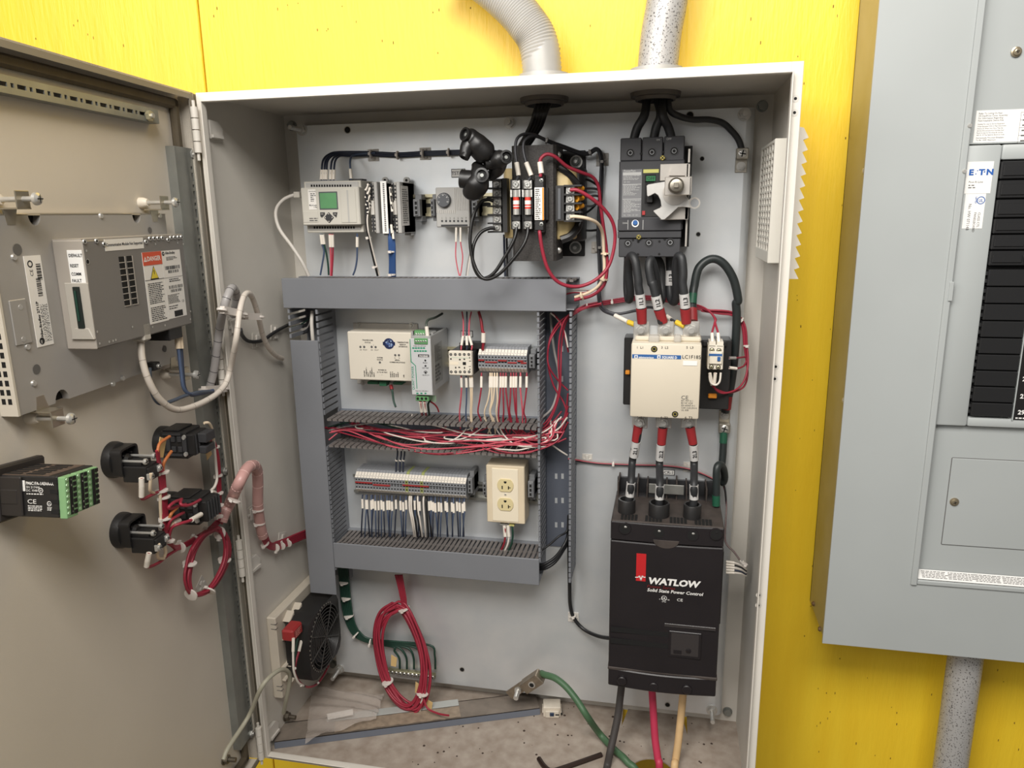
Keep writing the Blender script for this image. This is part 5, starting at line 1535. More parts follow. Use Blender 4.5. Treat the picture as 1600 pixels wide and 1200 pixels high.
power_cable('looped black cable numbered 1L3 twice from breaker to contactor', [qq(432, 910, .045), qq(437, 1000, .045), qq(434, 1090, .048), qq(440, 1155, .058), qq(462, 1168, .068), qq(470, 1100, .076), qq(466, 990, .086), qq(478, 930, .094), qq(498, 940, .1), qq(506, 1020, .102), q5(588, 80, .102), q5(596, 140, .102), q5(604, 215, .1), q5(608, 295, .096)], [(q5(596, 138, .102), q5(603, 215, .1)), (qq(437, 1005, .046), qq(435, 1085, .048))], [q5(604, 220, .1), q5(608, 298, .095)], '1L3', group=gL)
gL2 = 'cables between contactor and power controller'
for i, (tx, pts, lab, lab2, sl) in enumerate((('2L1', [(346, 862, .094), (338, 930, .093), (322, 990, .09), (310, 1070, .085)], ((332, 952), (318, 1035)), ((240, 150), (234, 210)), ((344, 862), (330, 950))), ('2L2', [(478, 870, .094), (472, 930, .093), (464, 1000, .09), (460, 1080, .085)], ((469, 968), (463, 1052)), ((366, 162), (363, 222)), ((478, 876), (471, 966))), ('2L3', [(628, 868, .094), (642, 930, .093), (650, 1000, .09), (651, 1080, .085)], ((647, 970), (652, 1052)), ((514, 160), (514, 222)), ((628, 872), (645, 964))))):
    P_ = pz(Z5, pts)
    cpos = COLL[i]
    l2 = [W(*Z7(*lab2[0]), .075), W(*Z7(*lab2[1]), .072)]
    dd_ = -cpos.y + PY
    l2 = [W(*Z7(*lab2[0]), dd_), W(*Z7(*lab2[1]), dd_)]
    P_ += [l2[0], l2[1], cpos]
    power_cable('straight black cable numbered %s between contactor and power controller' % tx, P_, [(q5(*lab[0], .092), q5(*lab[1], .087)), (l2[0], l2[1])], [q5(*sl[0], .094), q5(*sl[1], .092)], tx, .0058, gL2)
# -- green and black earth cables at the right
GC = mat('black_green_cable', (38, 44, 44), .45)
eo = wire('earth_cable', 'black cable arching right of the breaker down to the middle lug', 'cable', 'right side earth cables', pz(Z5, [(640, 285, .06), (640, 230, .05), (644, 150, .045)]) + pz(ZQ, [(565, 1090, .04), (590, 990, .035), (655, 942, .03), (720, 965, .028), (775, 1050, .026), (800, 1160, .024)]) + pz(Z5, [(882, 190, .022), (886, 260, .02), (880, 400, .018), (868, 540, .016), (850, 660, .014), (832, 740, .012), (822, 790, .010)]), .0064, GC, n=12, sm=8)
MB().tube(pz(Z5, [(640, 190, .049), (645, 135, .045)]), .0067, 12, smooth=0).build('green_tape', GREENW, eo)
MB().tube(pz(Z5, [(641, 290, .0605), (639, 222, .0505)]), .0080, 12, smooth=0).build('red_sleeve', REDSL, eo)
MB().tube(pz(Z5, [(838, 700, .0135), (829, 772, .0115)]), .0072, 12, smooth=0).build('red_sleeve', REDSL, eo)
eo = wire('earth_cable', 'black cable from the middle lug curving into the power controller top', 'cable', 'right side earth cables', pz(Z5, [(816, 880, .010), (814, 940, .012), (808, 1040, .016), (800, 1120, .02)]) + pz(Z7, [(638, 150, .03), (630, 110, .036)][:1] + [(648, 130, .035), (642, 90, .05), (628, 72, .062), (614, 90, .07), (612, 160, .072), (611, 240, .072)]), .0058, GC, n=12, sm=8)
MB().tube(pz(Z5, [(815, 895, .0105), (812, 960, .013)]), .0062, 12, smooth=0).build('green_tape', GREENW, eo)
MB().tube(pz(Z7, [(611, 205, .072), (611, 250, .072)]), .0062, 12, smooth=0).build('green_tape', GREENW, eo)
# -- red control wires to the contactor
gR = 'red wires to the contactor'
for i in range(3):
    o_ = (i - 1) * 9
    base = pz(Z4, [(1010, 285 + o_, .05), (1080, 245 + o_, .04)]) + pz(Z5, [(60, 206 + o_, .012), (200, 181 + o_, .010), (350, 160 + o_, .010), (480, 168 + o_, .012), (600, 194 + o_, .014), (690, 216 + o_, .02)])
    if i == 0: tail = [(740, 240, .03), (765, 275, .045), (764, 300, .05), (750, 355, .065), (752, 412, .074)]
    elif i == 1: tail = [(745, 245, .03), (770, 278, .045), (768, 300, .05), (783, 355, .065), (788, 412, .074)]
    else: tail = [(800, 230, .02), (860, 240, .016), (908, 270, .014), (935, 330, .014), (942, 420, .014), (948, 520, .02), (930, 610, .03), (885, 665, .04), (815, 686, .055), (775, 670, .065), (762, 640, .07), (768, 575, .074)]
    p = base + pz(Z5, tail)
    o = wire('control_wire', ('upper', 'middle', 'lower')[i] + ' red wire of the bundle crossing to the contactor side block', 'wire', gR, p, .0016, REDW, [(p[-2], p[-1])])
    if i == 1:
        for x_, y_ in ((62, 208), (200, 182), (682, 214)): ring_tie(o, q5(x_, y_, .012), (1, 0, .1), .0044)
for i in range(3):
    p = pz(Z5, [(690, 220 + i * 6, .02), (790, 236 + i * 6, .016), (858, 246 + i * 5, .014), (905, 280 + i * 4, .012), (930 - i * 5, 345, .012), (940 - i * 6, 430, .012), ((940, 500, .012), (935, 480, .012), (944, 540, .013))[i]] + ([(925, 535, .02), (885, 550, .04), (845, 545, .046)], [(915, 488, .02), (880, 492, .04), (845, 492, .046)], [(944, 600, .014), (920, 655, .03), (850, 684, .04), (790, 672, .06), (750, 640, .07), (738, 575, .074)])[i])
    o = wire('control_wire', ('red wire with a white tip entering the contactor side', 'red wire ending grey at the contactor side', 'long red wire dropping round to the side block foot')[i], 'wire', gR, p, .0015, REDW, [(p[-2], p[-1])], mkm=(FERR, GREYW, FERR)[i])
    if i == 0:
        for (x_, y_, dv) in ((910, 282, (.7, 0, -.6)), (940, 424, (0, 0, 1))): ring_tie(o, q5(x_, y_, .012), dv, .0042)
wire('control_wire', 'white wire curling at the side block foot', 'wire', gR, pz(Z5, [(798, 572, .074), (792, 620, .076), (772, 640, .076), (745, 630, .076), (736, 600, .075), (738, 572, .074)]), .0016, WHITEW)
# -- grey pair along the plate above the power controller
gG = 'thin wires to the power controller'
for i, m in enumerate((GREYW, PINKW, BKW)):
    o = wire('control_wire', ('grey', 'red', 'black')[i] + ' thin wire crossing above the power controller', 'wire', gG, pz(Z5, [(-40, 1040 + i * 7, .03), (20, 1050 + i * 6, .006), (120, 1065 + i * 5, .005), (210, 1070 + i * 5, .005), (350, 1075 + i * 5, .005), (480, 1078 + i * 5, .005), (600, 1092 + i * 5, .006), (690, 1120 + i * 5, .007), (770, 1160 + i * 4, .01)]) + pz(Z7, [(645, 170 - i * 3, .02), (655, 250, .03), (652, 330, .04), (652, 410, .05), (690, 455, .06), (715, 490, .065)]), .0015, m)
    if i == 0: ring_tie(o, q5(206, 1076, .005), (1, 0, 0), .0032)
tie_mount('square tie mount beside the open duct above the power controller', *Z5(62, 1046), s=.0085)
tie_mount('square tie mount between the numbered cables above the power controller', *Z5(620, 1092), s=.0085)
cl = thing('signal_connector', 'cluster of white tipped signal wires at the controller right edge', 'connector', W(*Z7(660, 500), .1))
for i in range(5):
    p = pz(Z7, [(654, 495 + i * 12, .1), (690, 500 + i * 11, .1), (720, 512 + i * 9, .095), (742, 530 + i * 6, .08), (715 + i * 3, 490, .066)])
    MB().tube(p, .0013, 6).tube([p[0], p[1]], .0020, 8, 1, 0).build('signal_lead', [(WHITEW, BKW, WHITEW, DKBLUE, WHITEW)[i], FERR], cl)
p = W(*Z7(735, 505), .08)
ring_tie(cl, p, (.3, 0, 1), .0042)
# -- upper terminal wires
gU = 'marked wires below the upper terminals'
ups = [(448, 427, 'r'), (502, 468, 'w'), (514, 500, 'w'), (530, 505, 'w'), (546, 542, 'w'), (568, 556, 'r'), (584, 588, 'r'), (601, 618, 'r'), (632, 625, 'r'), (649, 662, 'r'), (665, 668, 'r'), (692, 706, 'p'), (731, 714, 'r')]
for i, (x, xe, k) in enumerate(ups):
    p = pz(Z4, [(x + 1, 650, .044), (x + 1, 672, .046), (x, 742, .050), ((x + xe) / 2 + (5 if k == 'w' else 0), 820, .052), (xe, 895, .050), (xe + random.uniform(-12, 25), 960, .042), (xe + random.uniform(-60, 60), 1030, .04)])
    wire('control_wire', '%s %s wire below the upper terminal row' % (nth(i, 13), {'r': 'red', 'w': 'cream', 'p': 'pink'}[k]), 'wire', gU, p, .0014, {'r': REDW, 'w': CREAMW, 'p': PINKW}[k], [(p[1], p[2])])
for i, (x, xe, m) in enumerate(((322, 312, PINKW), (353, 352, BLUEW), (378, 380, CREAMW), (388, 388, CREAMW))):
    p = pz(Z4, [(x, 665, .058), (x + 1, 680, .058), (x + 3, 740, .058), ((x + xe) / 2 + 3, 820, .056), (xe, 905, .05), (xe + 6, 1000, .042)])
    wire('control_wire', '%s wire below the small contactor' % ('red', 'blue', 'left cream', 'right cream')[i], 'wire', gU, p, .0014, m, [(p[1], p[2])])
gU2 = 'marked wires above the small contactor'
for i, (x0, x1, x2, m) in enumerate(((322, 336, 322, PINKW), (352, 358, 357, DKBLUE), (380, 374, 387, PINKW))):
    p = pz(Z4, [(x0 + 6, 268, .04), (x1, 330, .046), (x1 - 2, 420, .052), (x2 + 2, 478, .056), (x2, 505, .056)])
    wire('control_wire', '%s wire entering the small contactor from above' % ('left red', 'middle blue', 'right red')[i], 'wire', gU2, p, .0014, m, [(p[2], p[3])])
p = pz(Z4, [(432, 268, .04), (446, 320, .045), (456, 390, .048), (462, 400, .048), (461, 460, .048), (457, 505, .046)])
wire('control_wire', 'thick red wire dropping to the left end of the upper terminals', 'wire', gU2, p, .0024, mat('deep_red', (140, 34, 46), .45), [(p[3], p[4])], n=8)
p = pz(ZS, [(1170, 0, .03), (1090, 45, .05), (1010, 70, .075), (985, 110, .085), (985, 150, .088), (990, 210, .088), (1000, 275, .09)])
wire('control_wire', 'dark green wire curving into the power supply top plug', 'wire', None, p, .0020, mat('olive_wire', (66, 74, 66), .45), [(p[4], p[6])], n=8)
for i, x in enumerate((914, 960)):
    p = pz(ZS, [(x, 1030, .09), (x + 4, 1050, .09), (x + 14, 1150, .082), (x + 22, 1190, .07)])
    wire('control_wire', ('left', 'right')[i] + ' white tipped red wire under the power supply', 'wire', 'wires under the power supply', p, .0018, REDW, [(p[0], p[2])])
wire('control_wire', 'green wire under the power supply', 'wire', 'wires under the power supply', pz(ZS, [(1030, 1010, .08), (1005, 1060, .08), (1010, 1120, .07), (1020, 1190, .06)]), .0018, DKGREEN)
wire('control_wire', 'dark red wire trailing right under the power supply', 'wire', 'wires under the power supply', pz(ZS, [(1030, 1030, .075), (1075, 1060, .07), (1110, 1100, .065), (1130, 1150, .06)]), .0014, mat('deep_red', (140, 34, 46)))
p = pz(ZS, [(568, 840, .026), (580, 890, .03), (590, 940, .032), (600, 1020, .035), (625, 1095, .04)])
wire('control_wire', 'dark green wire hanging from the interface box foot', 'wire', None, p, .0019, DKGREEN, [(p[0], p[1])], mkm=REDSL)
# -- lower terminal wires
gLw = 'marked wires below the lower strip'
lows = [155, 198, 210, 256, 274, 302, 338, 371, 395, 437, 463, 492, 536, 588, 619, 652, 'w690', 'w712', 'k735', 750, 'w785', 'k765', 805, 'w850', 'k880', 'k905', 912, 936, 958, 984, 1022, 1051, 1099, 1118, 1172, 1192, 1230, 1260, 1295, 1314]
for i, x in enumerate(lows):
    kind = 'b'
    if isinstance(x, str): kind, x = x[0], int(x[1:])
    nb = x + random.uniform(-4, 4)
    dx = random.uniform(-16, 22) + (30 if kind in 'wk' else 0)
    top = 425 + random.uniform(0, 30) + (x - 155) * .035
    p = pz(ZL, [(nb, 385 + (x - 155) * .03, .040), (x - 2, top, .046), (x + 2, top + 105, .050), (x + dx * .5, 650, .052), (x + dx, 770, .048), (x + dx * 1.3, 860, .036)])
    m = {'b': (DKBLUE, BLUEW)[i % 2], 'w': WHITEW, 'k': BKW}[kind]
    wire('control_wire', '%s %s wire below the lower strip' % (nth(i, 40), {'b': 'blue', 'w': 'white', 'k': 'black'}[kind]), 'wire', gLw, p, .0013 if kind == 'b' else .0017, m, [(p[1], p[2])] if kind == 'b' else None)
for i, x in enumerate((540, 583, 620)):
    p = pz(ZL, [(x + 16, -150, .05), (x + 12, -60, .048), (x + 4, -10, .044), (x, 0, .044), (x - 2, 80, .042), (x - 4, 150, .036)])
    wire('control_wire', '%s blue wire dropping onto the lower strip from the middle duct' % nth(i, 3), 'wire', 'blue wires above the lower strip', p, .0016, DKBLUE, [(p[2], p[3])])
# -- socket wires
for i, (x, m) in enumerate(((278, WHITEW), (312, WHITEW), (345, DKGREEN))):
    p = pz(ZO, [(x - 4, 688, .044), (x + 2, 730, .046), (x + 4, 790, .046), (x - 8, 860, .046), (x - 40, 930, .042)])
    wire('control_wire', ('left white tipped', 'right white tipped', 'green')[i] + ' wire under the socket box', 'wire', 'wires under the socket box', p, .0019, (mat('deep_red', (140, 34, 46)), WHITEW, DKGREEN)[i], [(p[0], p[2])] if i < 2 else None)
for i in range(4):
    p = pz(ZO, [(560, 1030 + i * 18, .055 - i * .006), (640, 1010 + i * 22, .05), (730, 950 + i * 22, .045), (800, 860 + i * 18, .04), (840, 760 + i * 22, .03), (850, 600, .03)]) if i else pz(ZO, [(590, 925, .055), (680, 860, .05), (760, 790, .045), (830, 745, .035), (845, 640, .03)])
    wire('control_wire', ('thin upper', 'second', 'third', 'lowest')[i] + ' black wire curving out of the lower duct end', 'wire', 'black wires at the lower duct end', p, .0019 if i == 0 else .0028, BKW)
bl = wire('supply_cable', 'black cable down the plate from the open duct to the power controller', 'cable', None, [WF.at(*q, PY - dd) for q, dd in (((889, 830), .03), ((890, 912), .02), ((891, 945), .008), ((897, 966), .008), ((912, 983), .012), ((935, 994), .03), ((960, 998), .06))], .0034, BKW, n=8)
tie_mount('square tie mount low on the plate under the black cable bend', 896, 964)
ring_tie(bl, WF.at(896, 963, PY - .008), (.4, 0, -1), .0040)
# -- wires heaped in the middle and right ducts
ZM = zc(510, 620, 4.)
mid = [('p', [(15, 270), (90, 215), (170, 205), (300, 235), (460, 300), (620, 325), (800, 320), (1000, 300), (1150, 270)]), ('p', [(20, 225), (120, 210), (250, 255), (400, 310), (560, 330), (750, 325), (980, 310)]), ('p', [(30, 215), (200, 205), (330, 255), (500, 300), (700, 285), (900, 275), (1100, 285), (1300, 300)]), ('r', [(130, 160), (260, 200), (420, 215), (560, 240), (700, 210), (780, 165)]), ('r', [(140, 150), (300, 205), (480, 220), (640, 235), (720, 215)]), ('r', [(200, 165), (350, 205), (520, 230), (660, 240), (800, 230), (950, 215), (1040, 175)]), ('w', [(190, 195), (300, 200), (400, 235), (520, 265), (640, 285), (780, 290), (900, 265)]), ('w', [(240, 160), (350, 170), (460, 190), (560, 215), (700, 225)]), ('w', [(540, 150), (700, 185), (860, 230), (980, 240)]), ('w', [(890, 170), (850, 230), (780, 275), (700, 290), (620, 275), (600, 255)]), ('w', [(990, 170), (930, 225), (840, 265), (745, 262), (748, 245), (820, 225), (900, 200)]), ('w', [(895, 170), (920, 230), (980, 290), (1040, 320), (1120, 330)]), ('w', [(1050, 170), (1080, 230), (1140, 285), (1230, 310), (1340, 300)]), ('w', [(1075, 170), (1110, 240), (1180, 300), (1260, 315)]), ('r', [(940, 190), (960, 250), (1000, 300), (1060, 330), (1150, 350), (1260, 350), (1340, 320)]), ('r', [(1110, 170), (1130, 225), (1180, 275), (1260, 305), (1330, 310)]), ('r', [(1140, 180), (1200, 240), (1280, 290), (1380, 300), (1440, 285)]), ('r', [(1200, 185), (1260, 240), (1340, 275), (1390, 260), (1350, 225)]), ('r', [(1250, 180), (1310, 240), (1380, 280)]), ('r', [(1170, 230), (1120, 265), (1040, 290), (900, 330), (740, 355), (600, 350), (480, 325)]), ('p', [(480, 325), (600, 350), (720, 362), (860, 350), (980, 330)]), ('r', [(1500, 260), (1420, 290), (1280, 300), (1140, 270), (1040, 265)]), ('r', [(1500, 180), (1450, 270), (1360, 320), (1250, 345), (1100, 355), (1000, 330)]), ('d', [(10, 190), (80, 170), (180, 150), (300, 165), (420, 170)]), ('d', [(20, 200), (120, 165), (260, 155), (420, 190), (560, 215)]), ('g', [(15, 210), (100, 190), (200, 175), (330, 160)]), ('r', [(330, 215), (520, 255), (720, 260), (920, 300), (1100, 290), (1240, 310)]), ('r', [(560, 215), (740, 205), (900, 225), (1060, 250), (1220, 235), (1380, 250)]), ('p', [(260, 225), (430, 245), (600, 250), (780, 240), (960, 255), (1150, 240)]), ('r', [(900, 255), (1040, 240), (1160, 250), (1280, 225), (1400, 170), (1470, 90)]), ('w', [(1000, 270), (1150, 255), (1280, 250), (1390, 200), (1440, 140)])]
for i, (k, pts) in enumerate(mid):
    if k in 'rpw':
        if pts[-1][1] > 200: pts = pts + ([(pts[-1][0] + 110, pts[-1][1] + random.uniform(-30, 10)), (random.uniform(1340, 1400), random.uniform(220, 290)), (random.uniform(1400, 1480), random.uniform(90, 230))] if pts[-1][0] > pts[0][0] and pts[-1][0] < 1330 else [(max(pts[-1][0] - 160, -10), pts[-1][1] - 40), (-30, 190)] if pts[-1][0] <= pts[0][0] else [])
        if pts[0][1] < 200 and pts[0][0] > 130: pts = [(pts[0][0] - 4, pts[0][1] - 42)] + pts
    p = [W(*ZM(x, y), .030 + .036 * min(1, max(0, (y - 140) / 190)) + random.uniform(-.004, .006)) for x, y in pts]
    lab = {'r': 'red wire in the tangle lying along the open middle duct', 'p': 'pinkish red wire at the front of the middle duct tangle', 'w': 'white wire in the tangle lying along the open middle duct', 'd': 'dark green wire at the left end of the middle duct', 'g': 'grey wire at the left end of the middle duct'}[k]
    wire('control_wire', lab, 'wire', {'r': 'red', 'p': 'pink', 'w': 'white', 'd': 'dark green', 'g': 'grey'}[k] + ' wires in the middle duct', p, .0013, {'r': REDW, 'p': PINKW, 'w': WHITEW, 'd': DKGREEN, 'g': GREYW}[k])
rgt = [('r', [(1200, 215), (1100, 240), (1010, 280), (930, 340), (880, 430), (862, 540), (875, 620), (930, 700), (990, 760)]), ('r', [(1200, 225), (1090, 250), (980, 310), (910, 390), (870, 480), (866, 600), (900, 730), (960, 830), (985, 900)]), ('r', [(1000, 280), (960, 340), (935, 450), (930, 600), (935, 740), (900, 880), (840, 970), (760, 1010)]), ('r', [(1010, 285), (970, 350), (950, 470), (945, 620), (940, 760), (900, 900), (830, 1000), (700, 1040)]), ('w', [(880, 275), (930, 320), (970, 400), (990, 490)]), ('r', [(890, 275), (940, 330), (965, 400), (992, 520)]), ('r', [(990, 780), (975, 900), (930, 1020), (870, 1090), (830, 1110), (740, 1090)]), ('r', [(990, 900), (950, 1000), (900, 1080), (830, 1110)]), ('r', [(990, 960), (940, 1040), (880, 1070), (780, 1080), (640, 1060)]), ('w', [(985, 930), (930, 1000), (850, 1035), (800, 1030)]), ('w', [(890, 1100), (930, 1130), (985, 1165)]), ('r', [(990, 860), (960, 960), (900, 1030), (800, 1040)])]
for i, (k, pts) in enumerate(rgt):
    p = pz(Z4, [(x, y, .050 - .02 * j / len(pts) + random.uniform(-.006, .006)) for j, (x, y) in enumerate(pts)])
    wire('control_wire', {'r': 'red wire curving down inside the open right duct', 'w': 'white wire inside the open right duct'}[k], 'wire', {'r': 'red', 'w': 'white'}[k] + ' wires in the right duct', p, .0015, {'r': REDW, 'w': WHITEW}[k])
wire('control_cable', 'grey cable bowing down inside the open right duct', 'cable', None, pz(Z4, [(880, 280, .02), (890, 400, .02), (905, 520, .022), (930, 640, .022), (925, 760, .024), (890, 870, .03), (830, 930, .035)]), .0022, GREYW)
wire('control_cable', 'grey cable entering the uncovered top of the left duct', 'cable', None, [WF.at(*q, PY - dd) for q, dd in (((488, 486), .05), ((487, 505), .055), ((489, 532), .055), ((492, 560), .04))], .0032, mat('pale_cable', (206, 200, 192)), n=8)
for i in range(4):
    wire('control_wire', ('upper', 'second', 'third', 'lowest')[i] + ' dark wire showing in the uncovered top of the left duct', 'wire', 'wires in the left duct top', [WF.at(*q, PY - .03) for q in ((455, 512 + i * 5), (468, 508 + i * 5), (480, 500 + i * 6), (486, 492 + i * 3))], .0013, (DKGREEN, BKW, GREYW, BKW)[i])
# ---------------------------------------------------------------- conduits above the cabinet
COND = mat('grey_conduit', (176, 174, 170), .4, .1, noise=.06, nscale=30)
SPK = bpy.data.materials.new('speckled_conduit')
SPK.use_nodes = True
nt = SPK.node_tree
bs = nt.nodes['Principled BSDF']
tc, vo, cr = nt.nodes.new('ShaderNodeTexCoord'), nt.nodes.new('ShaderNodeTexNoise'), nt.nodes.new('ShaderNodeValToRGB')
vo.inputs['Scale'].default_value = 420
vo.inputs['Detail'].default_value = 2
cr.color_ramp.elements[0].position, cr.color_ramp.elements[1].position = .36, .41
cr.color_ramp.elements[0].color, cr.color_ramp.elements[1].color = lin((92, 88, 86)), lin((182, 180, 178))
nt.links.new(tc.outputs['Object'], vo.inputs['Vector'])
nt.links.new(vo.outputs['Fac'], cr.inputs['Fac'])
nt.links.new(cr.outputs['Color'], bs.inputs['Base Color'])
bs.inputs['Roughness'].default_value = .45
bs.inputs['Metallic'].default_value = .25
def conduit(label, c, up, r, m, ribs):
    o = thing('conduit', label, 'conduit', (c.x, c.y, H), 'conduits')
    pts = [V((c.x, c.y, H))] + [V(p) for p in up]
    if ribs:
        P_ = catmull(pts, 24)
        rb = []
        b = MB().tube(P_, r, 24, smooth=0, rfun=lambda u: 1 + .035 * (1 if (u * len(P_)) % 2.0 < 1 else -.3))
    else: b = MB().tube(pts, r, 24, smooth=8)
    b.build('conduit_tube', m, o, ang=50)
    MB().lathe((c.x, c.y, H), (0, 0, 1), [(0, r * 1.2), (.014, r * 1.2), (.0145, r * 1.34), (.030, r * 1.32), (.031, r * 1.02)], 28).build('conduit_collar', COND, o)
    MB().lathe((c.x, c.y, H - .0022), (0, 0, -1), [(0, r * 1.28), (.006, r * 1.25), (.0065, r * 1.05), (.011, r), (.011, r * .9)], 28).build('locknut', mat('dark_nut', (108, 102, 96), .5, .4), o)
    MB().cyl((c.x, c.y, H - .0128), (c.x, c.y, H - .0134), r * .9, n=24).build('conduit_mouth', HOLE, o)
    return o
lp_ = [WF.at(842, 72, -.066), WF.at(822, 35, -.066), WF.at(792, 2, -.064), WF.at(750, -32, -.062), WF.at(700, -62, -.060)]
conduit('ribbed grey flexible conduit curving up and left from the cabinet top', hl, lp_, .0285, COND, True)
conduit('speckled grey conduit rising straight from the cabinet top at right', hr, [WF.at(1032, 62, -.066), WF.at(1041, 10, -.066), WF.at(1048, -40, -.066), WF.at(1052, -90, -.066)], .0285, SPK, False)
# ---------------------------------------------------------------- filter fan on the left wall
LWF = Frame((t, 0, 0), (0, 1, 0), (-1, 0, 0))
ff = thing('filter_fan', 'black cooling fan in a beige filter housing low on the left wall', 'fan', (t, -.12, .086))
FB = mat('filter_beige', (206, 196, 180), .5, noise=.03, nscale=20)
MB(LWF).box(-.200, -.042, -.017, 0, .086, .2415, .002).build('filter_housing', FB, ff)
b = MB(LWF)
for (x0, z0) in ((-.178, .222), (-.150, .222), (-.185, .11), (-.185, .14), (-.185, .19)): b.prism([(x0, z0), (x0 + .02, z0), (x0 + .02, z0 + .012)], -.030, -.016, b=.001)
b.box(-.196, -.182, -.024, -.017, .118, .122, .001).box(-.196, -.182, -.024, -.017, .142, .146, .001)
b.build('housing_clip', FB, ff)
b = MB(LWF)
for z in (.102, .110, .22, .229): b.box(-.2004, -.194, -.0174, -.008, z, z + .0009)
b.build('housing_seam', GINK, ff)
cs, czf, ro = -.1225, .166, .058
b = MB(LWF)
n = 32
outer = []
for i in range(n):
    an = 2 * PI * i / n
    dx, dz = math.cos(an), math.sin(an)
    k = min(.0605 / max(abs(dx), abs(dz)), .076)
    outer.append((cs + dx * k, czf + dz * k))
inn = [(cs + math.cos(2 * PI * i / n) * ro * .97, czf + math.sin(2 * PI * i / n) * ro * .97) for i in range(n)]
vs = [(q[0], y, q[1]) for y in (-.022, -.066) for q in outer + inn]
fs = []
for i in range(n):
    j = (i + 1) % n
    fs += [(i, j, n + j, n + i), (2 * n + j, 2 * n + i, 3 * n + i, 3 * n + j), (n + i, n + j, 3 * n + j, 3 * n + i), (j, i, 2 * n + i, 2 * n + j)]
b.add(vs, fs)
b.build('fan_frame', BLK, ff, ang=30)
MB(LWF).lathe((cs, -.020, czf), (0, -1, 0), [(0, .057), (.004, .057)], 28).build('fan_back', HOLE, ff)
hub = MB(LWF).lathe((cs, -.03, czf), (0, -1, 0), [(0, .022), (.028, .022), (.031, .019)], 24)
for i in range(7):
    an = 2 * PI * i / 7
    v_ = []
    for (rr, tw) in ((.021, .16), (.054, .30)):
        for s_, yy in ((-1, -.036), (1, -.056)):
            a_ = an + s_ * tw
            v_.append((cs + math.cos(a_) * rr, yy, czf + math.sin(a_) * rr))
    hub.add(v_, [(0, 1, 3, 2), (2, 3, 1, 0)])
hub.build('fan_rotor', BLK2, ff)
g_ = MB(LWF)
for k in range(1, 10):
    rr = ro * k / 9.2
    pts = [(cs + math.cos(2 * PI * i / 28) * rr, -.0672, czf + math.sin(2 * PI * i / 28) * rr) for i in range(29)]
    g_.tube(pts, .0008, 4, smooth=0, caps=False)
for i in range(8):
    an = 2 * PI * (i + .35) / 8
    g_.tube([(cs, -.0684, czf), (cs + math.cos(an) * ro, -.0676, czf + math.sin(an) * ro)], .0011, 5, smooth=0)
g_.build('fan_guard', mat('guard_black', (62, 60, 58), .4), ff)
b = MB(LWF)
for i in range(30):
    an = PI * (.35 + 1.3 * i / 30)
    b.box(cs + math.cos(an) * .0595 - .0009, cs + math.cos(an) * .0595 + .0009, -.0672, -.0655, czf + math.sin(an) * .0595 - .0012, czf + math.sin(an) * .0595 + .0012)
b.build('rim_notch', mat('rim_grey', (110, 106, 100), .5), ff, kind='stuff')
ZF = zc(400, 900, 5.)
qc = LWF.at(*ZF(335, 425), -.058)
q0, q1 = V((qc.x - .020, 0, qc.z + .010)), V((qc.x + .014, 0, qc.z - .011))
b = MB(LWF).box(q0.x, q1.x, -.058, -.036, q1.z, q0.z, .003)
rcv = b.build('terminal_cover', REDP, ff)
b = MB(LWF)
b.lines(q0.x + .008, q1.x - .006, q1.z + .004, q0.z - .004, -.0583, 4, 0, .55, .3)
b.build('cover_print', mat('pale_red_print', (214, 150, 140), .5), rcv)
for i, (m, pts) in enumerate(((WHITEW, [(292, 485), (290, 590), (292, 700), (300, 760), (330, 830), (370, 858)]), (DKGREEN, [(325, 485), (310, 580), (300, 680), (300, 760), (335, 835), (380, 862)]), (REDW, [(360, 485), (335, 590), (310, 680), (305, 760), (345, 835), (410, 868), (480, 840), (530, 770), (570, 690)]))):
    p = [LWF.at(*ZF(x, y), -.058 + .003 * i) for x, y in pts]
    b = MB(LWF).tube(p, .0019, 7)
    if i != 1: b.tube([p[0], p[1]], .0026, 8, 1, 0)
    b.build('fan_lead', [m, FERR], ff)
tp = MB(LWF)
for (x, y) in ((305, 722), (352, 856), (485, 834)):
    q = LWF.at(*ZF(x, y), -.058)
    tp.ball(q, .0024)
tp.build('cable_tie', TIE, ff)
# bonding strap from the door to the wall stud
st = thing('bonding_strap', 'flat grey earth strap looping from the open door to the left wall', 'strap', LWF.at(446, 1117, 0))
p = [DF.at(349, 1187, SK - .02), DF.at(357, 1168, SK - .022), DF.at(388, 1120, SK - .03)] + [LWF.at(408, 1075, -.04), LWF.at(425, 1055, -.048), LWF.at(442, 1046, -.05), LWF.at(453, 1056, -.046), LWF.at(448, 1090, -.03), LWF.at(443, 1114, -.012)]
p = [DF.w(q) for q in p[:3]] + [LWF.w(q) for q in p[3:]]
MB().tube(p, .0036, 8).build('strap_braid', mat('pale_braid', (172, 168, 150), .5), st, ang=80)
for fr_, (px, py), off in ((LWF, (446, 1119), 0), (DF, (350, 1186), SK)):
    q = fr_.at(px, py, off)
    MB(fr_).lathe((q.x, off, q.z), (0, -1, 0), [(0, .009), (.002, .009)], 18).hexa((q.x, off - .002, q.z), (0, -1, 0), .0072, .006).cyl((q.x, off - .008, q.z), (q.x, off - .020, q.z), .0038, n=10).build('earth_stud', mat('dull_steel', (120, 112, 100), .45, .7), st)
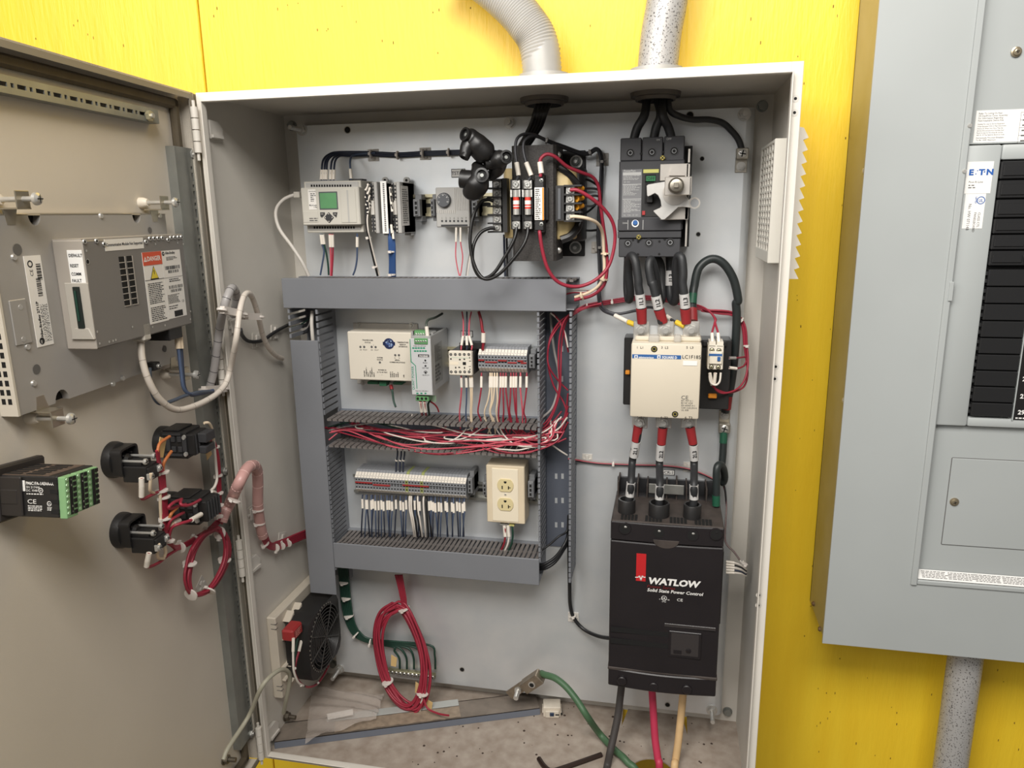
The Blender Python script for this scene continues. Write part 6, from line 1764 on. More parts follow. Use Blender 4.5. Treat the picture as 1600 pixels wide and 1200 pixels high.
# ---------------------------------------------------------------- exhaust filter in the right wall
RWF = Frame((.8 - t, 0, 0), (0, -1, 0), (1, 0, 0))
ef = thing('exhaust_filter', 'pale grid exhaust filter set through the upper right wall of the cabinet', 'filter', (.8 - t, -.11, .835))
FG = mat('filter_pale', (212, 208, 198), .5)
s0, s1, z0, z1 = .038, .186, .834, .992
b = MB(RWF)
b.box(s1 - .006, s1, -.018, 0, z0, z1, .001).box(s0, s0 + .004, -.018, 0, z0, z1).box(s0 + .004, s1 - .006, -.0179, 0, z0, z0 + .016, .001).box(s0 + .004, s1 - .006, -.0179, 0, z1 - .005, z1, .001)
b.build('filter_frame', FG, ef)
g_ = MB(RWF)
n = 16
for i in range(1, n): g_.box(s0 + .004, s1 - .0062, -.017, -.0145, z0 + .016 + (z1 - z0 - .021) * i / n - .0013, z0 + .016 + (z1 - z0 - .021) * i / n + .0013)
for i in range(1, 5):
    x = s0 + .004 + (s1 - s0 - .010) * i / 5
    g_.box(x - .0035, x + .0035, -.0172, -.0145, z0 + .016, z1 - .005)
g_.build('filter_grid', FG, ef)
MB(RWF).box(s0 + .004, s1 - .006, -.0152, -.001, z0 + .016, z1 - .005).build('filter_mat', mat('filter_mat', (124, 116, 104), .9), ef)  # mat lies shallow, its grey standing in for shade inside the cells
b = MB()
zA, zB = .815, 1.005
n = 13
poly = [(.8, zA)]
for i in range(n):
    za = zA + (zB - zA) * i / n
    zb_ = zA + (zB - zA) * (i + 1) / n
    poly += [(.8180, za), (.8115, zb_ - .0025)]
poly += [(.8, zB)]
b.prism(poly, -.2, -.03, 1)
b.build('outer_louvre', mat('louvre_cream', (226, 218, 204), .5), ef)
# ---------------------------------------------------------------- earth bar, green wires and red coil low on the plate
ZC = zc(300, 850, 3.4275)
eb = thing('earth_bar', 'brass earth bar with a row of screws low on the plate behind the red coil', 'earth bar', W(*ZC(1150, 690), 0))
q0, q1 = W(*ZC(1010, 668), .012), W(*ZC(1300, 700), .012)
MB().box(q0.x, q1.x, PY - .013, PY - .004, q0.z - .0085, q0.z, .0008).build('bar', mat('dull_brass', (150, 146, 118), .4, .8, noise=.1, nscale=80), eb)
b = MB()
for i in range(12):
    x = q0.x + .016 + i * (q1.x - q0.x - .020) / 11
    b.screw((x, PY - .013, q0.z - .0043), .0034, h=.0022)
b.build('bar_screw', [STEEL, HOLE], eb)
for i in range(6):
    xe = 1110 + i * 38
    p = pz(ZC, [(785 + i * 9, 120, .012), (795 + i * 9, 220, .010), (806 + i * 9, 330, .010), (828 + i * 8, 420, .010), (870 + i * 6, 490 - i * 3, .010), (950, 528 - i * 4, .010), (1080, 552 - i * 6, .011), (xe - 26, 572 - i * 6, .012), (xe, 612 - i * 3, .013), (xe + 3, 668, .010)])
    o = wire('earth_wire', '%s of the green wires running down to the earth bar' % nth(i, 6), 'wire', 'green wires to the earth bar', p, .0021, DKGREEN)
    if i == 2:
        for (x_, y_, dv) in ((800, 205, (0, 0, 1)), (812, 290, (0, 0, 1)), (826, 385, (.2, 0, -1)), (862, 485, (.7, 0, -.7)), (945, 530, (1, 0, 0))): ring_tie(o, W(*ZC(x_ + 14, y_), .011), dv, .0085)
tie_mount('square tie mount on the plate behind the green wires', *ZC(832, 368), s=.010)
coil = thing('wire_coil', 'big loop of coiled red wire hanging from the lower duct', 'wire coil', W(*ZC(1120, 880), .05))
def coil_loops(parent, P, n, spread, r, m, w):
    for k in range(n):
        a_, b_ = random.uniform(-1, 1) * spread, random.uniform(-1, 1) * spread
        ph = random.uniform(0, 6.28)
        pts = [w(x + a_ * (1.0 + .25 * math.sin(ph + i)), y + b_ * .9, d_ + .0035 * math.sin(ph + i * .8)) for i, (x, y, d_) in enumerate(P)]
        pts = pts + [pts[0]]
        MB().tube(pts, r, 6, smooth=6).build('coil_strand', m, parent, ang=80)
CP = [(1100, 332, .030), (1030, 380, .034), (995, 480, .04), (1008, 610, .046), (1048, 740, .055), (1110, 835, .064), (1180, 878, .070), (1228, 830, .066), (1250, 700, .058), (1232, 560, .046), (1185, 430, .036), (1140, 350, .030)]
coil_loops(coil, CP, 13, 30, .0023, REDW, lambda x, y, d_: W(*ZC(x, y), d_))
for i in range(4):
    MB().tube(pz(ZC, [(1090 + i * 11, 165, .035), (1105 + i * 9, 220, .034), (1120 + i * 8, 290, .032), (1132 + i * 6, 340, .031), (1170 + i * 4, 420, .034)]), .0021, 6).build('coil_lead', REDW, coil)
for (x, y, d_, dv) in ((1136, 348, .031, (.35, 0, -1)), (1048, 738, .057, (.35, .1, -1)), (1234, 800, .066, (.1, .1, 1))): ring_tie(coil, W(*ZC(x, y), d_), dv, .0105)
for (x, y) in ((1080, 625), (1210, 770), (1245, 915), (1270, 862)):
    q = W(*ZC(x, y), .058)
    MB().prism([(q.x - .006, q.z - .011), (q.x + .004, q.z - .012), (q.x + .007, q.z + .006), (q.x - .004, q.z + .012)], q.y - .0004, q.y + .0004).build('tape_flag', TAPE, coil)
for pts in ([(1150, 905), (1190, 870), (1225, 840)], [(1215, 905), (1228, 860), (1235, 820)]):
    MB().tube(pz(ZC, [(x, y, .068) for x, y in pts]), .0022, 7, 0, 3).build('white_end', FERR, coil)
MB().tube(pz(ZC, [(1240, 830, .07), (1262, 880, .075), (1310, 905, .08), (1350, 915, .085), (1375, 918, .09)]), .0019, 6).build('coil_tail', REDW, coil)
# ---------------------------------------------------------------- things on the cabinet floor
def FZ(z, x, y, h=t): return WF.at(*z(x, y), h, 2)
ZG = zc(420, 1020, 3.3333)
A0, B0 = FZ(ZG, 32, 500), FZ(ZG, 1412, 322)
A1, B1 = FZ(ZG, 45, 408), FZ(ZG, 1388, 228)
du = (B0 - A0).normalized()
dv_ = V((-du.y, du.x, 0))
TF = Frame((A0.x, A0.y, t), (du.x, du.y, 0), (dv_.x, dv_.y, 0))
L_ = (B0 - A0).length
Wd = max(.03, ((A1 - A0).dot(dv_) + (B1 - B0).dot(dv_)) / 2)
TRM = mat('tray_dusty', (122, 112, 102), .65, noise=.15, nscale=40)
cv = thing('loose_duct_cover', 'long loose grey duct cover lying slanted on the cabinet floor', 'duct cover', (A0.x, A0.y, t))
cj = MB(TF)
cj.box(0, L_, 0, .0016, 0, .013).box(0, L_, Wd - .0016, Wd, 0, .013).box(0, L_, 0, Wd, .0115, .013)
cj.build('channel', [TRM], cv)
MB(TF).box(0, L_, -.0006, 0, .0005, .0125).build('front_lip', mat('lip_bluegrey', (112, 118, 130), .45), cv)
u_ = lambda x: L_ * (x - 32) / 1380
b = MB(TF).box(u_(985), u_(1120), .003, Wd - .004, .013, .0138)
b.build('short_inner_cover', TRM, cv)
ps_ = MB(TF).box(u_(285), u_(985), Wd - .014, Wd + .004, .0138, .0150, .0004)
ps_.build('pale_strip', mat('pale_strip', (176, 178, 174), .5), origin=TF.w((u_(285), Wd, .0138)), label='narrow pale grey plastic strip lying on the loose duct cover', cat='strip')
b = MB(TF)
nn = 24
for i in range(nn):
    x0, x1 = u_(330) + (u_(985) - u_(330)) * i / nn, u_(330) + (u_(985) - u_(330)) * (i + 1) / nn
    h0, h1 = .0142 + .0006 * math.sin(i * 1.7), .0142 + .0006 * math.sin((i + 1) * 1.7)
    b.add([(x0, .003, h0), (x1, .003, h1), (x1, Wd - .016, h1), (x0, Wd - .016, h0)], [(0, 1, 2, 3)])
b.build('paper_strip', mat('kraft_strip', (150, 134, 116), .6, noise=.18, nscale=90), origin=TF.w((u_(330), .01, .014)), label='crinkled tan paper strip lying along the loose duct cover', cat='paper')
# plastic bag
FILM = mat('clear_film', (220, 208, 198), .07, alpha=.40, bump=.6, bscale=34, spec=1.)
bag = thing('plastic_bag', 'crumpled clear plastic bag holding a white slip, in the back left corner', 'bag', FZ(ZG, 380, 330))
c0, c1, c2, c3 = FZ(ZG, 190, 480, .020), FZ(ZG, 560, 345, .022), FZ(ZG, 600, 215, .010), FZ(ZG, 225, 190, .010)
n = 22
vs, fs = [], []
for j in range(n + 1):
    for i in range(n + 1):
        u, v_ = i / n, j / n
        p = (c0 * (1 - u) + c1 * u) * (1 - v_) + (c3 * (1 - u) + c2 * u) * v_
        hh_ = .014 * abs(math.sin(PI * u)) ** .6 * abs(math.sin(PI * min(1, v_ * .85 + .15))) + .006 * math.sin(u * 9 + v_ * 19) * math.sin(v_ * 7 + u * 4) + random.uniform(-.0007, .0007)
        vs.append(p + V((0, 0, hh_ * .9 + .002)))
for j in range(n):
    for i in range(n):
        a_ = j * (n + 1) + i
        fs.append((a_, a_ + 1, a_ + n + 2, a_ + n + 1))
MB().add(vs, fs).build('bag_film', FILM, bag, ang=70)
sl = [FZ(ZG, 302, 318, .028), FZ(ZG, 438, 292, .028), FZ(ZG, 440, 322, .026), FZ(ZG, 308, 348, .026)]
sl = [sl[3], sl[2], sl[1], sl[0]]
MB().add([*sl, *[q - V((0, 0, .0006)) for q in sl]], [(0, 1, 2, 3), (7, 6, 5, 4), (0, 4, 5, 1), (1, 5, 6, 2), (2, 6, 7, 3), (3, 7, 4, 0)]).build('white_slip', LABEL, bag)
# small white contact block
ZI = zc(420, 1020, 3.3333)
q = FZ(ZI, 1475, 335)
BF = Frame((q.x, q.y, t), (.985, .17, 0), (-.17, .985, 0))
cbk = thing('contact_block', 'small white contact block lying loose at the end of the duct cover', 'contact block', (q.x, q.y, t))
MB(BF).box(-.016, .016, 0, .026, 0, .020, .001).box(-.018, .018, .002, .024, .006, .011, .0008).box(-.012, .013, -.004, 0, .001, .0145, .0008).build('block_body', mat('dusty_ivory', (214, 204, 188), .6, noise=.08, nscale=60), cbk)
MB(BF).box(-.004, .0035, -.0062, -.004, .006, .0128, .0005).build('blue_slider', mat('dark_blue', (34, 52, 78), .5), cbk)
MB(BF).box(.006, .0128, -.0048, -.004, .007, .009).box(.016, .019, 0, .01, .0055, .0075).build('dark_slot', HOLE, cbk)
# loose lug with the green cable
lg = thing('loose_lug', 'loose grey terminal lug propped against the plate, holding the green cable', 'lug', W(810, 1083, .03))
pA, pB = W(797, 1085, .035), W(846, 1052, .045)
ud = (pB - pA).normalized()
LF = Frame(pA, ud, V((0, 1, 0)) - ud * ud.y)
ll = (pB - pA).length
DK = mat('dull_lug', (146, 134, 118), .45, .7, noise=.15, nscale=90)
MB(LF).box(-.002, ll * .62, -.003, .001, -.009, .009, .0006).box(ll * .5, ll + .002, -.018, .002, -.0105, .0105, .0015).build('lug_body', DK, lg)
MB(LF).lathe((ll * .78, -.018, 0), (0, -1, 0), [(0, .0062), (.001, .0062)], 16).disc(ll * .78, 0, -.0196, .0042, 12, 1).build('clamp_screw', [STEEL, HOLE], lg)
MB(LF).cyl((ll * .28, -.003, 0), (ll * .28, -.024, -.002), .0046, n=12).hexa((ll * .28, -.003, 0), (0, -1, 0), .0068, .004).build('lug_bolt', STEEL, lg)
ZD = zc(640, 960, 2.6667)
gp = [pB, W(*ZD(565, 252), .055), W(*ZD(605, 265), .065), W(*ZD(650, 300), .075), W(*ZD(695, 355), .088), W(*ZD(740, 425), .1)] + [FZ(ZD, 790, 495, .02), FZ(ZD, 850, 560, .012), FZ(ZD, 905, 612, .010), V((hb.x - .022, hb.y + .002, -.02)), V((hb.x - .020, hb.y + .004, -.2))]
wire('earth_cable', 'green cable running from the loose lug across the floor to the hole', 'cable', None, gp, .0058, EARTH, n=12, sm=8)
for (lab, m, pts, hx) in (('black cable dropping from the power controller foot into the floor hole', mat('dusty_black_cable', (66, 62, 60), .55), [(884, 290, .085), (878, 340, .088), (868, 420, .096), (852, 500, .108), (836, 570, .12), (822, 640, .13)], -.1), ('red cable dropping from the power controller foot into the floor hole', mat('crimson_cable', (186, 52, 82), .5, noise=.06, nscale=20), [(1010, 310, .085), (1013, 360, .088), (1017, 430, .094), (1023, 520, .104), (1034, 600, .114)], -.012), ('cream cable dropping from the power controller foot into the floor hole', mat('cream_cable', (212, 178, 130), .55, noise=.08, nscale=30), [(1140, 320, .085), (1136, 370, .088), (1128, 450, .094), (1118, 540, .102), (1108, 610, .108)], .02)):
    P_ = pz(ZD, pts)
    if hx == -.1: P_ += [FZ(ZD, 805, 720, .01)]
    else: P_ += [W(*ZD(*((1040, 665) if hx < 0 else (1102, 670))), .122)]; P_ += [V((P_[-1].x, P_[-1].y, -.2))]
    wire('power_cable', lab if hx != -.1 else 'black cable dropping from the power controller foot over the floor front', 'cable', 'cables below the power controller', P_, .0062, m, n=12, sm=8)
# hex key
ak = [FZ(ZD, 538, 600, .006), FZ(ZD, 560, 632, .006), FZ(ZD, 590, 652, .006), FZ(ZD, 640, 640, .006), FZ(ZD, 800, 584, .006)]
MB().tube([ak[0], ak[1], ak[2], ak[3], ak[4]], .0042, 6, smooth=4).build('hex_key', mat('dark_steel', (62, 48, 42), .45, .6), None, label='dark bent hex key lying near the front of the cabinet floor', cat='hex key')
b = MB()
for i in range(70):
    px, py = random.uniform(640, 1180), random.uniform(1095, 1195)
    q = WF.at(px, py, t, 2)
    if not (.05 < q.x < .78 and -.225 < q.y < -.01) or (q - hb).length < .035: continue
    r_ = random.uniform(.0006, .0026)
    b.lathe((q.x, q.y, t), (0, 0, 1), [(0, r_), (r_ * .35, r_ * .7)], 7)
b.build('dirt_crumb', mat('dirt', (66, 52, 44), .9), None, label='dark dirt crumbs scattered over the cabinet floor', cat='dirt', kind='stuff')
# ---------------------------------------------------------------- cables along the left wall
SPW = mat('spiral_wrap_grey', (168, 164, 162), .4, noise=.05, nscale=20)
def spiral(parent, pts, r, m, turns, mg):
    P_ = catmull([V(p) for p in pts], 10)
    MB().tube(P_, r, 12, smooth=0).build('wrap', m, parent, ang=80)
    b = MB()
    N = len(P_)
    for k in range(turns):
        i = int((k + .5) * N / turns)
        i = min(max(i, 1), N - 2)
        d_ = (P_[i + 1] - P_[i - 1]).normalized()
        b.lathe(P_[i] - d_ * .0004, d_ + V((.1, 0, .12)), [(0, r * 1.03), (.0009, r * 1.03)], 12)
    b.build('wrap_seam', mg, parent, kind='stuff')
dw = lambda px, py, off: DF.w(DF.at(px, py, off))
lw = lambda px, py, off: LWF.w(LWF.at(px, py, off))
g1 = thing('wrapped_cable', 'grey spiral wrapped cable arching from the door rail to the left wall', 'cable', dw(328, 604, SK - .02))
spiral(g1, [dw(328, 604, SK - .018), dw(334, 580, SK - .025), dw(339, 545, SK - .035), dw(343, 515, SK - .045), lw(350, 480, -.05), lw(358, 457, -.055), lw(364, 450, -.05), lw(369, 460, -.04), lw(368, 478, -.03), lw(364, 492, -.015)], .0058, SPW, 13, mat('seam_dark_grey', (74, 72, 74), .6))
g2 = thing('wrapped_cable', 'white spiral wrapped network cable hooping from panel to left wall', 'cable', dw(218, 525, -.0))
WSP = mat('spiral_wrap_white', (216, 206, 194), .4)
spiral(g2, [dw(220, 528, -.018), dw(222, 560, -.022), dw(232, 594, -.026), dw(250, 624, -.028), dw(275, 640, -.03), dw(305, 634, -.032), dw(335, 618, -.034), dw(352, 600, -.036), dw(360, 575, -.04), lw(369, 530, -.065), lw(374, 490, -.065), lw(381, 463, -.06), lw(390, 459, -.055), lw(398, 475, -.045), lw(405, 500, -.035), lw(411, 525, -.025), lw(421, 545, -.018), lw(432, 556, -.012), lw(441, 560, -.008)], .0041, WSP, 24, mat('seam_beige', (176, 166, 154), .5))
q = DF.at(219, 527, -.02)
MB(DF).box(q.x - .008, q.x + .008, -.03, -.012, q.z - .004, q.z + .018, .002).build('plug', mat('pale_plug', (196, 190, 180)), g2)
wire('control_cable', 'black cable running along the left wall into the duct', 'cable', None, [lw(376, 515, -.03), lw(378, 523, -.012), lw(386, 532, -.006), lw(398, 534, -.006), lw(412, 531, -.006), lw(426, 521, -.006), lw(438, 514, -.006), lw(452, 507, -.006), lw(470, 500, -.02)], .0030, BKW, n=8)
for lab, px, py, ro_ in (('tie mount on the left wall, nearest the door, under the grey wrapped cable', 361, 510, 8), ('tie mount on the left wall, lower of the two under the black cable', 400, 533, -10), ('tie mount on the left wall beside the duct under the black cable', 429, 520, -12), ('tie mount on the left wall beside the pink wrapped harness', 391, 803, 0), ('tie mount on the left wall above the red bundle near the duct', 440, 843, -20)):
    tie_mount(lab, px, py, LWF, 0, ro_, .0125)
for lab, (x0, y0), (x1, y1), f_ in (('white nylon spacer clamp between the grey and white wrapped cables', (347, 484), (380, 491), .06), ('white nylon spacer clamp across the white cable hoop', (380, 494), (406, 495), .05), ('white nylon spacer clamp under the grey cable at the door rail', (318, 609), (352, 607), 0)):
    p, q = (lw(x0, y0, -f_), lw(x1, y1, -f_)) if f_ else (dw(x0, y0, SK - .03), dw(x1, y1, SK - .03))
    d_ = (q - p)
    up = V((0, 0, 1)); up = (up - d_.normalized() * up.dot(d_.normalized())).normalized()
    nn_ = d_.normalized().cross(up)
    b = MB()
    vs = [p + d_ * a_ + up * (.005 * b_) + nn_ * (.0035 * c_) for a_ in (0, 1) for b_ in (-1, 1) for c_ in (-1, 1)]
    b.add(vs, [(0, 1, 3, 2), (4, 6, 7, 5), (0, 4, 5, 1), (2, 3, 7, 6), (0, 2, 6, 4), (1, 5, 7, 3)])
    for e_ in (p, q): b.lathe(e_ - up * .0015, up + d_.normalized() * .1, [(0, .0072), (.003, .0072)], 14)
    b.build('spacer_clamp', TIE, None, label=lab, cat='clamp', group='nylon spacer clamps')
# red harness: pink wrap from the door to the left wall, then red bundle into the duct
PK = mat('spiral_wrap_pink', (196, 152, 146), .38, noise=.05, nscale=30)
g3 = thing('wrapped_harness', 'translucent pink spiral wrapped harness hooping from door to left wall', 'cable', dw(347, 815, 0))
spiral(g3, [dw(346, 815, SK - .03), dw(352, 800, SK - .034), dw(360, 785, SK - .042), lw(372, 758, -.06), lw(384, 735, -.062), lw(394, 727, -.058), lw(401, 733, -.05), lw(403, 755, -.042), lw(403, 790, -.032), lw(407, 822, -.024), lw(411, 838, -.02)], .0082, PK, 12, mat('seam_pink', (226, 190, 184), .4))
for (x, y, o_, dv) in ((366, 782, -.05, (.3, .3, .8)), (403, 797, -.031, (0, .1, 1)), (405, 818, -.025, (0, .1, 1))): ring_tie(g3, lw(x, y, o_), dv, .0086)
for i in range(5):
    p = [lw(409 + i * 1.5, 830, -.02 - i * .001), lw(412 + i * 2, 846, -.016), lw(420 + i * 1.5, 856 - i * 1.5, -.014), lw(432, 858 - i * 2.6, -.012), lw(446, 853 - i * 2.6, -.012), lw(462, 846 - i * 2.6, -.012), lw(482, 838 - i * 2.6, -.014)]
    o = wire('control_wire', '%s red wire of the bundle along the left wall below the wrapped harness' % nth(i, 5).replace(' from left', ' lowest').replace(' from right', ' highest').replace('rightmost', 'topmost'), 'wire', 'red bundle on the left wall', p, .0024, REDW)
    if i == 2:
        for (x, y, dv) in ((414, 850, (.2, .4, -1)), (431, 856, (0, 1, -.1)), (440, 853, (0, 1, .1)), (450, 849, (0, 1, .2))): ring_tie(o, lw(x, y, -.014), dv, .0064)
# ---------------------------------------------------------------- operator panel seen from behind, on the door
D_ = lambda px, py, off: DF.at(px, py, off)
ho = .004
tl_, br_ = D_(258, 336, ho), D_(28, 651, ho)
hx0, hx1, hz0, hz1 = br_.x, tl_.x, br_.z, D_(258, 334, ho).z
hm_ = thing('operator_panel', 'big grey metal back of an operator panel set into the open door', 'operator panel', DF.w(((hx0 + hx1) / 2, SK, hz0)))
def notch_arc(cx, cz, r, up): return [(cx + math.cos(a_) * r, cz + math.sin(a_) * r) for a_ in [(PI if up else 0) + (PI * k / 10) for k in range(11)]]
nt_ = [D_(x, 336, ho).x for x in (53, 213)]
nb_ = D_(98, 626, ho).x
poly = [(hx0, hz0)]
for a_ in [PI - PI * k / 10 for k in range(11)]: poly.append((nb_ + math.cos(a_) * .0105, hz0 + math.sin(a_) * .0125))
poly += [(hx1, hz0), (hx1, hz1)]
for cx in sorted(nt_, reverse=True):
    for a_ in [-PI * k / 10 for k in range(11)]: poly.append((cx + math.cos(a_) * .0085, hz1 + math.sin(a_) * .0115))
poly += [(hx0, hz1)]
MB(DF).prism(poly, ho, SK).build('chassis', HMI, hm_, ang=25)
b = MB(DF)
for cx, cz in ((nt_[0], hz1), (nt_[1], hz1)): b.box(cx - .009, cx + .009, ho + .008, SK, cz - .013, cz - .0005)
b.box(nb_ - .011, nb_ + .011, ho + .008, SK, hz0 + .0005, hz0 + .014)
b.build('keyhole_recess', HOLE, hm_)
b = MB(DF)
b.box(hx0 - .004, hx1 + .002, SK - .006, SK - .002, hz1, hz1 + .0012).box(hx0 - .001, hx1, ho, SK, hz1 - .0012, hz1)
b.build('top_edge', mat('edge_light', (206, 194, 172), .4, .3), hm_)
b = MB(DF)
for i in range(13):
    for k in range(2):
        z = hz0 + .012 + i * .0093
        b.box(hx0 - .0003, hx0 + .001, ho + .0035 + k * .0068, ho + .0035 + k * .0068 + .0042, z, z + .0058)
b.build('side_vent', HOLE, hm_, kind='stuff')
MB(DF).box(hx0 - .0002, hx0 + .0025, ho - .001, SK, hz0, hz0 + .135).build('side_flange', mat('side_beige', (206, 198, 184), .45), hm_)
# box shaped rear cover
co = -.030
cl0, cr0 = D_(128, 375, co), D_(285, 367, co)
cx0, cx1, cz0, cz1 = cl0.x, cr0.x, .7668, cr0.z
MB(DF).box(cx0, cx1, co, ho, cz0, cz1, .0015).build('rear_cover', HMID, hm_)
MB(DF).box(cx0 - .001, cx0 + .0015, co - .0002, ho, cz0, cz1, .001).box(cx0, cx1, co + .001, ho, cz1 - .0002, cz1 + .0012).build('cover_edge', mat('cover_edge_light', (186, 178, 168), .4, .35), hm_)
zw = lambda x, y: (80 + x / 6.6667, 360 + y / 6.6667)
R_ = lambda b, x0, y0, x1, y1, off, th, m=0, bv=0.: b.pbox(*zw(x0, y0), *zw(x1, y1), off, off + th, bv, m)
b = MB(DF)
cxv = D_(*zw(772, 300), co).x
czv = [D_(*zw(775, 297 + i * 65.5), co).z for i in range(8)]
for i in range(8):
    for k in (0, 1):
        x_ = cxv + (k - .5) * .0140
        b.box(x_ - .0048, x_ + .0048, co - .0005, co + .001, czv[i] - .0031, czv[i] + .0031, .0003)
b.build('vent_opening', HOLE, hm_)
b = MB(DF)
for i in range(8):
    for k in (0, 1):
        x_ = cxv + (k - .5) * .0140
        b.box(x_ + .0048, x_ + .0058, co - .0010, co, czv[i] - .0040, czv[i] + .0031).box(x_ - .0048, x_ + .0048, co - .0010, co, czv[i] - .0040, czv[i] - .0031)
b.build('vent_lip', mat('cover_edge_light', (186, 178, 168)), hm_)
def dlabel(name, x0, x1, z0, z1, off, mats, fn=None):
    b = MB(DF).box(x0, x1, off - .0004, off + .0002, z0, z1)
    if fn: fn(b, off - .0006)
    return b.build(name, mats, hm_)
LX = lambda x, y, off=co: (lambda q: (q.x, q.z))(D_(*zw(x, y), off))
x0, z1 = LX(548, 95); x1, z0 = LX(965, 190)
z0 = z1 - .0125
dlabel('notice_strip', x0, x1, z0, z1, co, [LABEL, INK], lambda b, y: b.text('Communication Module Not Supported', (x0 + x1) / 2, y, (z0 + z1) / 2 - .0012, .0046, 'C', m=1, bold=.02, sx=(x1 - x0) / .079))
x0, z1 = LX(940, 232); x1, z0 = LX(1140, 232)[0], LX(1020, 985)[1]
def dang(b, y):
    zt = z1
    K = (z1 - z0) / .110
    b.box(x0, x1, y - .0001, y + .0002, zt - .0200 * K, zt, 0, 1)
    b.text('DANGER', x0 + .0085, y - .0003, zt - .0135 * K, .0076, 'L', m=0, bold=.03, sx=(x1 - x0 - .010) / .0325)
    def tri(cx, cz, r, m, yy): b.add([(cx - r, yy, cz - r * .85), (cx + r, yy, cz - r * .85), (cx, yy, cz + r)], [(0, 1, 2)], m)
    tri(x0 + .0045, zt - .0105 * K, .0034, 0, y - .0003)
    tri(x0 + .0045, zt - .0107 * K, .0012, 1, y - .0004)
    tri((x0 + x1) / 2, zt - .0325 * K, .0088, 3, y)
    tri((x0 + x1) / 2, zt - .0325 * K, .0074, 2, y - .0002)
    b.add([((x0 + x1) / 2 + a_, y - .0003, zt - .033 * K + c_) for a_, c_ in ((-.001, .004), (.0008, .004), (.0004, -.001), (-.0006, -.001))], [(0, 1, 2, 3)], 3)
    b.box(x0, x1, y - .0001, y + .0002, zt - .0428 * K, zt - .0422 * K, 0, 3)
    b.lines(x0 + .004, x1 - .002, zt - .080 * K, zt - .047 * K, y, 12, 3, .5, .25)
    b.lines(x0 + .004, x1 - .002, zt - .107 * K, zt - .084 * K, y, 8, 3, .5, .25)
dlabel('danger_label', x0, x1, z0, z1, co, [LABEL, DANG, WARN, INK], dang)
x0, z1 = x1 + .0006, LX(1145, 215)[1]; x1 = LX(1335, 205)[0]
def rat(b, y):
    K = (z1 - z0) / .1245
    b.disc(x0 + .0036, z1 - .0052 * K, y, .0026, 14, 1)
    b.text('Allen-Bradley', x0 + .0075, y, z1 - .0065 * K, .0046, 'L', m=1, bold=.02, sx=.85)
    b.text('AB', x0 + .0036, y - .0002, z1 - .0062 * K, .0024, 'C', m=0, bold=.02)
    b.lines(x0 + .009, x1 - .008, z1 - .018 * K, z1 - .011 * K, y, 3, 1, .5, .4)
    b.bars(x0 + .004, x1 - .004, z1 - .0345 * K, z1 - .028 * K, y, 26, 1).bars(x0 + .010, x1 - .008, z1 - .041 * K, z1 - .036 * K, y, 20, 1)
    b.box(x0, x1, y, y + .0002, z1 - .0492 * K, z1 - .0488 * K, 0, 1)
    b.lines(x0 + .010, x1 - .006, z1 - .058 * K, z1 - .051 * K, y, 2, 1, .5, .2)
    b.bars(x0 + .008, x1 - .003, z1 - .070 * K, z1 - .064 * K, y, 24, 1).bars(x0 + .011, x1 - .005, z1 - .0765 * K, z1 - .0715 * K, y, 20, 1)
    b.lines(x0 + .003, x1 - .012, z1 - .097 * K, z1 - .080 * K, y, 7, 1, .5, .3)
    b.text('CE', x1 - .008, y, z1 - .098 * K, .0042, 'L', m=1)
    b.lines(x0 + .003, x1 - .010, z1 - .108 * K, z1 - .100 * K, y, 2, 1, .4, .5)
    b.box(x0 + .0135, x1 - .009, y, y + .0002, z1 - .1225 * K, z1 - .1115 * K, 0, 1)
z0 = LX(1150, 945)[1]
dlabel('rating_label', x0, x1, z0, z1, co, [LABEL, INK], rat)
b = MB(DF)
for (x, y) in ((340, 118), (465, 110), (545, 142), (980, 118), (1022, 85), (1065, 82), (1108, 80), (1150, 78), (1210, 98), (1240, 75), (1278, 72), (1318, 70), (1352, 68)):
    x_, z_ = LX(x, y)
    b.lathe((x_, co - .0004, z_), (0, -1, 0), [(0, .0028), (.0012, .0024)], 12).disc(x_ - .0006, z_, co - .0018, .0013, 8, 1)
for (x, y) in ((500, 1178), (600, 1160), (640, 1150), (668, 1140), (362, 212), (1082, 142), (1372, 142), (1446, 842), (1445, 925), (475, 1055), (842, 1005), (1052, 1005), (1182, 988), (1313, 128)):
    x_, z_ = LX(x, y)
    b.disc(x_, z_, co - .0006, .0014, 10, 0)
x_, z_ = LX(376, 326)
b.ring(x_, z_, co - .0006, .0024, .0030, 14, 0).disc(x_, z_, co - .0005, .0024, 14, 1)
b.build('cover_screw', [STEEL, HOLE], hm_, kind='stuff')
# the side of the cover with its switch legend and card slot (this face looks away from the hinge)
CS = Frame(DF.w((cx0, 0, 0)), DF.M.to_3x3() @ V((0, -1, 0)), DF.M.to_3x3() @ V((1, 0, 0)))
sa = lambda px, py: CS.at(px, py, -.0012)
q0, q1 = sa(104, 391), sa(127, 443)
b = MB(CS).box(q0.x, -co - .0012, -.0016, 0, q1.z - .001, q0.z, .0003)
for tx, y in (('DEFAULT', 399), ('RESET', 415), ('COMM', 428), ('FAULT', 438.5)):
    z_ = sa(114, y).z
    b.text(tx, q0.x + .002, -.0019, z_ - .0016, .0046, 'L', m=1, bold=.02, sx=.8)
    b.disc(q0.x - .0025, z_, -.0003, .0012, 8, 1)
b.build('switch_legend', [WHT, INK], hm_)
q0, q1 = sa(98, 445), sa(131, 530)
b = MB(CS).box(.004, .031, -.0024, -.0008, q1.z, q0.z + .002, .0008)
b.prism([(.010, q1.z + .012), (.026, q1.z + .012), (.031, q1.z), (.004, q1.z)], -.004, -.001, b=.0006)
b.build('card_bay', mat('bay_beige', (172, 166, 156), .5), hm_)
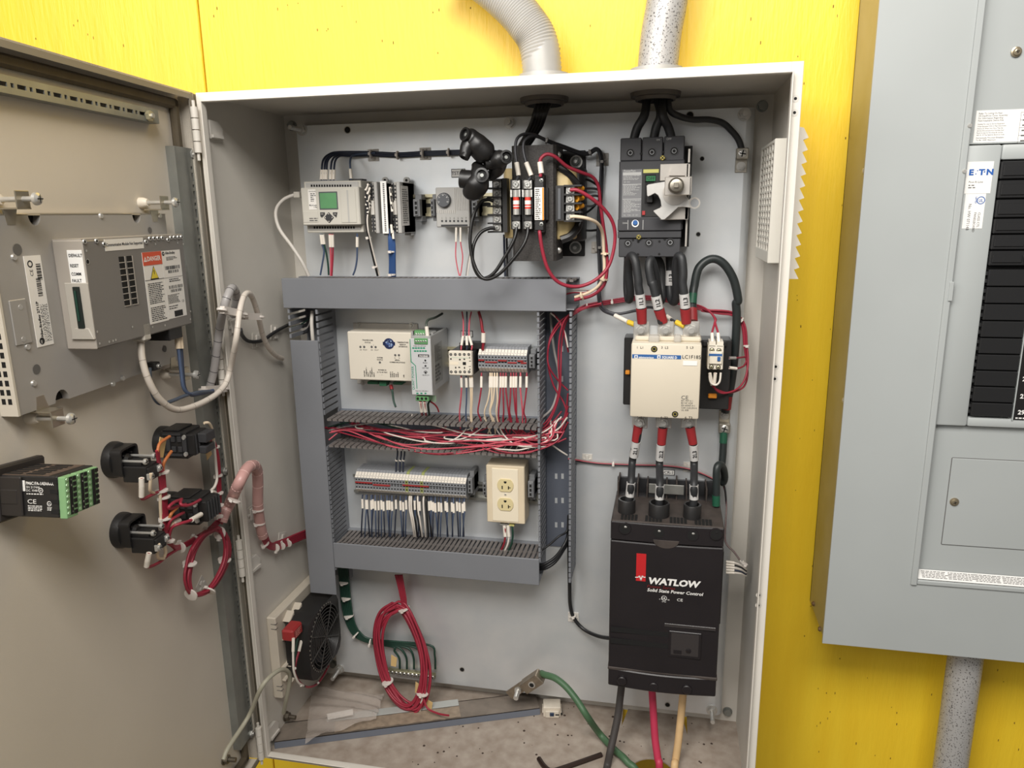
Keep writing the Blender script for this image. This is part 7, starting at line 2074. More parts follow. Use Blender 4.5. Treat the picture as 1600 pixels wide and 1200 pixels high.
MB(CS).box(.0145, .0215, -.0046, -.0006, q1.z + .012, q0.z - .002, .0003).build('card_slot', [mat('card_slot_dark', (18, 28, 24), .6)], hm_)
MB(CS).box(.0165, .0185, -.0056, -.003, q1.z + .02, q0.z - .006).build('card_edge', DKGREEN, hm_)
# slim label standing on the chassis beside the cover
q = [D_(x, y, ho) for x, y in ((36, 400), (62, 399), (84, 538), (58, 542))]
b = MB(DF)
xs_, zs_ = [(q[0].x + q[3].x) / 2, (q[1].x + q[2].x) / 2], [(q[2].z + q[3].z) / 2, (q[0].z + q[1].z) / 2]
b.box(xs_[0], xs_[1], ho - .0006, ho, zs_[0], zs_[1])
y_ = ho - .0008
w_ = xs_[1] - xs_[0]
hk = (zs_[1] - zs_[0]) / .130
b.text('Allen-Bradley', xs_[0] + w_ * .42, y_, zs_[0] + .018 * hk * hk, .0064 * hk, 'L', 90, 1, .95, .03)
b.disc(xs_[0] + w_ * .3, zs_[0] + .008 * hk, y_, w_ * .16, 16, 1)
b.text('AB', xs_[0] + w_ * .3, y_ - .0002, zs_[0] + .0068 * hk, .003, 'C', 90, 0)
b.text('2711P', xs_[0] + w_ * .42, y_, zs_[0] + .068 * hk * hk, .0048, 'L', 90, 1, 1, .03)
b.bars(xs_[0] + w_ * .5, xs_[0] + w_ * .78, zs_[0] + .072 * hk, zs_[0] + .098 * hk, y_, 20, 1, True)
b.bars(xs_[0] + w_ * .62, xs_[0] + w_ * .9, zs_[0] + .095 * hk, zs_[0] + .118 * hk, y_, 18, 1, True)
for i in range(7): b.bars(xs_[0] + w_ * (.50 + i * .065), xs_[0] + w_ * (.535 + i * .065), zs_[0] + .006 * hk, zs_[0] + .060 * hk, y_, 26, 1, True)
b.text('CE', xs_[0] + w_ * .4, y_, zs_[1] - .020, .0058, 'L', 90, 1)
b.ring(xs_[0] + w_ * .3, zs_[1] - .008, y_, w_ * .1, w_ * .16, 14, 1)
b.build('slim_label', [LABEL, INK], hm_)
b = MB(DF)
for (x, y, r_) in ((27, 390, .0058), (234, 360, .0042), (257, 545, .0045), (57, 577, .0052)):
    q = D_(x, y, ho)
    b.disc(q.x, q.z, ho - .0004, r_, 14, 1)
for (x, y) in ((21, 402), (157, 337), (249, 337), (52, 599), (191, 591), (176, 600), (42, 542), (30, 480), (35, 530)):
    q = D_(x, y, ho)
    b.lathe((q.x, ho, q.z), (0, -1, 0), [(0, .0034), (.0018, .0028)], 12)
b.build('chassis_screw', [STEEL, GINK], hm_)
q0, q1 = D_(12, 470, ho), D_(49, 535, ho)
MB(DF).box(q0.x, q1.x, ho - .0015, ho, q1.z, q0.z, .0006).build('cover_patch', HMI, hm_)
q0, q1 = D_(266, 512, co), D_(288, 522, co)
MB(DF).box(q0.x, q1.x, co + .002, ho, q1.z - .004, q0.z, .001).build('power_plug', BLK, hm_)
q = D_(232, 572, ho)
MB(DF).box(q.x - .007, q.x + .007, ho - .012, ho, q.z - .005, q.z + .005, .001).screw((q.x + .001, ho - .012, q.z), .003, h=.003, m=1).build('earth_terminal', [BLK, STEEL, HOLE], hm_)
# -- mounting clips around the panel
def clip(label, px, py, up):
    q = D_(px, py, SK)
    o = thing('mounting_clip', label, 'clip', DF.w((q.x, SK, q.z)), 'panel mounting clips')
    s = 1 if up else -1
    cz_ = q.z
    MB(DF).lathe((q.x, SK, cz_), (0, -1, 0), [(0, .0068), (.006, .0066), (.011, .0045)], 16).build('clip_foot', mat('white_foot', (232, 222, 206), .45), o)
    MB(DF).cyl((q.x, SK - .010, cz_), (q.x, SK - .046, cz_), .0026, n=10).lathe((q.x, SK - .046, cz_), (0, -1, 0), [(0, .004), (.001, .0062), (.004, .0058), (.006, .003)], 14).quad(q.x - .004, q.x + .004, cz_ - .0005, cz_ + .0005, SK - .0523, 1).quad(q.x - .0005, q.x + .0005, cz_ - .004, cz_ + .004, SK - .0523, 1).build('clip_screw', [STEEL, HOLE], o)
    b = MB(DF).box(q.x - .009, q.x + .009, SK - .034, SK - .0325, cz_ - .008, cz_ + .008, .0005)
    b.box(q.x - .009, q.x + .009, SK - .034, SK - .010, cz_ - s * .0095, cz_ - s * .008)
    b.prism([(q.x - .009, cz_ - s * .008), (q.x + .009, cz_ - s * .008), (q.x + .004, cz_ - s * .024), (q.x - .006, cz_ - s * .024)], SK - .0185, SK - .017)
    b.build('clip_bracket', mat('clip_steel', (176, 168, 152), .3, .8), o)
clip('screw clip holding the panel top edge, near the door hinge', 219, 317, True)
clip('screw clip holding the panel top edge, at the frame edge', -14, 312, True)
clip('screw clip holding the panel lower edge, near the door hinge', 254, 585, False)
clip('screw clip holding the panel lower edge, farther from the hinge', 44, 653, False)
# ---------------------------------------------------------------- temperature limit controller
q = D_(95, 745, -.060)
c_, s_ = math.cos(math.radians(-7)), math.sin(math.radians(-7))
dx_ = DF.M.to_3x3() @ V((1, 0, 0))
KF = Frame(DF.w((q.x, -.060, q.z)), dx_ * c_ + V((0, 0, 1)) * s_, DF.M.to_3x3() @ V((0, 1, 0)))
lc = thing('limit_controller', 'black boxed controller with green terminal plugs poking from the door', 'controller', KF.w((.025, .08, -.04)))
Wk, Hk = .052, .0405
MB(KF).box(0, Wk, .004, .082, -Hk, 0, .0012).build('case', BLK, lc)
b = MB(KF)
for i in range(6):
    for (y0, y1) in ((.022, .040), (.046, .066)): b.box(.005 + i * .0075, .0085 + i * .0075, y0, y1, -.0005, .0009)
b.build('top_slot', HOLE, lc)
MB(KF).box(.001, Wk - .001, .013, .062, -.001, .0003).build('dusty_top', mat('dusty_black', (84, 70, 60), .8, noise=.25, nscale=60), lc)
MB(KF).box(-.006, Wk + .006, .062, .072, -Hk - .006, .008, .002).box(-.003, 0, .040, .064, -Hk + .001, -.001, .001).box(-.0036, 0, .044, .062, -Hk + .0125, -Hk + .0275, .001).build('collar', mat('collar_black', (44, 40, 38), .5), lc)
b = MB(KF)
for k in range(4): b.box(-.0004, .003, .004, .012, -.007 - k * .0098, -.003 - k * .0098)
b.build('side_notch', HOLE, lc)
KS = Frame(KF.w((0, 0, 0)), KF.M.to_3x3() @ V((0, -1, 0)), KF.M.to_3x3() @ V((1, 0, 0)))
b = MB(KS)
y_ = -.0004
b.text('PM6C1FA-1AEAAAA', -.0365, y_, -.0085, .0042, 'L', bold=.02, sx=.78).text('SN 217446', -.0365, y_, -.0120, .0032, 'L').text('DC 1048', -.0365, y_, -.0152, .0032, 'L').text('CE', -.036, y_, -.0270, .0062, 'L', sx=1.3)
b.lines(-.0365, -.019, -.0185, -.0165, y_, 1, 0, .5, .1).lines(-.036, -.020, -.0345, -.0285, y_, 4, 0, .5, .2)
b.ring(-.0215, -.0138, y_, .0019, .0025, 14).text('SP', -.0215, y_, -.0148, .0026, 'C').ring(-.0135, -.0265, y_, .0018, .0024, 14).text('UL', -.0135, y_, -.0275, .0024, 'C').lines(-.0158, -.011, -.0335, -.0295, y_, 3, 0, .5, .1)
b.quad(-.040, -.0375, -.0150, -.0045, y_)
b.build('side_print', WHT, lc)
for g_i, x0 in ((0, .001), (1, .018), (2, .035)):
    b = MB(KF)
    b.box(x0, x0 + .0155, -.003 + g_i * .001, .0045, -Hk + .001 - (0 if g_i else .002), -.001, .0006)
    pl_ = b.build('green_plug', LTGRN, lc)
    b = MB(KF)
    for i in range(7):
        z = -.0035 - i * .0055
        b.box(x0 + .0105, x0 + .0148, -.0036 + g_i * .001, -.002, z - .0022, z + .0014)
        b.lathe((x0 + .0028, -.003 + g_i * .001, z), (0, -1, 0), [(0, .0017), (.0006, .0015)], 8, 1)
    b.box(x0 + .0056, x0 + .0096, -.0034 + g_i * .001, -.002, -Hk + .002, -.002)
    for i in (0, 1, 5, 6): b.text('567'[i % 3] if g_i else '123'[i % 3], x0 + .0076, -.0037 + g_i * .001, -.0055 - i * .0052, .0026, 'C', m=2)
    b.build('plug_detail', [HOLE, mat('screw_green', (176, 210, 170), .35, .4), WHT], pl_)
# ---------------------------------------------------------------- push button backs
class Squash:
    def __init__(s, f): s.M = DF.M @ Matrix.Translation((0, SK * (1 - f), 0)) @ Matrix.Diagonal((1, f, 1, 1))
def operator(label, px, py, r=.0225, f=.77):
    q = D_(px, py, SK)
    x, z = q.x, q.z
    o = thing('push_button_back', label, 'push button', DF.w((x, SK, z)), 'push button backs')
    MB(Squash(f)).lathe((x, SK, z), (0, -1, 0), [(0, r), (.006, r), (.013, r * .93), (.014, r * .85)], 30).build('base_ring', BLK, o)
    b = MB(Squash(f))
    a = .0175
    c = .006
    sq = []
    for (sx_, sz_, a0) in ((1, 1, 0), (-1, 1, PI / 2), (-1, -1, PI), (1, -1, 1.5 * PI)):
        for k in range(5): sq.append((sx_ * (a - c) + math.cos(a0 + k * PI / 8) * c, sz_ * (a - c) + math.sin(a0 + k * PI / 8) * c))
    n = len(sq)
    vs = [(x + u * f, y, z + v * f) for (y, f) in ((SK - .012, 1), (SK - .030, 1), (SK - .030, .86), (SK - .016, .84)) for (u, v) in sq]
    fs = [(k * n + i, k * n + (i + 1) % n, (k + 1) * n + (i + 1) % n, (k + 1) * n + i) for k in range(3) for i in range(n)] + [[3 * n + i for i in range(n)]]
    b.add(vs, fs)
    b.lathe((x, SK - .016, z), (0, -1, 0), [(0, .009), (.010, .008), (.014, .005)], 16)
    for k in range(4):
        an = PI / 4 + k * PI / 2
        b.box(x + math.cos(an) * .011 - .001, x + math.cos(an) * .011 + .001, SK - .027, SK - .016, z + math.sin(an) * .011 - .001, z + math.sin(an) * .011 + .001)
    b.build('collar', BLK, o)
    MB(Squash(f)).box(x - .014, x + .012, SK - .066, SK - .026, z - .024, z - .004, .001).box(x - .012, x + .010, SK - .070, SK - .062, z - .018, z - .006, .001).box(x - .010, x + .011, SK - .056, SK - .024, z - .004, z + .0005, .0006).build('contact_block', BLK, o)
    b = MB(Squash(f))
    for (dx, dz) in ((-.009, .0015), (.009, .003)): b.cyl((x + dx, SK - .020, z + dz), (x + dx, SK - .062, z + dz), .0017, n=8).screw((x + dx, SK - .062, z + dz), .0040, h=.004)
    b.build('long_screw', [STEEL, HOLE], o)
    b = MB(Squash(f))
    for (dx, dz) in ((-.010, -.0165), (.008, -.012)): b.box(x + dx - .004, x + dx + .004, SK - .072, SK - .066, z + dz - .004, z + dz + .004, .0005).screw((x + dx, SK - .072, z + dz), .0034, h=.0022)
    b.build('wire_clamp', [STEEL, HOLE], o)
    return x, z
oa = operator('single black push button back, upper of the two small ones', 176, 718)
ob = operator('single black push button back, lowest of the four', 189, 828)
def double(label, px, py, tall, f):
    q = D_(px, py, SK)
    x, z = q.x, q.z
    o = thing('push_button_back', label, 'push button', DF.w((x, SK, z)), 'push button backs')
    MB(Squash(f)).lathe((x, SK, z), (0, -1, 0), [(0, .0215), (.010, .0215), (.018, .020)], 30).build('base_ring', BLK, o)
    b = MB(Squash(f))
    b.box(x - .0185, x + .0195, SK - .064, SK - .014, z - .0175, z + .0195, .0015).box(x - .016, x + .018, SK - .050, SK - .018, z + .0195, z + .0215, .0008)
    b.box(x - .017, x + .018, SK - .078, SK - .060, z - .013, z + .016, .0015)
    b.build('contact_block', BLK, o)
    k = MB(Squash(f))
    for i, (yy, zz, hh) in enumerate(((.040, .010, .004), (.052, .010, .004), (.040, -.004, .004), (.052, -.004, .004), (.030, .003, .010), (.061, .003, .010))):
        k.box(x - .0205, x - .0185, SK - yy - .004, SK - yy + .004, z + zz - hh, z + zz + hh, .0006)
    for i in range(5): k.box(x - .014 + i * .007, x - .0115 + i * .007, SK - .0795, SK - .078, z - .012, z + .015)
    k.box(x - .021, x - .0185, SK - .056, SK - .022, z - .013, z - .010).box(x - .021, x - .0185, SK - .056, SK - .022, z + .0155, z + .018)
    if tall: k.box(x - .008, x + .016, SK - .094, SK - .078, z + .002, z + .015, .001).box(x - .008, x + .016, SK - .092, SK - .078, z - .013, z - .003, .001)
    k.build('terminal_rib', BLK2, o)
    b = MB(Squash(f))
    for (yy, zz) in ((.062, .013), (.062, -.010)): b.lathe((x - .0190, SK - yy, z + zz), (-1, 0, 0), [(0, .0034), (.003, .003)], 10)
    b.build('terminal_screw', STEEL, o)
    return x, z
oc = double('black push button back with paired contacts, topmost of the four', 252, 690, True, .74)
od = double('black push button back with red jumpers, right of the lower small one', 262, 792, False, .86)
# ---------------------------------------------------------------- wires on the door
def dpts(z, pts): return [DF.w(D_(*z(x, y), SK - off * .8)) for (x, y, off) in pts]
Zd = zc(150, 640, 5.)
gDr = 'red wires of the door harness'
for i in range(7):
    o_ = (i - 3) * 6
    pts = [(480 + o_ * .4, 320, .070), (490 + o_ * .3, 400, .066), (510 + o_, 490, .060), (520 + o_, 590, .058), (530 + o_, 700, .058), (540 + o_, 850, .058), (548 + o_, 960, .056), (575 + o_ * 1.2, 1050 + o_ * .6, .050), (630, 1080 + o_ * .7, .044), (700, 1055 + o_ * .8, .040), (780, 1010 + o_ * .9, .036), (870, 955 + o_, .034), (940, 890 + o_, .034), (985, 850 + o_ * .6, .034)]
    o = wire('harness_wire', '%s red wire in the left run of the door harness' % nth(i, 7), 'wire', gDr, dpts(Zd, pts), .0018, REDW)
    if i == 3:
        for (x, y, off, dv) in ((522, 488, .06, (0, 0, 1)), (512, 632, .058, (0, 0, 1)), (530, 682, .058, (0, 0, 1)), (540, 848, .058, (0, 0, 1)), (565, 1025, .054, (.1, .1, 1)), (660, 1075, .042, (0, 1, .1)), (780, 1012, .036, (0, 1, .6)), (870, 955, .034, (0, 1, .6))):
            ring_tie(o, DF.w(D_(*Zd(x, y), SK - off * .8)), dv, .0072)
for i in range(4):
    o_ = (i - 1.5) * 6
    pts = [(905 + o_, 235, .060), (930 + o_, 290, .056), (950 + o_, 400, .054), (958 + o_, 520, .052), (962 + o_, 650, .05), (962 + o_, 760, .046), (955 + o_, 850, .04), (985, 880 + o_, .034)]
    o = wire('harness_wire', '%s red wire in the right run of the door harness' % nth(i, 4), 'wire', gDr, dpts(Zd, pts), .0020, REDW)
    if i == 1:
        for (x, y) in ((932, 292), (955, 515), (962, 652), (965, 748), (960, 835)): ring_tie(o, DF.w(D_(*Zd(x, y), SK - .042)), (0, 0, 1), .0056)
for lab, m, pts in (('cream wire arching from the topmost push button over the rail', CREAMW, [(845, 105, .075), (880, 105, .078), (905, 150, .075), (918, 230, .068)]), ('white wire bowing between the right harness run and lower button', WHITEW, [(918, 230, .066), (928, 330, .062), (938, 440, .06), (945, 540, .06), (928, 600, .062), (900, 630, .062)]), ('cream wire along the left edge of the left harness run', CREAMW, [(500, 640, .058), (502, 740, .058), (508, 840, .056), (516, 920, .054)]), ('short white wire under the right end of the lower paired button', WHITEW, [(905, 640, .064), (935, 650, .064), (925, 715, .062), (945, 720, .056)]), ('upper orange lead with tan tape from the topmost push button', ORANGEW, [(575, 210, .066), (530, 240, .068), (495, 270, .07), (480, 330, .07)]), ('lower orange lead from the topmost push button', ORANGEW, [(590, 325, .066), (555, 375, .066), (530, 420, .064), (522, 480, .06)])):
    wire('button_lead', lab, 'wire', None, dpts(Zd, pts), .0020, m, n=7)
gJ = 'red jumpers on the lower paired button'
for i, pts in enumerate(([(670, 700, .062), (610, 725, .07), (570, 760, .070), (585, 775, .068), (640, 755, .064), (700, 740, .06)], [(815, 705, .074), (750, 740, .078), (690, 750, .076), (660, 735, .072), (665, 705, .066)], [(685, 805, .064), (630, 835, .068), (580, 870, .066), (560, 940, .058)], [(820, 818, .078), (740, 865, .08), (660, 890, .074), (595, 920, .064), (570, 990, .056)], [(635, 765, .064), (590, 810, .068), (570, 860, .064)], [(650, 865, .062), (600, 890, .064), (570, 930, .058)])):
    p = dpts(Zd, pts)
    wire('button_lead', ('leftmost looped red jumper', 'right looped red jumper', 'upper red lead', 'long red lead with a white tip', 'orange tipped lead', 'cream tipped lead')[i] + ' on the lower paired push button', 'wire', gJ, p, .0021, (REDW, REDW, REDW, REDW, ORANGEW, CREAMW)[i], [(p[0], p[0] + (p[1] - p[0]) * .95)] if i in (3, 5) else None, n=7)
for i, pts in enumerate(([(355, 535, .072), (357, 600, .070), (356, 680, .066), (370, 698, .064), (420, 675, .06), (470, 650, .058), (510, 640, .058)], [(428, 500, .070), (424, 580, .066), (425, 635, .062), (455, 655, .058)], [(415, 1120, .072), (402, 1180, .068), (395, 1225, .064), (430, 1225, .058), (500, 1190, .052), (560, 1140, .05), (640, 1090, .044)], [(490, 1050, .068), (480, 1110, .062), (490, 1160, .056), (530, 1165, .052)], [(535, 1060, .06), (545, 1110, .056), (535, 1150, .052)])):
    p = dpts(Zd, pts)
    wire('button_lead', ('white tipped red lead from the upper small button', 'cream lead from the upper small button', 'cream tipped red lead from the lowest button', 'cream lead beside the lowest button', 'short cream lead at the lowest button')[i], 'wire', 'leads of the small push buttons', p, .0020, (REDW, CREAMW, REDW, CREAMW, CREAMW)[i], [(p[0], p[1]), (p[1], p[2])] if i in (0, 2) else None, n=7)
for (x, y, r_) in ((510, 300, -25), (875, 310, 10)):
    q = D_(*Zd(x, y), SK - .05)
    c_, s_ = math.cos(math.radians(r_)), math.sin(math.radians(r_))
    P4 = [(q.x + u * c_ - v * s_, q.z + u * s_ + v * c_) for u, v in ((-.008, -.013), (.006, -.011), (.008, .012), (-.006, .013))]
    MB(DF).prism(P4, SK - .0505, SK - .0498).build('tape_flag', TAPE, None, label='tan tape flag hanging on the %s of the topmost push button' % ('left leads' if x < 700 else 'right wires'), cat='tape')
dc_ = thing('wire_coil', 'loop of coiled red wire hanging on the open door below the buttons', 'wire coil', DF.w(D_(320, 930, SK - .03)))
Zc2 = zc(100, 620, 3.53)
CP2 = [(840, 730, .040), (770, 770, .040), (715, 850, .038), (688, 940, .036), (678, 1020, .036), (700, 1090, .036), (750, 1095, .036), (810, 1060, .038), (862, 985, .040), (895, 900, .042), (898, 820, .042), (875, 755, .040)]
coil_loops(dc_, CP2, 9, 14, .0020, REDW, lambda x, y, o_: DF.w(D_(*Zc2(x, y), SK - o_)))
for (x, y, dv) in ((693, 918, (.2, .1, 1)), (885, 898, (.2, .1, 1)), (700, 1092, (0, 1, .2)), (800, 1070, (0, 1, .7)), (858, 752, (0, 1, -.4))): ring_tie(dc_, DF.w(D_(*Zc2(x, y), SK - .038)), dv, .0088)
tmp_ = D_(314, 916, SK)
tie_mount('white tie mount on the door inside the red coil', 314, 915, DF, SK, 30, .011)
for i, m in enumerate((BLUEW, DKBLUE, mat('slate_wire', (76, 84, 96), .45))):
    p = [DF.w(D_(x, y, o_)) for x, y, o_ in (((276 + i * 4, 516, -.02), (279 + i * 4, 545, -.022), (283 + i * 2.5, 580, -.024), (287 + i * 1.5, 606, -.026), (298, 616 + i, -.028), (315, 614 + i, -.03), (333, 610 + i, -.032)) if i < 2 else ((234, 575, -.006), (235, 600, -.010), (241, 622, -.014), (252, 631, -.018), (270, 626, -.022), (290, 618, -.026), (310, 613, -.030), (333, 611, -.032)))]
    wire('power_wire', ('left blue wire dropping from the panel power plug', 'right blue wire dropping from the panel power plug', 'slate wire looping from the panel earth terminal')[i], 'wire', 'wires of the operator panel', p, .0024, m, [(p[0], p[1])] if i < 2 else None, mkm=CREAMW, n=7)
# ---------------------------------------------------------------- breaker panel on the right
TY = -.125
PX0, PZ0 = WF.at(1285, 1005, TY).x, WF.at(1285, 1005, TY).z
PX1, PZ1 = 1.42, 1.62
dp = thing('breaker_panel', 'tall grey surface mounted breaker panel on the yellow wall, at right', 'breaker panel', ((PX0 + PX1) / 2, -.06, PZ0))
T_ = lambda px, py, y=TY: WF.at(px, py, y)
ox0 = (T_(1525, 20).x + T_(1424, 905).x) / 2
oz0 = T_(1432, 905).z
ox1, oz1 = 1.36, 1.56
MB().box(PX0 + .003, PX0 + .006, TY + .004, .002, PZ0 + .004, PZ1).box(PX1 - .006, PX1 - .003, TY + .004, .002, PZ0 + .004, PZ1).box(PX0 + .006, PX1 - .006, TY + .004, .002, PZ0 + .004, PZ0 + .007).box(PX0 + .003, PX1 - .003, -.001, .002, PZ0 + .004, PZ1).build('box_shell', PANELS, dp)
b = MB()
for q in ((PX0, ox0, PZ0, PZ1), (ox1, PX1, PZ0, PZ1), (ox0, ox1, PZ0, oz0), (ox0, ox1, oz1, PZ1)): b.box(q[0], q[1], TY, TY + .004, q[2], q[3])
b.build('trim_front', PANEL, dp)
b = MB().box(ox0, ox0 + .0085, TY - .004, TY + .018, oz0 - .009, oz1, .0015).box(ox0 + .0085, ox1, TY - .003, TY + .018, oz0 - .0075, oz0, .0015)
b.build('trim_lip', PANEL, dp)
for (px, py) in ((1348, 267), (1316, 627)):
    q = WF.at(px, py, TY + .006)
    MB().lathe((PX0 + .003, TY + .012, q.z), (-1, 0, 0), [(0, .0042), (.002, .0038), (.003, .002)], 12).build('side_screw', STEEL, dp)
for (px, py) in ((1268, 943), (1282, 983)):
    q = WF.at(px, py, -.03 if py < 960 else -.09)
    MB().lathe((PX0 + .003, -.03 if py < 960 else -.09, q.z), (-1, 0, 0), [(0, .0045), (.003, .003)], 10).build('side_screw', mat('rusty', (120, 96, 70), .6, .5), dp)
# dead front plates inside the opening
DY = TY + .014
zA, zB = T_(1540, 226, DY).z, T_(1470, 663, DY).z
b = MB().box(ox0 + .002, ox1, DY, DY + .002, zA + .0008, oz1, .0004)
b.build('upper_cover', PANEL, dp)
MB().box(ox0 + .002, ox1, DY, DY + .002, oz0 - .004, zB - .0008, .0004).build('lower_cover', PANEL, dp)
RY = DY - .010
rx0 = T_(1490, 440, RY).x - .004
bx0 = (T_(1565, 252, RY).x + T_(1512, 650, RY).x) / 2
bz1, bz0 = T_(1560, 250, RY).z, T_(1520, 652, RY).z
b = MB()
for q in ((rx0, bx0, zB + .001, zA - .001), (bx0, ox1, bz1, zA - .001), (bx0, ox1, zB + .001, bz0)): b.box(q[0], q[1], RY, DY + .002, q[2], q[3], .003, 0, 2)
b.build('breaker_frame', PANEL, dp)
b = MB().box(ox0 + .008, rx0 + .001, DY - .0006, DY + .001, zB, zA)
b.build('frame_recess', mat('panel_recess_grey', (170, 172, 170), .45), dp)  # strip beside the breaker frame, nearly the same grey as the panel
MB().box(bx0 - .002, ox1, RY + .008, RY + .010, bz0, bz1).build('breaker_backing', HOLE, dp)
# the small hinged door in the lower plate
hx, hz1_, hz0_ = T_(1488, 715, DY).x, T_(1500, 716, DY).z, T_(1474, 850, DY).z
b = MB().box(hx, ox1 - .01, DY - .0016, DY, hz0_, hz1_, .0006)
b.build('hatch', PANEL, dp)
b = MB().box(hx - .0009, hx, DY - .0006, DY, hz0_, hz1_).box(hx, ox1, DY - .0006, DY, hz1_, hz1_ + .0009).box(hx, ox1, DY - .0006, DY, hz0_ - .0009, hz0_)
b.build('hatch_gap', GINK, dp)
for (px, py) in ((1588, 81), (1491, 784)):
    q = T_(px, py, DY - .0016)
    MB().lathe((q.x, DY - .001, q.z), (0, -1, 0), [(0, .0062), (.0015, .0062), (.002, .0045), (.0045, .0040)], 16).screw((q.x, DY - .0052, q.z), .003, h=.0006).build('cover_screw', [mat('nickel', (190, 176, 150), .3, .85), HOLE], dp)
for (px, py) in ((1513, 197), (1506, 268)):
    q = T_(px, py, TY)
    MB().lathe((ox0 + .006, TY - .004, q.z), (0, -1, 0), [(0, .003), (.002, .002)], 10).build('lip_rivet', STEEL, dp)
q = T_(1484, 455, TY)
b = MB().box(ox0 + .004, ox0 + .0095, TY - .006, TY - .003, q.z - .013, q.z + .013, .0008)
b.build('door_catch', PANEL, dp)
# breakers and filler plates
BRK = mat('breaker_black', (30, 30, 31), .42, noise=.06, nscale=30)
rows = [T_(1558, y, RY).z for y in (251, 281, 311, 341, 366, 391, 416)]
bw = T_(1597, 530, RY).x - bx0
first = None
for i in range(6):
    z1_, z0_ = rows[i] - .0008, rows[i + 1] + .0008
    o = thing('panel_breaker', '%s of the six black breakers in the panel' % ('topmost', 'second from the top', 'third from the top', 'fourth from the top', 'fifth from the top', 'lowest')[i], 'breaker', (bx0, RY, z0_), 'breakers in the panel')
    MB().box(bx0 + .0005, bx0 + bw, RY - .003, RY + .008, z0_, z1_, .0012).box(bx0 + .003, bx0 + bw * .72, RY - .0045, RY - .003, z0_ + .004, z1_ - .005, .0006).build('breaker_body', BRK, o)
    MB().box(bx0 + bw * .76, bx0 + bw * .90, RY - .012, RY - .003, z0_ + .005, z1_ - .006, .0015).build('toggle', mat('toggle_grey', (58, 58, 60), .4), o)
    xb = bx0 + bw
    MB().box(xb + .0006, xb + .036, RY - .006, RY + .008, z0_, z1_, .001).build('breaker_end', BRK, o)
fz = [T_(1535, y, RY).z for y in (420, 447.5, 474, 500.5, 527, 552.5, 578, 603, 628, 650)]
for i in range(9):
    z1_, z0_ = fz[i] - .0007, fz[i + 1] + .0007
    o = MB().box(bx0 + .0015, bx0 + bw - .001, RY - .004, RY + .008, z0_, z1_, .0010)
    for k in (.2, .65): o.box(bx0 - .001, bx0 + .0016, RY - .002, RY + .004, z0_ + (z1_ - z0_) * k, z0_ + (z1_ - z0_) * (k + .22))
    o.build('filler_plate', BRK, None, label='%s of the nine black filler plates below the panel breakers' % ('topmost', 'second', 'third', 'fourth', 'middle', 'sixth', 'seventh', 'eighth', 'lowest')[i], cat='filler plate', group='filler plates in the panel')
xs_ = bx0 + bw + .002
b = MB().box(xs_ - .0015, xs_, RY - .002, RY + .002, bz0 - .002, fz[3])
b.build('strip_edge', PANEL, dp)
b = MB().box(xs_, xs_ + .040, RY - .001, RY + .002, bz0 - .001, fz[3])
ztx = lambda y: T_(1592, y, RY).z
for tx, y in (('21', 543), ('23', 569), ('25', 595), ('27', 622), ('29', 647)): b.text(tx, xs_ + .005, RY - .0012, ztx(y), .0085, 'L', m=1, bold=.03)
b.lines(xs_ + .003, xs_ + .038, bz0, bz0 + .003, RY - .0012, 1, 1, .6, 0)
b.build('number_strip', [mat('strip_black', (26, 24, 24), .45), WHT], dp)
# labels
def plabel(name, pts, y, fn, mats):
    a, c = T_(*pts[0], y), T_(*pts[1], y)
    b = MB().box(a.x, c.x, y - .0004, y, c.z, a.z)
    fn(b, a.x, c.x, c.z, a.z, y - .0006)
    return b.build(name, mats, dp)
BLU = mat('label_blue', (40, 92, 168), .5)
def l1(b, x0, x1, z0, z1, y):
    K = (z1 - z0) / .0485
    for i, tx in enumerate(('Refer To Listing On Rear', 'Of Deadfront Cover Assembly', 'For Information Regarding', 'Field Installable Device Kits')): b.text(tx, x0 + .003, y, z1 - (.0058 + i * .0036) * K, .0036 * K, 'L', m=1, sx=.92)
    for i, tx in enumerate(('Suitable For Use As Service Equipment', 'When Equipped With A Main Disconnect', 'Device Or When Not More Than Six', 'Service Disconnects Are Provided And', 'Panel Is Used As Permitted By Service', 'AIR Or Of The National Electrical Code')): b.text(tx, x0 + .003, y, z1 - (.0215 + i * .0033) * K, .0027 * K, 'L', m=1, sx=.9)
    for i, tx in enumerate(('Horizontally Mounted Breakers', 'To Be 100A Maximum')): b.text(tx, x0 + .003, y, z1 - (.0425 + i * .0034) * K, .0034 * K, 'L', m=1, sx=.92)
    xm = x0 + .052
    for k in range(5): b.quad(xm, x1 - .002, z1 - .004 - k * .0095, z1 - .0037 - k * .0095, y, 1)
    b.quad(xm, xm + .0003, z1 - .042, z1 - .004, y, 1)
    b.lines(xm + .003, x1 - .02, z1 - .042, z1 - .004, y, 6, 1, .25, .5)
a_ = T_(1522, 174, DY)
plabel('instruction_label', ((1526, 173), (1660, 219)), DY, l1, [WHT, GINK])
def l2(b, x0, x1, z0, z1, y):
    w_ = x1 - x0
    b.text('E', x0 + w_ * .10, y, z0 + .0235, .0100, 'L', m=1, bold=.05, sx=1.1)
    b.text('T', x0 + w_ * .46, y, z0 + .0235, .0100, 'L', m=1, bold=.05, sx=1.1)
    b.text('N', x0 + w_ * .76, y, z0 + .0235, .0100, 'L', m=1, bold=.05, sx=1.1)
    for (u, v, r_) in ((.68, .0272, .0010), (.36, .0248, .0008), (.41, .0288, .0007)): b.disc(x0 + w_ * u, z0 + v, y, r_, 8, 1)
    b.text('Pow-R-Line', x0 + .004, y, z0 + .0135, .0036, 'L', m=2).lines(x0 + .004, x0 + w_ * .4, z0 + .006, z0 + .012, y, 2, 2, .4, .3)
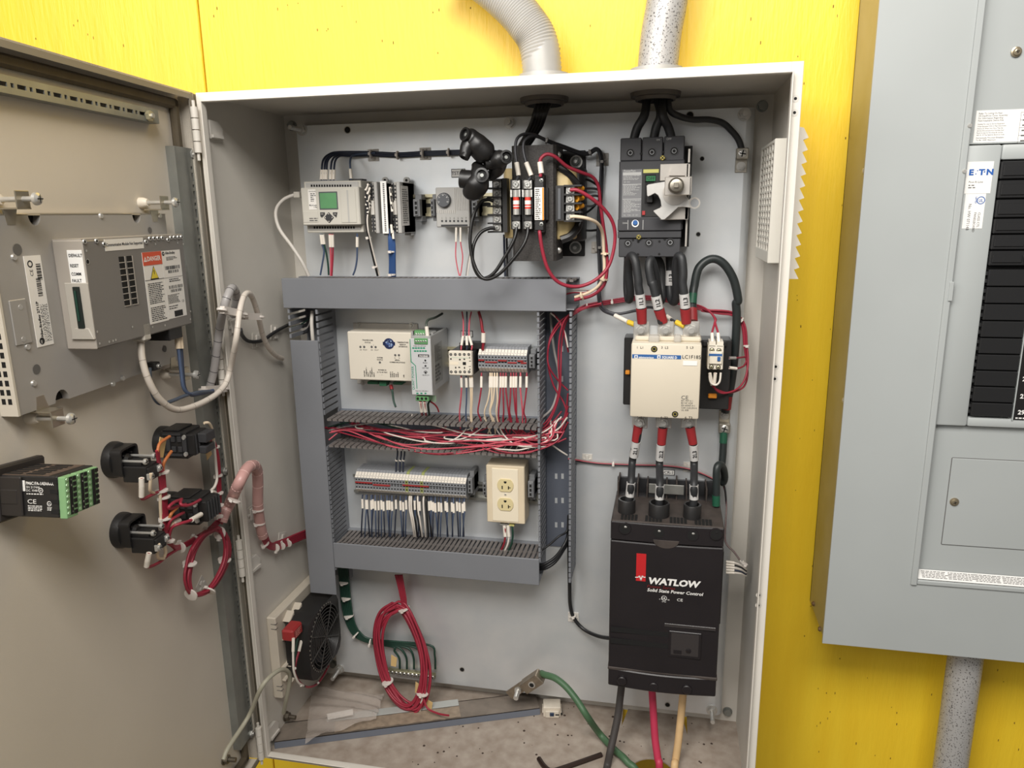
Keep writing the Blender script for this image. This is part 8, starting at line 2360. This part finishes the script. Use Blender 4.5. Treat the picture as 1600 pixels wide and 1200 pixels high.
plabel('maker_label', ((1512, 253), (1547, 302)), RY, l2, [WHT, BLU, GINK])
def l3(b, x0, x1, z0, z1, y):
    w_ = x1 - x0
    b.ring(x0 + w_ * .78, z1 - .0085, y, .0040, .0050, 22, 1).text('UL', x0 + w_ * .78, y, z1 - .0105, .0054, 'C', -90 * 0, 1, .8, .02)
    b.text('LISTED', x0 + w_ * .50, y, z1 - .004, .0028, 'L', -90, 1, 1, .02)
    b.text('No. HW 071148', x0 + w_ * .20, y, z1 - .013, .0052, 'L', -90, 2, .95).text('CLASS CTL', x0 + w_ * .72, y, z1 - .024, .0040, 'L', -90, 2, 1).text('PANELBOARD', x0 + w_ * .52, y, z1 - .024, .0040, 'L', -90, 2, 1)
plabel('listing_label', ((1509, 303), (1534, 357)), RY, l3, [WHT, BLU, GINK])
z_ = T_(1450, 893, DY).z
b = MB()
lx0 = ox0 + .010
b.add([(lx0, TY + .001, oz0 + .0004), (ox1, TY + .001, oz0 + .0004), (ox1, DY - .001, oz0 + .0104), (lx0, DY - .001, oz0 + .0104)], [(0, 1, 2, 3)], 0)
for i in range(10):
    x0 = lx0 + .006 + i * .036
    for r_ in range(5):
        k = .2 + r_ * .15
        y0 = TY + .001 + (DY - TY - .002) * k - .0003
        zz = oz0 + .0004 + .010 * k + .0003
        x = x0
        while x < x0 + .032:
            L = random.uniform(.002, .006)
            b.add([(x, y0, zz), (x + L, y0, zz), (x + L, y0 + .0007, zz + .0006), (x, y0 + .0007, zz + .0006)], [(0, 1, 2, 3)], 1)
            x += L + .001
b.build('sill_label', [WHT, GINK], dp)
# conduit below the panel
q = WF.at(1508, 1030, -.065)
o = thing('conduit', 'speckled grey conduit running down the wall from the breaker panel foot', 'conduit', (q.x, -.065, -.9), 'conduits')
MB().cyl((q.x, -.065, -1.0), (q.x, -.065, PZ0 + .01), .0245, n=32).build('conduit_tube', SPK, o)
MB().lathe((q.x, -.065, PZ0 - .014), (0, 0, 1), [(0, .028), (.002, .031), (.014, .031), (.0145, .034), (.0165, .034)], 10).build('locknut', COND, o)
q2 = WF.at(1452, 1100, .003)
